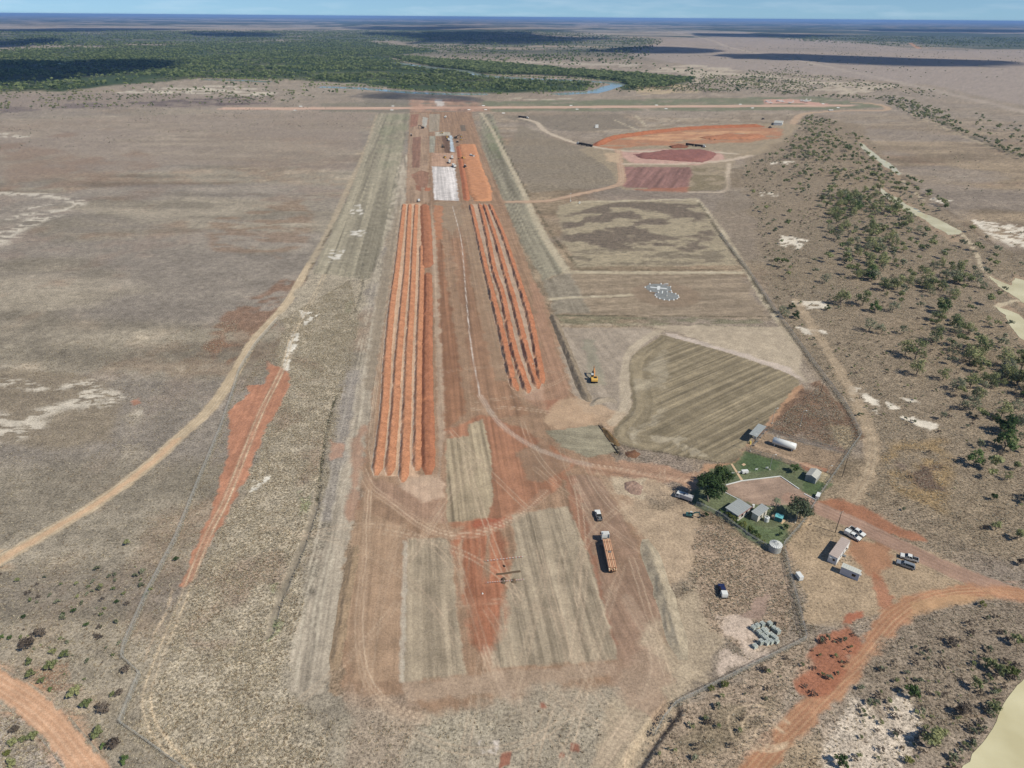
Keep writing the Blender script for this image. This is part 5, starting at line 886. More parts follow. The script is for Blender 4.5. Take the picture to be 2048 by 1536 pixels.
def ute(front, rear, paint_, tray, label, zc=.9, wagon=False):
    """pickup or wagon between two photo pixels (nose, tail)"""
    a, b = G(*front, zc), G(*rear, zc); c = (a + b) / 2; e = empty('pickup_truck' if not wagon else 'station_wagon', (c[0], c[1], .03), heading(b, a)); L = 5.2; w_ = .93
    MB().prism([(-.85, .42), (2.35, .42), (2.6, .55), (2.6, .85), (2.5, 1.0), (1.25, 1.12), (-.85, 1.12)], -w_, w_).put('body', paint_, e)
    x0 = -2.45 if wagon else -.8
    MB().hexa([(x0, -w_ + .03, 1.12), (1.35, -w_ + .03, 1.12), (1.35, w_ - .03, 1.12), (x0, w_ - .03, 1.12)], [(x0 + .18, -.70, 1.70), (.55, -.70, 1.70), (.55, .70, 1.70), (x0 + .18, .70, 1.70)]).put('cabin_glass', GLASS, e)
    MB().box(x0 + .16, .62, -.72, .72, 1.70, 1.78, .05, .05).put('roof', paint_, e)
    for s in (-1, 1):
        for xa, xb, xt in ((1.33, 1.27, .56), (.22, .14, .16), (x0 + .1, x0, x0 + .18)):
            MB().hexa([(xb, s * (w_ - .06), 1.10), (xa, s * (w_ - .06), 1.10), (xa, s * (w_ + .005), 1.10), (xb, s * (w_ + .005), 1.10)], [(xt - .06, s * .69, 1.71), (xt + .04, s * .69, 1.71), (xt + .04, s * .74, 1.71), (xt - .06, s * .74, 1.71)]).put('pillar', paint_, e)
        MB().box(2.52, 2.63, s * .78 - .13, s * .78 + .13, .72, .9).put('headlight', LAMP, e)
        MB().box(-2.64, -2.56, s * .82 - .09, s * .82 + .09, .75, 1.0).put('tail_light', REDL, e)
        MB().box(.95, 1.12, s * 1.0 - .09, s * 1.0 + .09, 1.08, 1.26).put('mirror', BLACK, e)
    MB().box(2.55, 2.70, -.9, .9, .40, .62).put('front_bumper', BLACK, e)
    MB().box(-2.72, -2.58, -.85, .85, .42, .58).put('rear_bumper', BLACK, e)
    if wagon:
        MB().box(-2.6, -.86, -w_, w_, .42, 1.12).put('rear_body', paint_, e)
        for s in (-.62, .62): MB().box(-2.1, .2, s - .02, s + .02, 1.79, 1.84).put('roof_rail', BLACK, e)
    else:
        tm = paint_ if tray == 'tub' else (WHITE if tray == 'canopy' else STEEL)
        tb = MB().box(-2.6, -.88, -w_, w_, .55, .72)
        for s in (-1, 1): tb.box(-2.6, -.88, s * w_ - (.08 if s > 0 else 0), s * w_ + (.08 if s < 0 else 0), .72, 1.12)
        tb.box(-2.6, -2.52, -w_ + .08, w_ - .08, .72, 1.12).box(-.96, -.88, -w_ + .08, w_ - .08, .72, 1.12); tb.put('tray', tm, e)
        if tray == 'canopy': MB().box(-2.62, -.9, -w_ - .01, w_ + .01, 1.12, 1.82, .04, .08).put('canopy', WHITE, e)
        else:
            MB().box(-2.5, -.98, -w_ + .1, w_ - .1, .725, .78).put('tray_liner', BLACK, e)
            if tray == 'load': MB().box(-2.2, -1.5, -.5, .4, .78, 1.15, .03, .03).put('tool_box', STEEL, e)
            MB().box(-.92, -.86, -w_ + .05, w_ - .05, 1.12, 1.62).put('headboard', BLACK, e)
    for x in (1.65, -1.6):
        for y in (-.8, .8): wheel(e, x, y, .39, .26)
    tag(e, label, 'car' if wagon else 'pickup'); return e
ute((1193.5, 1018), (1200.5, 1041), WHITE, 'load', 'white pickup alone on the graded strip ahead of the loaded truck')
ute((1729, 1070.5), (1700, 1054.5), WHITE, 'tub', 'white pickup with open dark tray, far one of the pair by the cream hut')
ute((1722, 1079), (1689.5, 1062), WHITE, 'canopy', 'white pickup with white canopy, near one of the pair by the cream hut')
ute((1801, 1109), (1837, 1120), WHITE, 'tub', 'white pickup parked beside the silver wagon')
ute((1793, 1122), (1830, 1135), SILVER, 'tub', 'silver station wagon with roof rails parked beside a white pickup', wagon=True)
ute((1441.5, 1167), (1450, 1193), NAVY, 'canopy', 'dark blue pickup with white canopy on the dry grass', zc=1.0)
# loaded articulated truck
def semi():
    a, b = G(1209, 1066, 2.0), G(1225, 1140, 1.6); e = empty('articulated_truck', ((a + b)[0] / 2, (a + b)[1] / 2, .03), heading(b, a))
    MB().box(-8.2, 8.0, -.45, .45, .75, 1.05).put('chassis', BLACK, e)
    cb = MB().prism([(5.75, 1.0), (8.1, 1.0), (8.2, 1.6), (8.0, 2.75), (7.6, 3.25), (5.75, 3.4)], -1.22, 1.22).put('cab', WHITE, e)
    MB().hexa([(8.13, -1.1, 1.75), (8.22, -1.1, 1.75), (8.22, 1.1, 1.75), (8.13, 1.1, 1.75)], [(7.95, -1.05, 2.7), (8.04, -1.05, 2.7), (8.04, 1.05, 2.7), (7.95, 1.05, 2.7)]).put('windscreen', GLASS, cb)
    MB().hexa([(5.8, -1.0, 3.38), (7.2, -1.0, 3.30), (7.2, 1.0, 3.30), (5.8, 1.0, 3.38)], [(5.8, -.9, 3.75), (6.5, -.85, 3.6), (6.5, .85, 3.6), (5.8, .9, 3.75)]).put('roof_deflector', WHITE, cb)
    for s in (-1, 1):
        MB().box(6.9, 7.7, s * 1.225 - .02, s * 1.225 + .02, 1.9, 2.6).put('side_window', GLASS, cb)
        MB().box(7.7, 7.85, s * 1.42 - .12, s * 1.42 + .12, 1.9, 2.6).put('mirror', BLACK, cb)
        MB().cyl((3.6, s * .95, .85), (5.2, s * .95, .85), .33, n=12).put('fuel_tank', STEEL, e)
        MB().box(8.14, 8.24, s * .9 - .2, s * .9 + .2, 1.1, 1.3).put('headlight', LAMP, cb)
    MB().cyl((5.6, -1.0, 1.2), (5.6, -1.0, 3.7), .1, n=8).put('exhaust_stack', STEEL, e)
    MB().box(-8.3, 5.1, -1.22, 1.22, 1.15, 1.38).put('trailer_deck', RUST, e)
    MB().box(4.95, 5.1, -1.2, 1.2, 1.38, 2.6).put('headboard', STEEL, e)
    for x in (7.2, 4.3, 3.1, -4.6, -5.8, -7.0):
        for y in (-.98, .98): wheel(e, x, y, .5, .42)
    tag(e, 'white cab-over truck with flatbed trailer loaded with long beams', 'truck')
    l = empty('beam_load', e.location, e.rotation_euler.z); l.location.z = 0.03
    for k in range(3):
        for j in range(5):
            y = -1.02 + j * .51; zt = 1.4 + k * .46; x0 = -8.2 + random.uniform(-.35, .25); x1 = 4.7 + random.uniform(-.3, .1)
            m_ = [MAT((232, 178, 138), .7, 0, .1), MAT((244, 204, 164), .7, 0, .1), MAT((214, 150, 112), .7, 0, .12), MAT((250, 222, 188), .7, 0, .1)][(k * 3 + j * 2) % 4]
            b_ = MB(); b_.box(x0, x1, y - .19, y + .19, zt, zt + .06).box(x0, x1, y - .19, y + .19, zt + .34, zt + .40).box(x0, x1, y - .05, y + .05, zt + .06, zt + .34); b_.put('beam', m_, l)
    for x in (-5, -1, 3):
        MB().box(x - .05, x + .05, -1.26, 1.26, 2.79, 2.82).put('strap', BLACK, l)
    MB().box(-1.9, -1.3, -.5, .3, 2.82, 2.95).put('chain_bundle', STEEL, l)
    tag(l, 'long orange steel beams stacked on the flatbed trailer', 'beams')
semi()
# box truck by the big tree
def box_truck():
    a, b = G(1351, 986, 1.2), G(1387, 999, 1.2); e = empty('box_truck', ((a + b)[0] / 2, (a + b)[1] / 2, 0), heading(b, a))
    c = MB().prism([(1.3, .55), (3.05, .55), (3.1, 1.2), (2.75, 2.05), (1.3, 2.15)], -1.0, 1.0).put('cab', WHITE, e)
    MB().hexa([(3.0, -.85, 1.3), (3.12, -.85, 1.3), (3.12, .85, 1.3), (3.0, .85, 1.3)], [(2.76, -.8, 1.98), (2.86, -.8, 1.98), (2.86, .8, 1.98), (2.76, .8, 1.98)]).put('windscreen', GLASS, c)
    for s in (-1, 1): MB().box(1.9, 2.6, s * 1.01 - .02, s * 1.01 + .02, 1.25, 1.85).put('side_window', GLASS, c); MB().box(2.5, 2.65, s * 1.15 - .08, s * 1.15 + .08, 1.3, 1.6).put('mirror', BLACK, c)
    MB().box(-3.0, 1.2, -1.02, 1.02, .8, 2.15, .0, .05).put('cargo_box', MAT((196, 194, 196), .5, .1, .08), e); MB().box(-.2, .5, -.4, .4, 2.15, 2.25).put('roof_hatch', DARKGREY, e); MB().box(-3.0, 3.0, -.4, .4, .5, .8).put('chassis', BLACK, e)
    for x in (2.2, -1.9):
        for y in (-.85, .85): wheel(e, x, y, .42, .28)
    tag(e, 'white light truck with silver cargo body in the shade of the big tree', 'truck')
box_truck()
# excavators
_exc = 0
def excavator(name, p, rz, s, mat, label, detail=True, boom_mat=None):
    e = empty(name, (p[0], p[1], .05), rz); e.scale = (s, s, s); bmat = boom_mat or mat
    for y in (-1.15, 1.15):
        t_ = MB().prism([(-1.9, .15), (-1.6, 0), (1.6, 0), (1.9, .15), (2.05, .5), (1.7, .85), (-1.7, .85), (-2.05, .5)], y - .28, y + .28).put('track', BLACK, e)
        if detail:
            for x in (-1.5, -.5, .5, 1.5): MB().cyl((x, y - .3, .42), (x, y + .3, .42), .25, n=10).put('roller', DARKGREY, t_)
    h = MB().prism([(-2.5, 1.05), (.9, 1.05), (.9, 1.9), (-1.9, 2.2), (-2.6, 1.9)], -1.35, 1.35).put('house', mat, e)
    MB().box(-2.75, -2.0, -1.37, 1.37, 1.2, 2.0, .12, .1).put('counterweight', mat, h)
    MB().box(-1.7, -.3, -1.0, .2, 2.15, 2.32).put('engine_cover', BLACK, h)
    c = MB().box(-.35, 1.55, .32, 1.35, 1.2, 2.95, .08, .06, .35).put('cab', GLASS, e); MB().box(-.3, 1.2, .36, 1.31, 2.95, 3.03).put('cab_roof', MAT((200, 206, 210), .5, 0, .05), c)
    def arm(n_, p0, p1, w0, w1, parent, mt):
        p0, p1 = Vector(p0), Vector(p1); d = (p1 - p0).normalized(); up = Vector((-d.z, 0, d.x)); q = []
        for pp, ww in ((p0, w0), (p1, w1)):
            q.append([pp + up * ww / 2 + Vector((0, y, 0)) for y in (-.2, .2)] + [pp - up * ww / 2 + Vector((0, y, 0)) for y in (.2, -.2)])
        return MB().hexa(q[0], q[1]).put(n_, mt, parent)
    b1 = arm('boom', (.7, -.15, 1.7), (2.7, -.15, 3.9), .55, .75, e, bmat); arm('boom_tip', (2.6, -.15, 3.8), (5.3, -.15, 4.2), .72, .4, b1, bmat); st = arm('stick', (5.0, -.15, 4.5), (5.9, -.15, 1.5), .55, .32, e, bmat)
    MB().cyl((1.2, -.15, 1.6), (2.9, -.15, 3.5), .1, n=8).put('hydraulic_ram', STEEL, b1); MB().cyl((3.2, -.15, 4.4), (5.0, -.15, 4.75), .09, n=8).put('hydraulic_ram', STEEL, b1)
    MB().prism([(5.6, 1.5), (6.2, 1.55), (6.3, .7), (5.7, .15), (5.1, .35), (5.25, .6), (5.7, .75)], -.65, .55).put('bucket', DARKGREY, st)
    tag(e, label, 'excavator'); return e
excavator('excavator', G(1188, 762), heading(G(1188, 764), G(1185, 742)), 1.12, YELLOW, 'yellow excavator parked on the grey bench, arm away from the camera', boom_mat=MAT((236, 150, 60), .5, 0, .06))
excavator('mini_excavator', G(1380, 1033), math.radians(-12), .55, TEAL, 'small teal excavator parked below the box truck')
# ------------------------------------------------------------------ buildings
def rect(px, z):
    q = np.array([G(x, y, z)[:2] for x, y in px]); c = q.mean(0); u = ((q[1] - q[0]) + (q[2] - q[3])) / 2; v = ((q[3] - q[0]) + (q[2] - q[1])) / 2
    return c, np.hypot(*u), np.hypot(*v), math.atan2(u[1], u[0])
def ribs(e, parent, x0, x1, y0, y1, z, n, mat, zt=None, along='y'):
    pass
def slab_roof(parent, x0, x1, y0, y1, z, slope, mat, n, name='roof'):
    """corrugated sheet roof made of separate sheets"""
    r = MB().hexa([(x0, y0, z), (x1, y0, z), (x1, y1, z + slope), (x0, y1, z + slope)], [(x0, y0, z + .06), (x1, y0, z + .06), (x1, y1, z + .06 + slope), (x0, y1, z + .06 + slope)]).put(name, mat, parent)
    w_ = (x1 - x0) / n; me = MB().hexa([(0, y0, z + .062), (.07, y0, z + .062), (.07, y1, z + .062 + slope), (0, y1, z + .062 + slope)], [(0.015, y0, z + .10), (.055, y0, z + .10), (.055, y1, z + .10 + slope), (.015, y1, z + .10 + slope)]).mesh('roof_rib', mat)
    for i in range(1, n): link('roof_rib', me, r, (x0 + i * w_ - .035, 0, 0))
    return r
def house(px, z, wallm, roofm, label, name='house', slope=.25, over=.35, windows=(), doors=(), nr=9, fascia=None, cat='house'):
    c, L, Wd, rz = rect(px, z); e = empty(name, (c[0], c[1], 0), rz); L2, W2 = L / 2, Wd / 2; wx, wy = L2 - over, W2 - over
    MB().box(-wx, wx, -wy, wy, 0, z - .05).put('wall', wallm, e); r = slab_roof(e, -L2, L2, -W2, W2, z - slope / 2, slope, roofm, nr)
    if fascia: MB().box(-L2, L2, -W2 - .06, -W2 - .01, z - slope / 2 - .22, z - slope / 2 + .08).put('fascia', fascia, r); MB().box(L2 + .01, L2 + .06, -W2, W2, z - .2, z + .1).put('fascia', fascia, r)
    def opening(s, t, w_, h0, h1, kind):
        if s in 'fb':
            y = -wy if s == 'f' else wy; o = -1 if s == 'f' else 1; fr = MB().box(t - w_ / 2 - .06, t + w_ / 2 + .06, y - .03, y + .03, h0 - .06, h1 + .06).put(kind, WHITE, e); MB().box(t - w_ / 2, t + w_ / 2, y + o * .03 - .01, y + o * .03 + .01, h0, h1).put('pane' if kind == 'window' else 'door_leaf', GLASS if kind == 'window' else DARKGREY, fr)
        else:
            x = -wx if s == 'l' else wx; o = -1 if s == 'l' else 1; fr = MB().box(x - .03, x + .03, t - w_ / 2 - .06, t + w_ / 2 + .06, h0 - .06, h1 + .06).put(kind, WHITE, e); MB().box(x + o * .03 - .01, x + o * .03 + .01, t - w_ / 2, t + w_ / 2, h0, h1).put('pane' if kind == 'window' else 'door_leaf', GLASS if kind == 'window' else DARKGREY, fr)
    for wv in windows: opening(*wv, 'window')
    for dv in doors: opening(*dv, 'door')
    tag(e, label, cat); return e, L, Wd
CREAM = MAT((216, 208, 196), .7, 0, .05)
h1, L1, W1 = house([(1451.3, 1015), (1477, 997.4), (1504.8, 1012.8), (1476.2, 1032.6)], 3.0, MAT((204, 196, 188), .7, 0, .05), ROOFG, 'grey flat-roofed house with red fascia in the compound, left one', windows=[('f', -1, 1.2, .9, 2.0), ('f', 1.5, 1.2, .9, 2.0), ('l', 0, 1.2, .9, 2.0)], doors=[('r', 0, .9, .05, 2.1)], fascia=MAT((170, 84, 72), .6, 0, .1))
house([(1502.6, 1023.8), (1522.4, 1007.7), (1540, 1015.7), (1517.2, 1032.6)], 2.9, CREAM, ROOFG, 'smaller grey flat-roofed house beside the round tank', windows=[('f', -1, 1.0, 1.0, 1.9), ('r', .3, .8, 1.0, 1.9)], doors=[('f', 1.2, .9, .05, 2.05)], nr=7)
hh, Lh, Wh = house([(1658.4, 1109.2), (1682, 1074), (1703, 1080.2), (1675.1, 1116.2)], 2.9, MAT((232, 232, 234), .6, 0, .03), PINKROOF, 'long cream-roofed site hut beside the parked pickups', 'site_hut', .08, .06, [('f', -2.2, 1.1, 1.1, 2.0), ('f', 2.6, 1.1, 1.1, 2.0), ('l', -.4, .7, 1.2, 2.0)], [('f', .4, .9, .15, 2.15)], 12, cat='site hut')
MB().box(-Lh / 2 - .35, -Lh / 2 - .02, .3, .95, 1.7, 2.25).put('air_conditioner', WHITE, hh); MB().box(0, .9, -Wh / 2 - .9, -Wh / 2 - .02, 0, .35).put('step', STEEL, hh); MB().box(3.2, 3.9, -Wh / 2 - .3, -Wh / 2 - .01, .8, 1.4).put('air_conditioner', WHITE, hh)
hh2, Lh2, Wh2 = house([(1719.5, 1149), (1679.5, 1133), (1689, 1126), (1724, 1141.5)], 2.7, MAT((196, 200, 212), .6, 0, .04), MAT((206, 206, 198), .5, 0, .05, scale=.6), 'smaller pale site hut with one dark window', 'site_hut', .06, .05, [('b', -1.2, 1.1, 1.05, 2.0)], [], 8, cat='site hut')
MB().box(Lh2 / 2 * -1 - .3, -Lh2 / 2 - .02, -.3, .3, 1.7, 2.2).put('air_conditioner', WHITE, hh2)
# gable shed
def gable(px_ridge, eaveL, eaveR, zr, ze, label, name='shed', wall=MAT((170, 170, 168), .6, 0, .05), cat='shed'):
    a, b = G(*px_ridge[0], zr)[:2], G(*px_ridge[1], zr)[:2]; c = (a + b) / 2; u = b - a; L = np.hypot(*u); rz = math.atan2(u[1], u[0]); l = (G(*eaveL[0], ze)[:2] + G(*eaveL[1], ze)[:2]) / 2; r = (G(*eaveR[0], ze)[:2] + G(*eaveR[1], ze)[:2]) / 2
    n_ = np.array([-math.sin(rz), math.cos(rz)]); wd = abs((l - r) @ n_); cc = c + n_ * (((l + r) / 2 - c) @ n_); e = empty(name, (cc[0], cc[1], 0), rz); x = L / 2 - .15; y = wd / 2 - .15
    MB().prism([(-y, 0), (y, 0), (y, ze - .05), (0, zr - .06), (-y, ze - .05)], -x, x).put('wall', wall, e).rotation_euler = (0, 0, math.pi / 2)
    for s in (-1, 1):
        rf = MB().hexa([(-L / 2, 0, zr - .04), (L / 2, 0, zr - .04), (L / 2, s * wd / 2, ze - .04), (-L / 2, s * wd / 2, ze - .04)], [(-L / 2, 0, zr), (L / 2, 0, zr), (L / 2, s * wd / 2, ze), (-L / 2, s * wd / 2, ze)]).put('roof_slope', TIN, e); n2 = 7
        me = MB().hexa([(0, 0, zr + .002), (.07, 0, zr + .002), (.07, s * wd / 2, ze + .002), (0, s * wd / 2, ze + .002)], [(.015, 0, zr + .05), (.055, 0, zr + .05), (.055, s * wd / 2, ze + .05), (.015, s * wd / 2, ze + .05)]).mesh('roof_rib', TIN)
        for i in range(1, n2): link('roof_rib', me, rf, (-L / 2 + i * L / n2, 0, 0))
    MB().box(-x - .04, -x + .01, -1.0, 1.0, .05, ze - .35).put('roller_door', MAT((150, 152, 154), .6, .1, .05), e)
    tag(e, label, cat); return e
gable([(1623.2, 950.6), (1634.2, 937.2)], [(1611.6, 949.4), (1621.4, 936)], [(1632.4, 958.6), (1644.6, 943.9)], 3.3, 2.6, 'small pale gable-roofed shed in the corner of the lawn')
gs = gable([(1548.5, 242.5), (1565.5, 243.5)], [(1548.5, 240.8), (1565.5, 241.5)], [(1548.5, 245.5), (1565.5, 246.2)], 5.2, 3.8, 'white roofed machinery shed beside the loop road, far right of the pit', wall=WHITE)
# fuel canopy
def canopy():
    c, L, Wd, rz = rect([(1498, 868.2), (1517, 847.5), (1532.9, 853), (1514, 874.3)], 3.6); e = empty('fuel_canopy', (c[0], c[1], 0), rz); slab_roof(e, -L / 2, L / 2, -Wd / 2, Wd / 2, 3.55, .12, ROOFG, 8)
    for x in (-L / 2 + .5, L / 2 - .5):
        for y in (-Wd / 2 + .4, Wd / 2 - .4): MB().cyl((x, y, 0), (x, y, 3.6), .09, n=8).put('post', STEEL, e)
    MB().box(-1.6, -.6, -.4, .4, 0, 1.5).put('pump_cabinet', MAT((214, 212, 204), .5, 0, .06), e); MB().box(.4, 1.4, -.4, .4, 0, 1.3).put('pump_cabinet', STEEL, e)
    for x in (-L / 2 + .3, L / 2 - .3): MB().box(x - .04, x + .04, -Wd / 2, Wd / 2, 3.45, 3.53).put('beam', STEEL, e)
    tag(e, 'steel canopy with grey roof over the fuel pumps beside the ploughed field', 'canopy')
    yb = G(1500, 888); MB().box(-.35, .35, -.35, .35, 0, 1.3, .05, .05).put('marker_bollard', MAT((226, 196, 70), .5, 0, .06), None, (yb[0], yb[1], 0), .5); tag(bpy.data.objects[-1] if False else COL.objects['marker_bollard'], 'yellow cabinet on the ground below the fuel canopy', 'cabinet')
canopy()
# pipework from canopy
def pipe_rack():
    a, b = G(1533, 860), G(1506, 893); e = empty('pipe_rack', (a[0], a[1], 0), heading(a, b)); L = np.hypot(*(b - a)[:2])
    for y in (-.3, 0, .3): MB().cyl((0, y, .6), (L, y, .6), .07, n=8).put('pipe', STEEL, e)
    for x in np.linspace(.5, L - .5, 5): MB().box(x - .06, x + .06, -.4, .4, 0, .53).put('support', DARKGREY, e)
    tag(e, 'grey pipe rack on low supports running under the fuel canopy', 'pipe rack')
pipe_rack()
# horizontal fuel tank
def tank():
    a, b = G(1547, 880, 2.0), G(1591, 893.5, 2.0); c = (a + b) / 2; L = np.hypot(*(b - a)[:2]); e = empty('fuel_tank', (c[0], c[1], 0), heading(a, b)); m_ = MB(); r = 1.42; n = 28; ringx = [(-L / 2 - .32, .15), (-L / 2 - .28, .6), (-L / 2 - .15, 1.15), (-L / 2, r), (L / 2, r), (L / 2 + .15, 1.15), (L / 2 + .28, .6), (L / 2 + .32, .15)]
    for x, rr in ringx: m_.v += [(x, rr * math.cos(t), 1.95 + rr * math.sin(t)) for t in np.linspace(0, 2 * math.pi, n, endpoint=False)]
    for k in range(len(ringx) - 1): m_.f += [(k * n + i, k * n + (i + 1) % n, (k + 1) * n + (i + 1) % n, (k + 1) * n + i) for i in range(n)]
    m_.f += [tuple(range(n)), tuple(range(len(m_.v) - 1, len(m_.v) - n - 1, -1))]; m_.put('shell', WHITE, e, sm=True)
    for x in (-L / 2 + .9, L / 2 - .9):
        MB().prism([(-1.1, 0), (1.1, 0), (.9, 1.0), (-.9, 1.0)], x - .15, x + .15).put('saddle', WHITE, e).rotation_euler = (0, 0, math.pi / 2)
        e.children[-1].location = (0, 0, 0)
    g = MB()
    for x in (-L / 2 + .8, -L / 2 + 2.0):
        for y in (-.45, .45): g.cyl((x, y, 3.0), (x, y, 4.2), .04, n=6)
    for z in (3.7, 4.2):
        for y in (-.45, .45): g.cyl((-L / 2 + .8, y, z), (-L / 2 + 2.0, y, z), .035, n=6)
    g.put('walkway_rail', WHITE, e); MB().box(-L / 2 + .7, -L / 2 + 2.1, -.5, .5, 3.2, 3.26).put('platform', STEEL, e); MB().cyl((L / 2 - 2, 0, 3.15), (L / 2 - 2, 0, 3.4), .3, n=12).put('hatch', WHITE, e)
    tag(e, 'white horizontal fuel tank on saddles in the fenced yard', 'tank')
tank()
# round water tank with ribbed conical roof
def water_tank(p, r, h, label, nrib, hole=False, ms=None):
    e = empty('water_tank', (p[0], p[1], 0)); n = 36; m_ = MB(); prof = [(r, 0)] + [(r * (1.012 if k % 2 else 1.0), h * k / 10) for k in range(11)]
    for rr, z in prof: m_.v += [(rr * math.cos(t), rr * math.sin(t), z) for t in np.linspace(0, 6.2832, n, endpoint=False)]
    for k in range(len(prof) - 1): m_.f += [(k * n + i, k * n + (i + 1) % n, (k + 1) * n + (i + 1) % n, (k + 1) * n + i) for i in range(n)]
    m_.put('shell', ms or GALV, e); zt = h + r * .26; rf = MB(); rf.v = [(1.04 * r * math.cos(t), 1.04 * r * math.sin(t), h) for t in np.linspace(0, 6.2832, n, endpoint=False)] + [(.12 * r * math.cos(t), .12 * r * math.sin(t), zt) for t in np.linspace(0, 6.2832, n, endpoint=False)]; rf.f = [(i, (i + 1) % n, n + (i + 1) % n, n + i) for i in range(n)] + [tuple(range(n, 2 * n))]; ro = rf.put('roof', WHITE, e)
    for k in range(nrib):
        a = 6.2832 * k / nrib; R_ = Matrix.Rotation(a, 3, 'Z'); q = [R_ @ Vector(v) for v in ((.15 * r, -.04, zt), (1.04 * r, -.06, h), (1.04 * r, .06, h), (.15 * r, .04, zt))]; MB().hexa(q, [v + Vector((0, 0, .09)) for v in q]).put('roof_rib', MAT((196, 198, 198), .5, .1, .05), ro)
    if hole: MB().cyl((.0, .0, zt), (0, 0, zt + .06), r * .35, n=14).put('hatch', BLACK, ro)
    tag(e, label, 'water tank'); return e
water_tank(G(1549, 1100), 1.95, 2.5, 'large round water tank with ribbed white roof at the bottom corner of the lawn', 18)
water_tank(G(1532.5, 1042), .85, 1.7, 'small white round tank with dark hatch beside the smaller house', 6, True, WHITE)
# slab, path, teal shed, kerbs
def flat(name, px, z0, z1, mat, label, cat):
    P = W(px); m_ = MB(); n = len(P); m_.v = [(x, y, z0) for x, y in P] + [(x, y, z1) for x, y in P]; m_.f = [tuple(range(n - 1, -1, -1)), tuple(range(n, 2 * n))] + [(i, (i + 1) % n, n + (i + 1) % n, n + i) for i in range(n)]; o = m_.put(name, mat); tag(o, label, cat); return o
flat('concrete_slab', [(1540.7, 1033.8), (1546.5, 1027), (1572, 1041.4), (1564, 1048.5)], -.05, .12, CONC2, 'tan concrete slab under the teal shed', 'slab')
flat('concrete_path', [(1461, 928), (1464.5, 927), (1487, 961.5), (1482.5, 962.5)], -.05, .07, CONC2, 'straight tan concrete path crossing the lawn to the drive', 'path')
def teal_shed():
    p = G(1556.5, 1041); e = empty('garden_shed', (p[0], p[1], .12), math.radians(-32)); MB().box(-1.2, 1.2, -.9, .9, 0, 1.75).put('wall', MAT((54, 138, 146), .5, 0, .05), e); MB().hexa([(-1.3, -1, 1.75), (1.3, -1, 1.75), (1.3, 1, 1.95), (-1.3, 1, 1.95)], [(-1.3, -1, 1.82), (1.3, -1, 1.82), (1.3, 1, 2.02), (-1.3, 1, 2.02)]).put('roof', MAT((96, 196, 204), .5, 0, .05), e); MB().box(-.4, .4, -.93, -.9, .05, 1.6).put('door', MAT((44, 120, 128), .5, 0, .05), e); tag(e, 'small teal shed on a tan concrete slab', 'shed')
teal_shed()
def kerb(px, label, wd=.32, h=.28):
    P = W(px); m_ = MB()
    for i in range(len(P) - 1):
        a, b = P[i], P[i + 1]; t_ = (b - a) / np.hypot(*(b - a)); n_ = np.array([-t_[1], t_[0]]) * wd / 2; a2 = a - t_ * .1 * (i > 0); q = [a2 - n_, b - n_, b + n_, a2 + n_]; z = h + .004 * i; m_.hexa([(x, y, 0) for x, y in q], [(x, y, z) for x, y in q])
    tag(m_.put('low_wall', WHITE), label, 'low wall')
kerb([(1451.8, 970.5), (1483, 962.3), (1560.5, 953), (1598, 978.5)], 'low white boundary wall round the far side of the drive'); kerb([(1608, 988), (1632.5, 1001)], 'short white wall beside the compound gate'); kerb([(1449, 984.5), (1476, 998.5)], 'short white wall left of the grey-roofed house', .25, .2)
def small_box(name, px, sx, sy, sz, rz, mat, label, cat, z0=0.0, wheels=False, legs=False):
    p = G(*px); e = empty(name, (p[0], p[1], z0), rz); hb = .35 if (wheels or legs) else 0; MB().box(-sx / 2, sx / 2, -sy / 2, sy / 2, hb, hb + sz, .04, .04).put('body', mat, e); MB().box(-sx / 2 - .03, sx / 2 + .03, -sy / 2 - .03, sy / 2 + .03, hb + sz, hb + sz + .05).put('lid', mat, e)
    if wheels:
        for y in (-sy / 2 - .1, sy / 2 + .1): wheel(e, 0, y, .33, .2)
        MB().cyl((sx / 2, 0, .4), (sx / 2 + 1.1, 0, .4), .05, n=6).put('drawbar', STEEL, e)
    if legs:
        for x in (-sx / 2 + .15, sx / 2 - .15):
            for y in (-sy / 2 + .1, sy / 2 - .1): MB().box(x - .04, x + .04, y - .04, y + .04, 0, hb).put('leg', STEEL, e)
    tag(e, label, cat); return e
small_box('equipment_trailer', (1489, 946.5), 2.4, 1.3, .9, .15, WHITE, 'small white box trailer on the lawn beside the concrete path', 'trailer', 0, True)
small_box('equipment_trailer', (1635, 995), 2.9, 1.2, 1.0, .95, WHITE, 'white trailer parked against the fence at the gate', 'trailer', 0, True)
small_box('generator', (1597.5, 1157), 2.4, 1.35, 1.3, math.radians(100), WHITE, 'white generator box outside the fence left of the site huts', 'generator', 0, False, True)
small_box('cabinet', (1506, 1014.5), .8, .6, 1.1, .3, WHITE, 'little white cabinet between the two grey-roofed houses', 'cabinet')
for px, lb in (((1465, 949), 'left of the concrete path'), ((1478, 947), 'right of the concrete path'), ((1512.5, 941), 'right of the white box trailer'), ((1533.5, 938), 'farthest right in the lawn row')):
    p = G(*px); e = empty('marker_board', (p[0], p[1], 0), .1); MB().box(-.55, .55, -.03, .03, .35, 1.0).put('board', WHITE, e)
    for x in (-.4, .4): MB().box(x - .03, x + .03, -.09, -.032, 0, .95).put('post', WHITE, e)
    tag(e, 'small white marker board on the lawn, ' + lb, 'sign', 'white marker boards on the lawn')
flat('lawn_pad', [(1483, 929), (1488, 926.5), (1492, 929.5), (1487, 932)], -.02, .06, CONC2, 'small pale square pad on the lawn beside the path', 'slab')
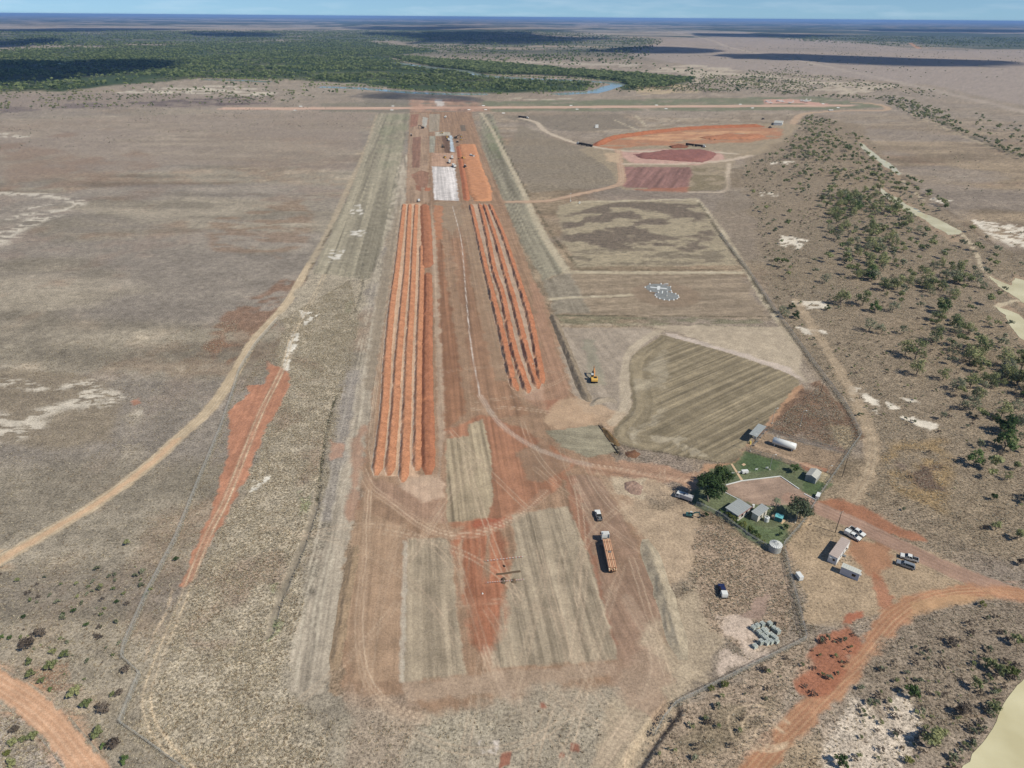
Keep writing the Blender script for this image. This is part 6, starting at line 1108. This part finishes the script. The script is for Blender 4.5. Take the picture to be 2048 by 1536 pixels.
# poles
def pole(px, h, mat, label, cross=True, r=.13, lamp=False):
    p = G(*px); e = empty('utility_pole' if not lamp else 'light_pole', (p[0], p[1], 0)); MB().cyl((0, 0, 0), (0, 0, h), r, r * .65, 8).put('pole', mat, e)
    if cross:
        c = MB().box(-1.1, 1.1, -.06, .06, h - .55, h - .42).put('crossarm', TIMBER, e); c.rotation_euler = (0, 0, .6)
        for x in (-1.0, -.4, .4, 1.0): MB().cyl((x, 0, h - .42), (x, 0, h - .25), .05, n=6).put('insulator', WHITE, c)
    if lamp:
        c = MB().cyl((0, 0, h - .1), (.9, 0, h + .1), .05, n=6).put('lamp_arm', GALV, e); MB().box(.8, 1.35, -.14, .14, h + .05, h + .17).put('lamp_head', WHITE, c); MB().cyl((0, 0, 0), (0, 0, .35), .32, n=10).put('footing', CONC, e)
    tag(e, label, 'pole'); return e
pole((1670.5, 1065), 9, MAT((84, 72, 62), .9, 0, .1), 'dark timber power pole behind the cream-roofed hut')
pole((1684, 954), 9.4, MAT((78, 68, 60), .9, 0, .1), 'dark timber power pole outside the fence right of the gable shed')
pole((1639.5, 793), 9.5, MAT((84, 74, 66), .9, 0, .1), 'dark timber power pole in the top corner of the tank yard')
pole((1500.5, 902.5), 8, GALV, 'galvanised light pole beside the fuel canopy', False, .1, True); pole((1543.5, 847), 7.5, GALV, 'galvanised light pole above the fuel canopy', False, .1, True); pole((1600, 852), 7.5, GALV, 'galvanised light pole in the brown grass of the tank yard', False, .1, True); pole((1539, 940), 7.0, GALV, 'galvanised light pole in the middle of the lawn', False, .1, True)
pole((1590, 1046), 5.5, GALV, 'galvanised light pole on the lawn below the olive tree', False, .09, True); pole((1541, 1017), 4.2, GALV, 'thin pale pole beside the smaller grey-roofed house', False, .06, True); pole((1654.5, 945), 3.0, GALV, 'short pole with white box behind the gable shed', False, .06, True)
# wires between the three timber poles
def wires(pa, pb, za, zb, label):
    a, b = G(*pa), G(*pb); m_ = MB()
    for k in (-.8, 0, .8):
        pts = [Vector((a[0] + (b[0] - a[0]) * t_ + k * .8, a[1] + (b[1] - a[1]) * t_ + k * .5, za + (zb - za) * t_ - 1.1 * 4 * t_ * (1 - t_))) for t_ in np.linspace(0, 1, 11)]
        for q0, q1 in zip(pts[:-1], pts[1:]): m_.cyl(q0, q1, .012, n=4, cap=False)
    tag(m_.put('power_line', BLACK), label, 'power line')
wires((1670.5, 1065), (1684, 954), 8.8, 9.2, 'power line between the hut pole and the pole by the gable shed'); wires((1684, 954), (1639.5, 793), 9.2, 9.3, 'power line between the gable shed pole and the yard corner pole')
# crates of blocks
def crate_kind(v):
    m_ = MB(); s_ = .52; h = [1.2, 1.0, 1.45][v]
    for x in (-s_, s_):
        for y in (-s_, s_): m_.box(x - .05, x + .05, y - .05, y + .05, 0, h)
    for z in np.linspace(.12, h - .05, 4):
        for k in (-s_, s_): m_.box(-s_ + .05, s_ - .05, k - .03, k + .03, z - .05, z + .05); m_.box(k - .03, k + .03, -s_ + .05, s_ - .05, z - .05, z + .05)
    f_ = m_.mesh('frame', MAT((222, 230, 222), .6, 0, .08)); t_ = MB().box(-.05, .05, -.55, .55, 0, .045).mesh('slat', MAT((226, 232, 226), .6, 0, .06)); c_ = MB().box(-.42, .42, -.42, .42, .08, h - .18).mesh('contents', MAT((58, 64, 60), .8, 0, .15)); return f_, t_, c_, h
CR = [crate_kind(v) for v in range(3)]
crp = [(400, 600, 0, 0), (525, 520, 1, 0), (665, 500, 2, 0), (900, 470, 0, 0), (1035, 600, 1, 0), (1145, 715, 2, 0), (575, 735, 0, 1), (700, 690, 2, 1), (790, 660, 1, 1), (690, 850, 0, 1), (810, 810, 2, 1), (800, 945, 0, 1), (945, 800, 1, 1), (1010, 870, 0, 1), (1065, 935, 2, 1), (625, 1040, 2, 1), (940, 1020, 0, 1), (810, 1050, 1, 1), (450, 1150, 1, 0), (1110, 1000, 1, 1)]
for i, (x, y, v, st) in enumerate(crp):
    p = G(1480 + x / 15.36, 1220 + y / 15.36); f_, t_, c_, h = CR[v]; e = empty('slatted_crate', (p[0], p[1], .03), math.radians(28) + random.uniform(-.12, .12)); link('frame', f_, e); link('contents', c_, e)
    for k in range(5): link('slat', t_, e, (-.46 + k * .23, 0, h + .003))
    tag(e, 'pale slatted crate in the tight cluster on the grass inside the fence corner' if st else 'pale slatted crate standing apart round the edge of the cluster by the fence corner', 'crate', 'pale slatted crates in the cluster' if st else 'pale slatted crates round the cluster')
p = G(1549, 1250); e = empty('drum', (p[0], p[1], 0)); MB().cyl((0, 0, 0), (0, 0, .9), .45, n=16).put('body', BLACK, e); MB().cyl((0, 0, .9), (0, 0, .95), .47, n=16).put('lid', BLACK, e); tag(e, 'black round drum at the far corner of the crate cluster', 'drum')
# ------------------------------------------------------------------ fences
MESHM, t, b = nodes('chain_link_mesh'); tr = N(t, 'ShaderNodeBsdfTransparent'); ms = N(t, 'ShaderNodeMixShader'); ms.inputs[0].default_value = .24; b.inputs['Base Color'].default_value = (*A(206, 202, 194), 1); b.inputs['Metallic'].default_value = 0; b.inputs['Roughness'].default_value = .6
_out = [x for x in t.nodes if x.type == 'OUTPUT_MATERIAL'][0]; t.links.new(tr.outputs[0], ms.inputs[1]); t.links.new(b.outputs[0], ms.inputs[2]); t.links.new(ms.outputs[0], _out.inputs[0])
POST = MB().cyl((0, 0, 0), (0, 0, 1.9), .045, n=6).mesh('post', GALV)
def fence(px, label, span=4.2, h=1.75, weeds=True, sm=False, mx_=280):
    P = W(px); P = smooth(P) if sm else P; d = np.r_[0, np.cumsum(np.hypot(*np.diff(P, axis=0).T))]; n = min(mx_, max(2, int(d[-1] / span))); s = np.unique(np.r_[np.linspace(0, d[-1], n), d[1:-1] if not sm else []]); X, Y = np.interp(s, d, P[:, 0]), np.interp(s, d, P[:, 1]); e = empty('chain_link_fence', (X[0], Y[0], 0)); x0, y0 = X[0], Y[0]
    for x, y in zip(X, Y): link('post', POST, e, (x - x0, y - y0, -.05))
    for i in range(len(X) - 1):
        a, c = Vector((X[i] - x0, Y[i] - y0, 0)), Vector((X[i + 1] - x0, Y[i + 1] - y0, 0)); v = [a + Vector((0, 0, .05)), c + Vector((0, 0, .05)), c + Vector((0, 0, h)), a + Vector((0, 0, h))]
        dn = (c - a).normalized(); nn2 = Vector((-dn.y, dn.x, 0)) * .35; v += [c + Vector((0, 0, h + .3)) + nn2, a + Vector((0, 0, h + .3)) + nn2]
        link('mesh_panel', mesh('mesh_panel', v, [(0, 1, 2, 3), (3, 2, 4, 5)], MESHM), e)
    r = MB()
    for i in range(len(X) - 1): r.cyl((X[i] - x0, Y[i] - y0, h), (X[i + 1] - x0, Y[i + 1] - y0, h), .03, n=5, cap=False)
    r.put('top_rail', GALV, e); tag(e, label, 'fence'); return e
FR1 = [(1440, 470), (1500, 548), (1548, 620), (1615, 712), (1690, 812), (1721, 872), (1642, 988)]
FR2 = [(1634, 1000), (1608, 1044), (1566, 1092), (1578, 1150), (1594, 1210), (1611, 1281), (1480, 1346), (1350, 1411), (1326, 1440), (1310, 1470)]
FL = [(395, 1560), (300, 1490), (242, 1450), (262, 1400), (282, 1352), (246, 1318), (252, 1290), (300, 1182), (352, 1082), (400, 962), (442, 860), (465, 792), (480, 742), (512, 690), (556, 640)]
fence(FR1, 'chain-link perimeter fence along the right side of the fields and tank yard', 5.0); fence(FR2, 'chain-link fence from the compound gate round the crate yard corner', 3.6); fence(FL, 'chain-link perimeter fence beside the left-hand dirt road', 4.2)
fence([(1690, 906), (1600, 884), (1545, 866), (1530, 858)], 'fence between the brown grass and the fuel tank', 4.5); fence([(1664, 968), (1600, 936), (1560, 922), (1492, 902)], 'fence between the fuel tank yard and the lawn', 4.5); fence([(1392, 1012), (1440, 1034), (1498, 1078), (1540, 1102)], 'low fence along the hedge below the houses', 3.5)
# weeds caught in the fences
wp = []
for F_ in (FR1, FR2, FL):
    P = W(F_); d = np.r_[0, np.cumsum(np.hypot(*np.diff(P, axis=0).T))]; s = RNG.uniform(0, d[-1], int(d[-1] * 5)); wp.append(np.stack([np.interp(s, d, P[:, 0]) + RNG.normal(0, .35, len(s)), np.interp(s, d, P[:, 1]) + RNG.normal(0, .35, len(s))], -1))
wp = np.vstack(wp); scatter('fence_line_weeds', wp, RNG.uniform(.6, 1.4, len(wp)), [tuft(8, STRAW3), tuft(9, STRAW3)], 'grey weeds grown along the fence lines', 'weeds')
# ------------------------------------------------------------------ wind circle, signal area, barrier tape
def disc(c, r, z, mat, name, label, cat, n=40):
    m_ = MB(); m_.v = [(c[0] + r * math.cos(t_), c[1] + r * math.sin(t_), z) for t_ in np.linspace(0, 6.2832, n, endpoint=False)]; m_.f = [tuple(range(n))]; tag(m_.put(name, mat), label, cat)
DG = MAT((134, 136, 136), .95, 0, .18, scale=.5); WD = G(1333.5, 592)
rr_ = (G(1356, 592) - G(1310, 592))[0] / 2
disc(WD, rr_ * .99, .06, DG, 'wind_circle', 'dark gravel circle ringed by white markers round the windsock', 'gravel circle')
MK = MB().cyl((0, 0, 0), (0, 0, .6), .6, .25, 12).mesh('marker_cone', WHITE)
for i in range(15):
    a = 6.2832 * i / 15 + .1; o = link('marker_cone', MK, None, (WD[0] + rr_ * math.cos(a), WD[1] + rr_ * math.sin(a), .02)); tag(o, 'white cone marker in the ring round the windsock circle', 'marker', 'white cones ringing the windsock circle')
SG = G(1317, 576.5); disc(SG, 8.0, .05, DG, 'signal_pad', 'dark gravel pad under the white signal cross', 'gravel pad')
m_ = MB().box(-5.2, 5.2, -.75, .75, 0, .25); m_.box(-.9, .9, -3.4, -.752, 0, .248).box(-.9, .9, .752, 3.4, 0, .248); o = m_.put('signal_cross', WHITE, None, (SG[0], SG[1], .06), -.25); tag(o, 'flat white signal cross on the gravel pad', 'ground signal')
for i in range(7):
    a = 6.2832 * i / 7 + .3; o = link('marker_cone', MK, None, (SG[0] + 8.4 * math.cos(a), SG[1] + 8.4 * math.sin(a), .02)); tag(o, 'white cone marker in the ring round the signal cross', 'marker', 'white cones ringing the signal cross')
e = empty('windsock', (WD[0], WD[1], .06)); MB().cyl((0, 0, 0), (0, 0, 8), .12, .08, 8).put('mast', WHITE, e); MB().cyl((0, 0, 7.7), (-2.6, .8, 7.3), .45, .2, 12, False).put('sock', WHITE, e); MB().cyl((0, 0, 0), (0, 0, .3), .5, n=10).put('footing', CONC, e); tag(e, 'white windsock mast in the middle of the gravel circle', 'windsock')
ws = G(1141, 403); e = empty('weather_mast', (ws[0], ws[1], 0)); MB().cyl((0, 0, 0), (0, 0, 8), .12, .06, 6).put('mast', WHITE, e); MB().box(-.5, .5, -.1, .1, 7.4, 7.6).put('sensor_arm', WHITE, e); MB().box(-.5, .5, -.5, .5, 0, 1.2).put('cabinet', WHITE, e); tag(e, 'thin white weather mast in the small fenced plot', 'mast')
small_box('instrument_box', (1159, 407), 1.4, 1.2, 1.6, 0, WHITE, 'white instrument box right of the weather mast', 'instrument box')
small_box('instrument_box', (1193, 255.5), 5, 3, 4.5, .2, WHITE, 'white cabin alone in the field beyond the pit', 'cabin')
def tape(px, label, n):
    a, b = G(*px[0]), G(*px[1]); L = np.hypot(*(b - a)[:2]); e = empty('barrier_tape', (a[0], a[1], .03), heading(a, b)); m_ = MB().box(0, .03, -.02, .02, 0, .6).mesh('stake', WHITE); k_ = MB().box(0, L / n * .5, -.03, .03, .42, .62)
    for i in range(n + 1): link('stake', m_, e, (L * i / n, 0, 0))
    me = k_.mesh('flag', MAT((240, 130, 100), .6, 0, .03)); me2 = MB().box(0, L / n * .5, -.03, .03, .42, .62).mesh('flag', WHITE)
    for i in range(n): link('flag', me, e, (L * i / n + .04, 0, 0)); link('flag', me2, e, (L * i / n + .04 + L / n * .5, 0, 0))
    tag(e, label, 'barrier tape')
tape([(972, 1167.5), (1048, 1161)], 'orange and white barrier tape in front of the dark spoil heaps', 16); tape([(971, 1124), (1046, 1115.5)], 'pale barrier tape beyond the shallow trench', 12)
p = G(965, 1187.5); o = MB().cyl((0, 0, 0), (0, 0, .35), .28, .1, 10).put('survey_cone', WHITE, None, (p[0], p[1], .05)); tag(o, 'white survey cone at the edge of the red streak', 'marker')
P_ = smooth(W([(992, 1145), (1010, 1143.5), (1024, 1141), (1040, 1139)]), .5)
def trench(P, wd, label):
    m_ = MB(); n = len(P); t_ = np.gradient(P, axis=0); t_ /= np.hypot(t_[:, 0], t_[:, 1])[:, None]; nr = np.stack([-t_[:, 1], t_[:, 0]], -1) * wd / 2
    for p, q in zip(P, nr): m_.v += [(p[0] - q[0], p[1] - q[1], .10), (p[0] - q[0] * 1.8, p[1] - q[1] * 1.8, .15), (p[0] - q[0] * 3, p[1] - q[1] * 3, .06)]
    for i in range(n - 1):
        for k in range(2): a = i * 3 + k; m_.f.append((a, a + 1, a + 4, a + 3))
    tag(m_.put('trench_spoil', MAT((104, 82, 62), .95, 0, .2)), label, 'spoil ridge')
trench(P_, .8, 'thin dark ridge of trench spoil between the two barrier tapes')
flat('sump_pit', [(1005, 1130), (1010, 1131), (1011, 1134), (1007, 1134.5)], .0, .09, MAT((30, 20, 16), .95, 0, .1), 'small dark pit beyond the trench spoil', 'pit')
flat('trench_bed', [(1195.5, 850.5), (1198, 850.2), (1237.5, 905.5), (1234, 906.5)], -.3, .10, MAT((38, 33, 28), .95, 0, .2), 'narrow straight dark trench beside the ploughed field', 'trench')
# ------------------------------------------------------------------ far machines on the strip
def rigid_truck(px, rz, label, body=WHITE, kind='tipper', s=1.0):
    p = G(*px); e = empty('work_truck', (p[0], p[1], .05), rz); e.scale = (s, s, s); c = MB().prism([(2.3, .8), (4.2, .8), (4.25, 1.7), (3.9, 2.9), (2.3, 3.0)], -1.2, 1.2).put('cab', WHITE, e); MB().box(4.1, 4.28, -1.05, 1.05, 1.7, 2.5).put('windscreen', GLASS, c); MB().box(-4.2, 4.0, -.45, .45, .6, .95).put('chassis', BLACK, e)
    if kind == 'tanker': MB().cyl((-4.1, 0, 2.15), (2.0, 0, 2.15), 1.15, n=16).put('water_tank', body, e)
    else: b_ = MB().box(-4.2, 2.0, -1.25, 1.25, .98, 1.15); b_.box(-4.2, 2.0, -1.25, -1.15, 1.15, 2.6).box(-4.2, 2.0, 1.15, 1.25, 1.15, 2.6).box(-4.2, -4.1, -1.15, 1.15, 1.15, 2.6).box(1.9, 2.0, -1.15, 1.15, 1.15, 2.9); b_.put('tipper_body', body, e)
    for x in (3.2, -1.9, -3.2):
        for y in (-1.0, 1.0): wheel(e, x, y, .5, .4)
    tag(e, label, 'truck'); return e
def roller(px, rz, label, mat=YELLOW, s=1.0):
    p = G(*px); e = empty('road_roller', (p[0], p[1], .05), rz); e.scale = (s, s, s); MB().cyl((1.9, -1.05, .78), (1.9, 1.05, .78), .78, n=18).put('drum', STEEL, e); MB().box(1.0, 2.8, -1.25, -1.1, .6, .95).box(1.0, 2.8, 1.1, 1.25, .6, .95).box(.8, 1.05, -1.25, 1.25, .6, .95).put('drum_frame', mat, e); MB().prism([(-2.8, .8), (.7, .8), (.7, 1.5), (-1.2, 1.7), (-2.8, 1.5)], -.95, .95).put('body', mat, e); MB().box(-1.0, .5, -.8, .8, 1.6, 2.9, .1, .08).put('cab', GLASS, e); MB().box(-1.1, .6, -.9, .9, 2.9, 3.0).put('cab_roof', WHITE, e)
    for y in (-.9, .9): wheel(e, -1.6, y, .75, .5)
    tag(e, label, 'roller'); return e
def grader(px, rz, label):
    p = G(*px); e = empty('road_grader', (p[0], p[1], .05), rz); MB().box(-4.3, -1.3, -1.0, 1.0, 1.0, 2.2, .1, .1).put('engine_hood', YELLOW, e); MB().box(-1.3, .2, -.85, .85, 1.2, 3.1, .1, .08).put('cab', GLASS, e); MB().box(-1.4, .3, -.9, .9, 3.1, 3.2).put('cab_roof', YELLOW, e); MB().hexa([(.1, -.2, 1.5), (4.4, -.15, 1.2), (4.4, .15, 1.2), (.1, .2, 1.5)], [(.1, -.2, 2.0), (4.4, -.15, 1.55), (4.4, .15, 1.55), (.1, .2, 2.0)]).put('main_frame', YELLOW, e); bl = MB().box(1.2, 1.35, -1.9, 1.9, .1, .75).put('blade', STEEL, e); bl.rotation_euler = (0, 0, 0)
    for x in (3.9, -1.9, -3.4):
        for y in (-1.0, 1.0): wheel(e, x, y, .65, .4)
    tag(e, label, 'grader'); return e
SD = STRIP
rigid_truck((891, 235.5), SD - .2, 'white truck farthest up the strip, just short of the old runway')
excavator('excavator', G(845, 257), SD + 1.6, 1.1, MAT((60, 54, 48), .6, 0, .1), 'dark excavator at the far left of the strip', False)
roller((822.5, 272), SD, 'small dark roller at the far left edge of the strip', MAT((70, 60, 50), .6, 0, .1))
roller((883, 267), SD + 1.5, 'yellow roller beside the top of the wet pale strip'); grader((894, 276), SD, 'grader on the wet pale strip, upper machine of two'); rigid_truck((897.5, 281), SD + .1, 'white tipper truck on the wet pale strip below the grader', s=.95)
excavator('excavator', G(912, 277), SD - 1.4, 1.1, MAT((70, 60, 44), .6, 0, .1), 'dark excavator right of the wet pale strip', False); roller((922.8, 274), SD, 'yellow and white roller right of the dark excavator, upper of two', s=.9); roller((922.4, 280), SD, 'yellow and white roller right of the dark excavator, lower of two', s=.9); roller((914.8, 285), SD + .8, 'small dark roller below the dark excavator', MAT((60, 52, 46), .6, 0, .1), .8)
excavator('excavator', G(886.5, 295), SD + .3, .95, MAT((88, 72, 50), .6, 0, .1), 'brown excavator in the dark cut left of the wet pale strip', False); roller((889.6, 316), SD + .2, 'yellow roller above the white pad, left of the trucks')
rigid_truck((904.5, 317), SD, 'white tipper truck, uppermost of the group above the white pad', kind='tipper'); rigid_truck((899, 326), SD, 'white water tanker in the group above the white pad', kind='tanker', s=1.1); rigid_truck((908, 334), SD + .25, 'white truck at the top right corner of the white pad', s=1.1); grader((923.7, 318.5), SD + 1.4, 'pale grader crossing the left edge of the orange platform'); rigid_truck((944, 314), SD + .5, 'pale grey truck on the orange platform', MAT((190, 190, 188), .6, 0, .06)); roller((930.3, 335.5), SD - .6, 'dark roller on the lower left of the orange platform', MAT((40, 44, 54), .6, 0, .1), 1.1)
e_ = ute((837, 397), (838.6, 404), WHITE, 'canopy', 'white pickup at the head of the left-hand windrows'); e_.scale = (1.15,) * 3
def road_train(px0, px1, label, ntr, bodym):
    a, b = G(*px0, 1.5), G(*px1, 1.5); L = np.hypot(*(b - a)[:2]); e = empty('road_train', (b[0], b[1], .08), heading(a, b)); c = MB().prism([(-3.4, .9), (-.4, .9), (0, 1.0), (0, 1.9), (-1.2, 2.1), (-1.6, 3.1), (-3.4, 3.2)], -1.22, 1.22).put('cab', WHITE, e); MB().hexa([(-1.24, -1.0, 2.12), (-1.14, -1.0, 2.12), (-1.14, 1.0, 2.12), (-1.24, 1.0, 2.12)], [(-1.62, -1.0, 3.0), (-1.52, -1.0, 3.0), (-1.52, 1.0, 3.0), (-1.62, 1.0, 3.0)]).put('windscreen', GLASS, c); tl = (L - 4.2) / ntr
    for k in range(ntr):
        x1 = -3.9 - k * tl; x0 = x1 - tl + 1.0; t_ = MB().hexa([(x0 + .3, -1.0, 1.2), (x1 - .3, -1.0, 1.2), (x1 - .3, 1.0, 1.2), (x0 + .3, 1.0, 1.2)], [(x0, -1.25, 2.9), (x1, -1.25, 2.9), (x1, 1.25, 2.9), (x0, 1.25, 2.9)]).put('trailer', bodym, e); MB().box(x0 + .2, x1 - .2, -.4, .4, .7, 1.1).put('chassis', BLACK, t_)
        for x in (x0 + 1.0, x0 + 2.3, x1 - 1.2):
            for y in (-1.0, 1.0): wheel(e, x, y, .5, .4)
        if k < ntr - 1: MB().cyl((x0 - 1.1, 0, .9), (x0 + .1, 0, .9), .08, n=6).put('drawbar', STEEL, e)
    for x in (-1.2, -3.0):
        for y in (-1.0, 1.0): wheel(e, x, y, .5, .4)
    MB().box(-3.9, 0, -.4, .4, .6, .9).put('chassis', BLACK, e); tag(e, label, 'road train')
DKT = MAT((52, 46, 44), .7, 0, .15); road_train((1186, 292), (1154, 286), 'dark road train with white cab at the left end of the pit haul road', 3, DKT); road_train((1370, 288), (1411, 293), 'road train with two dark trailers inside the borrow pit', 2, MAT((70, 52, 40), .8, 0, .15)); road_train((1036, 233), (1057, 235.5), 'dark road train with white cab where the haul road starts', 2, DKT)
roller((1540, 256), .4, 'dark loader at the right end of the borrow pit face', MAT((60, 50, 44), .6, 0, .1)); roller((1526, 239), .4, 'dark roller left of the white machinery shed', MAT((60, 40, 36), .6, 0, .1)); rigid_truck((1560, 250), .1, 'white truck in front of the white machinery shed'); rigid_truck((1661, 222), .2, 'white truck on the loop road beyond the runway end')
# ------------------------------------------------------------------ parked light planes and runway markers
def plane(px, rz, label, s=1.0):
    p = G(*px); e = empty('light_aircraft', (p[0], p[1], .1), rz); e.scale = (s, s, s); m_ = MB(); n = 12; st = [(-6, .12, 2.0), (-4, .35, 1.75), (-1, .75, 1.55), (1.5, .8, 1.5), (3.2, .6, 1.4), (4.2, .3, 1.35)]
    for x, r, z in st: m_.v += [(x, r * math.cos(t_), z + r * math.sin(t_)) for t_ in np.linspace(0, 6.2832, n, endpoint=False)]
    for k in range(len(st) - 1): m_.f += [(k * n + i, k * n + (i + 1) % n, (k + 1) * n + (i + 1) % n, (k + 1) * n + i) for i in range(n)]
    m_.f += [tuple(range(n)), tuple(range(len(m_.v) - n, len(m_.v)))]; m_.put('fuselage', WHITE, e, sm=True); MB().hexa([(.2, -7.2, 2.3), (1.3, -7.2, 2.3), (1.3, 7.2, 2.3), (.2, 7.2, 2.3)], [(.3, -7.2, 2.45), (1.2, -7.2, 2.45), (1.2, 7.2, 2.45), (.3, 7.2, 2.45)]).put('wing', WHITE, e)
    MB().prism([(-6.3, 2.0), (-4.8, 2.0), (-5.7, 4.0), (-6.6, 4.0)], -.08, .08).put('tail_fin', WHITE, e); MB().box(-6.4, -5.4, -2.4, 2.4, 2.1, 2.2).put('tailplane', WHITE, e); MB().box(1.9, 2.9, -.6, .6, 1.75, 2.15, .1, .1, .3).put('windscreen', GLASS, e); MB().box(4.2, 4.25, -1.1, 1.1, 1.3, 1.4).put('propeller', BLACK, e)
    for x, y in ((3.0, 0), (.2, -1.3), (.2, 1.3)): wheel(e, x, y, .35, .2); MB().cyl((x, y, .35), (x, y * .4, 1.2), .06, n=6).put('gear_strut', STEEL, e)
    tag(e, label, 'aircraft')
for px, rz, s, lb in (((1534, 204.5), 2.9, 1.1, 'leftmost white light plane on the far apron'), ((1541, 207.5), .1, 1.1, 'white light plane nearest the runway at the left of the apron'), ((1557, 203.5), 3.0, 1.2, 'white light plane parked at the back of the apron'), ((1564, 205), .2, 1.1, 'white light plane just right of the one at the back of the apron'), ((1580, 207), 3.5, 1.2, 'white light plane alone in the middle of the apron'), ((1605, 203.5), 3.4, 1.5, 'bigger white plane, left one of the pair right of the apron'), ((1613, 204.8), 3.4, 1.5, 'bigger white plane, right one of the pair right of the apron')): plane(px, rz, lb, s)
GM = MB().prism([(-1.1, 0), (1.1, 0), (0, 1.1)], -2.6, 2.6).mesh('runway_marker', WHITE)
for x, y in ((601.5, 213), (590.6, 221), (786, 212.6), (784, 220.4), (938, 219.9), (971.5, 219.8), (1007, 226.6), (967, 211.8), (1142, 211.5), (1154, 218.9), (1313, 210.6), (1332, 217.9), (1480.6, 209), (1505, 216.4), (1646, 208), (1676, 215.8)):
    o = link('runway_marker', GM, None, G(x, y), math.pi / 2); o.location.z = .05; tag(o, 'white gable marker along the edge of the old runway', 'runway marker', 'white markers along the old runway')
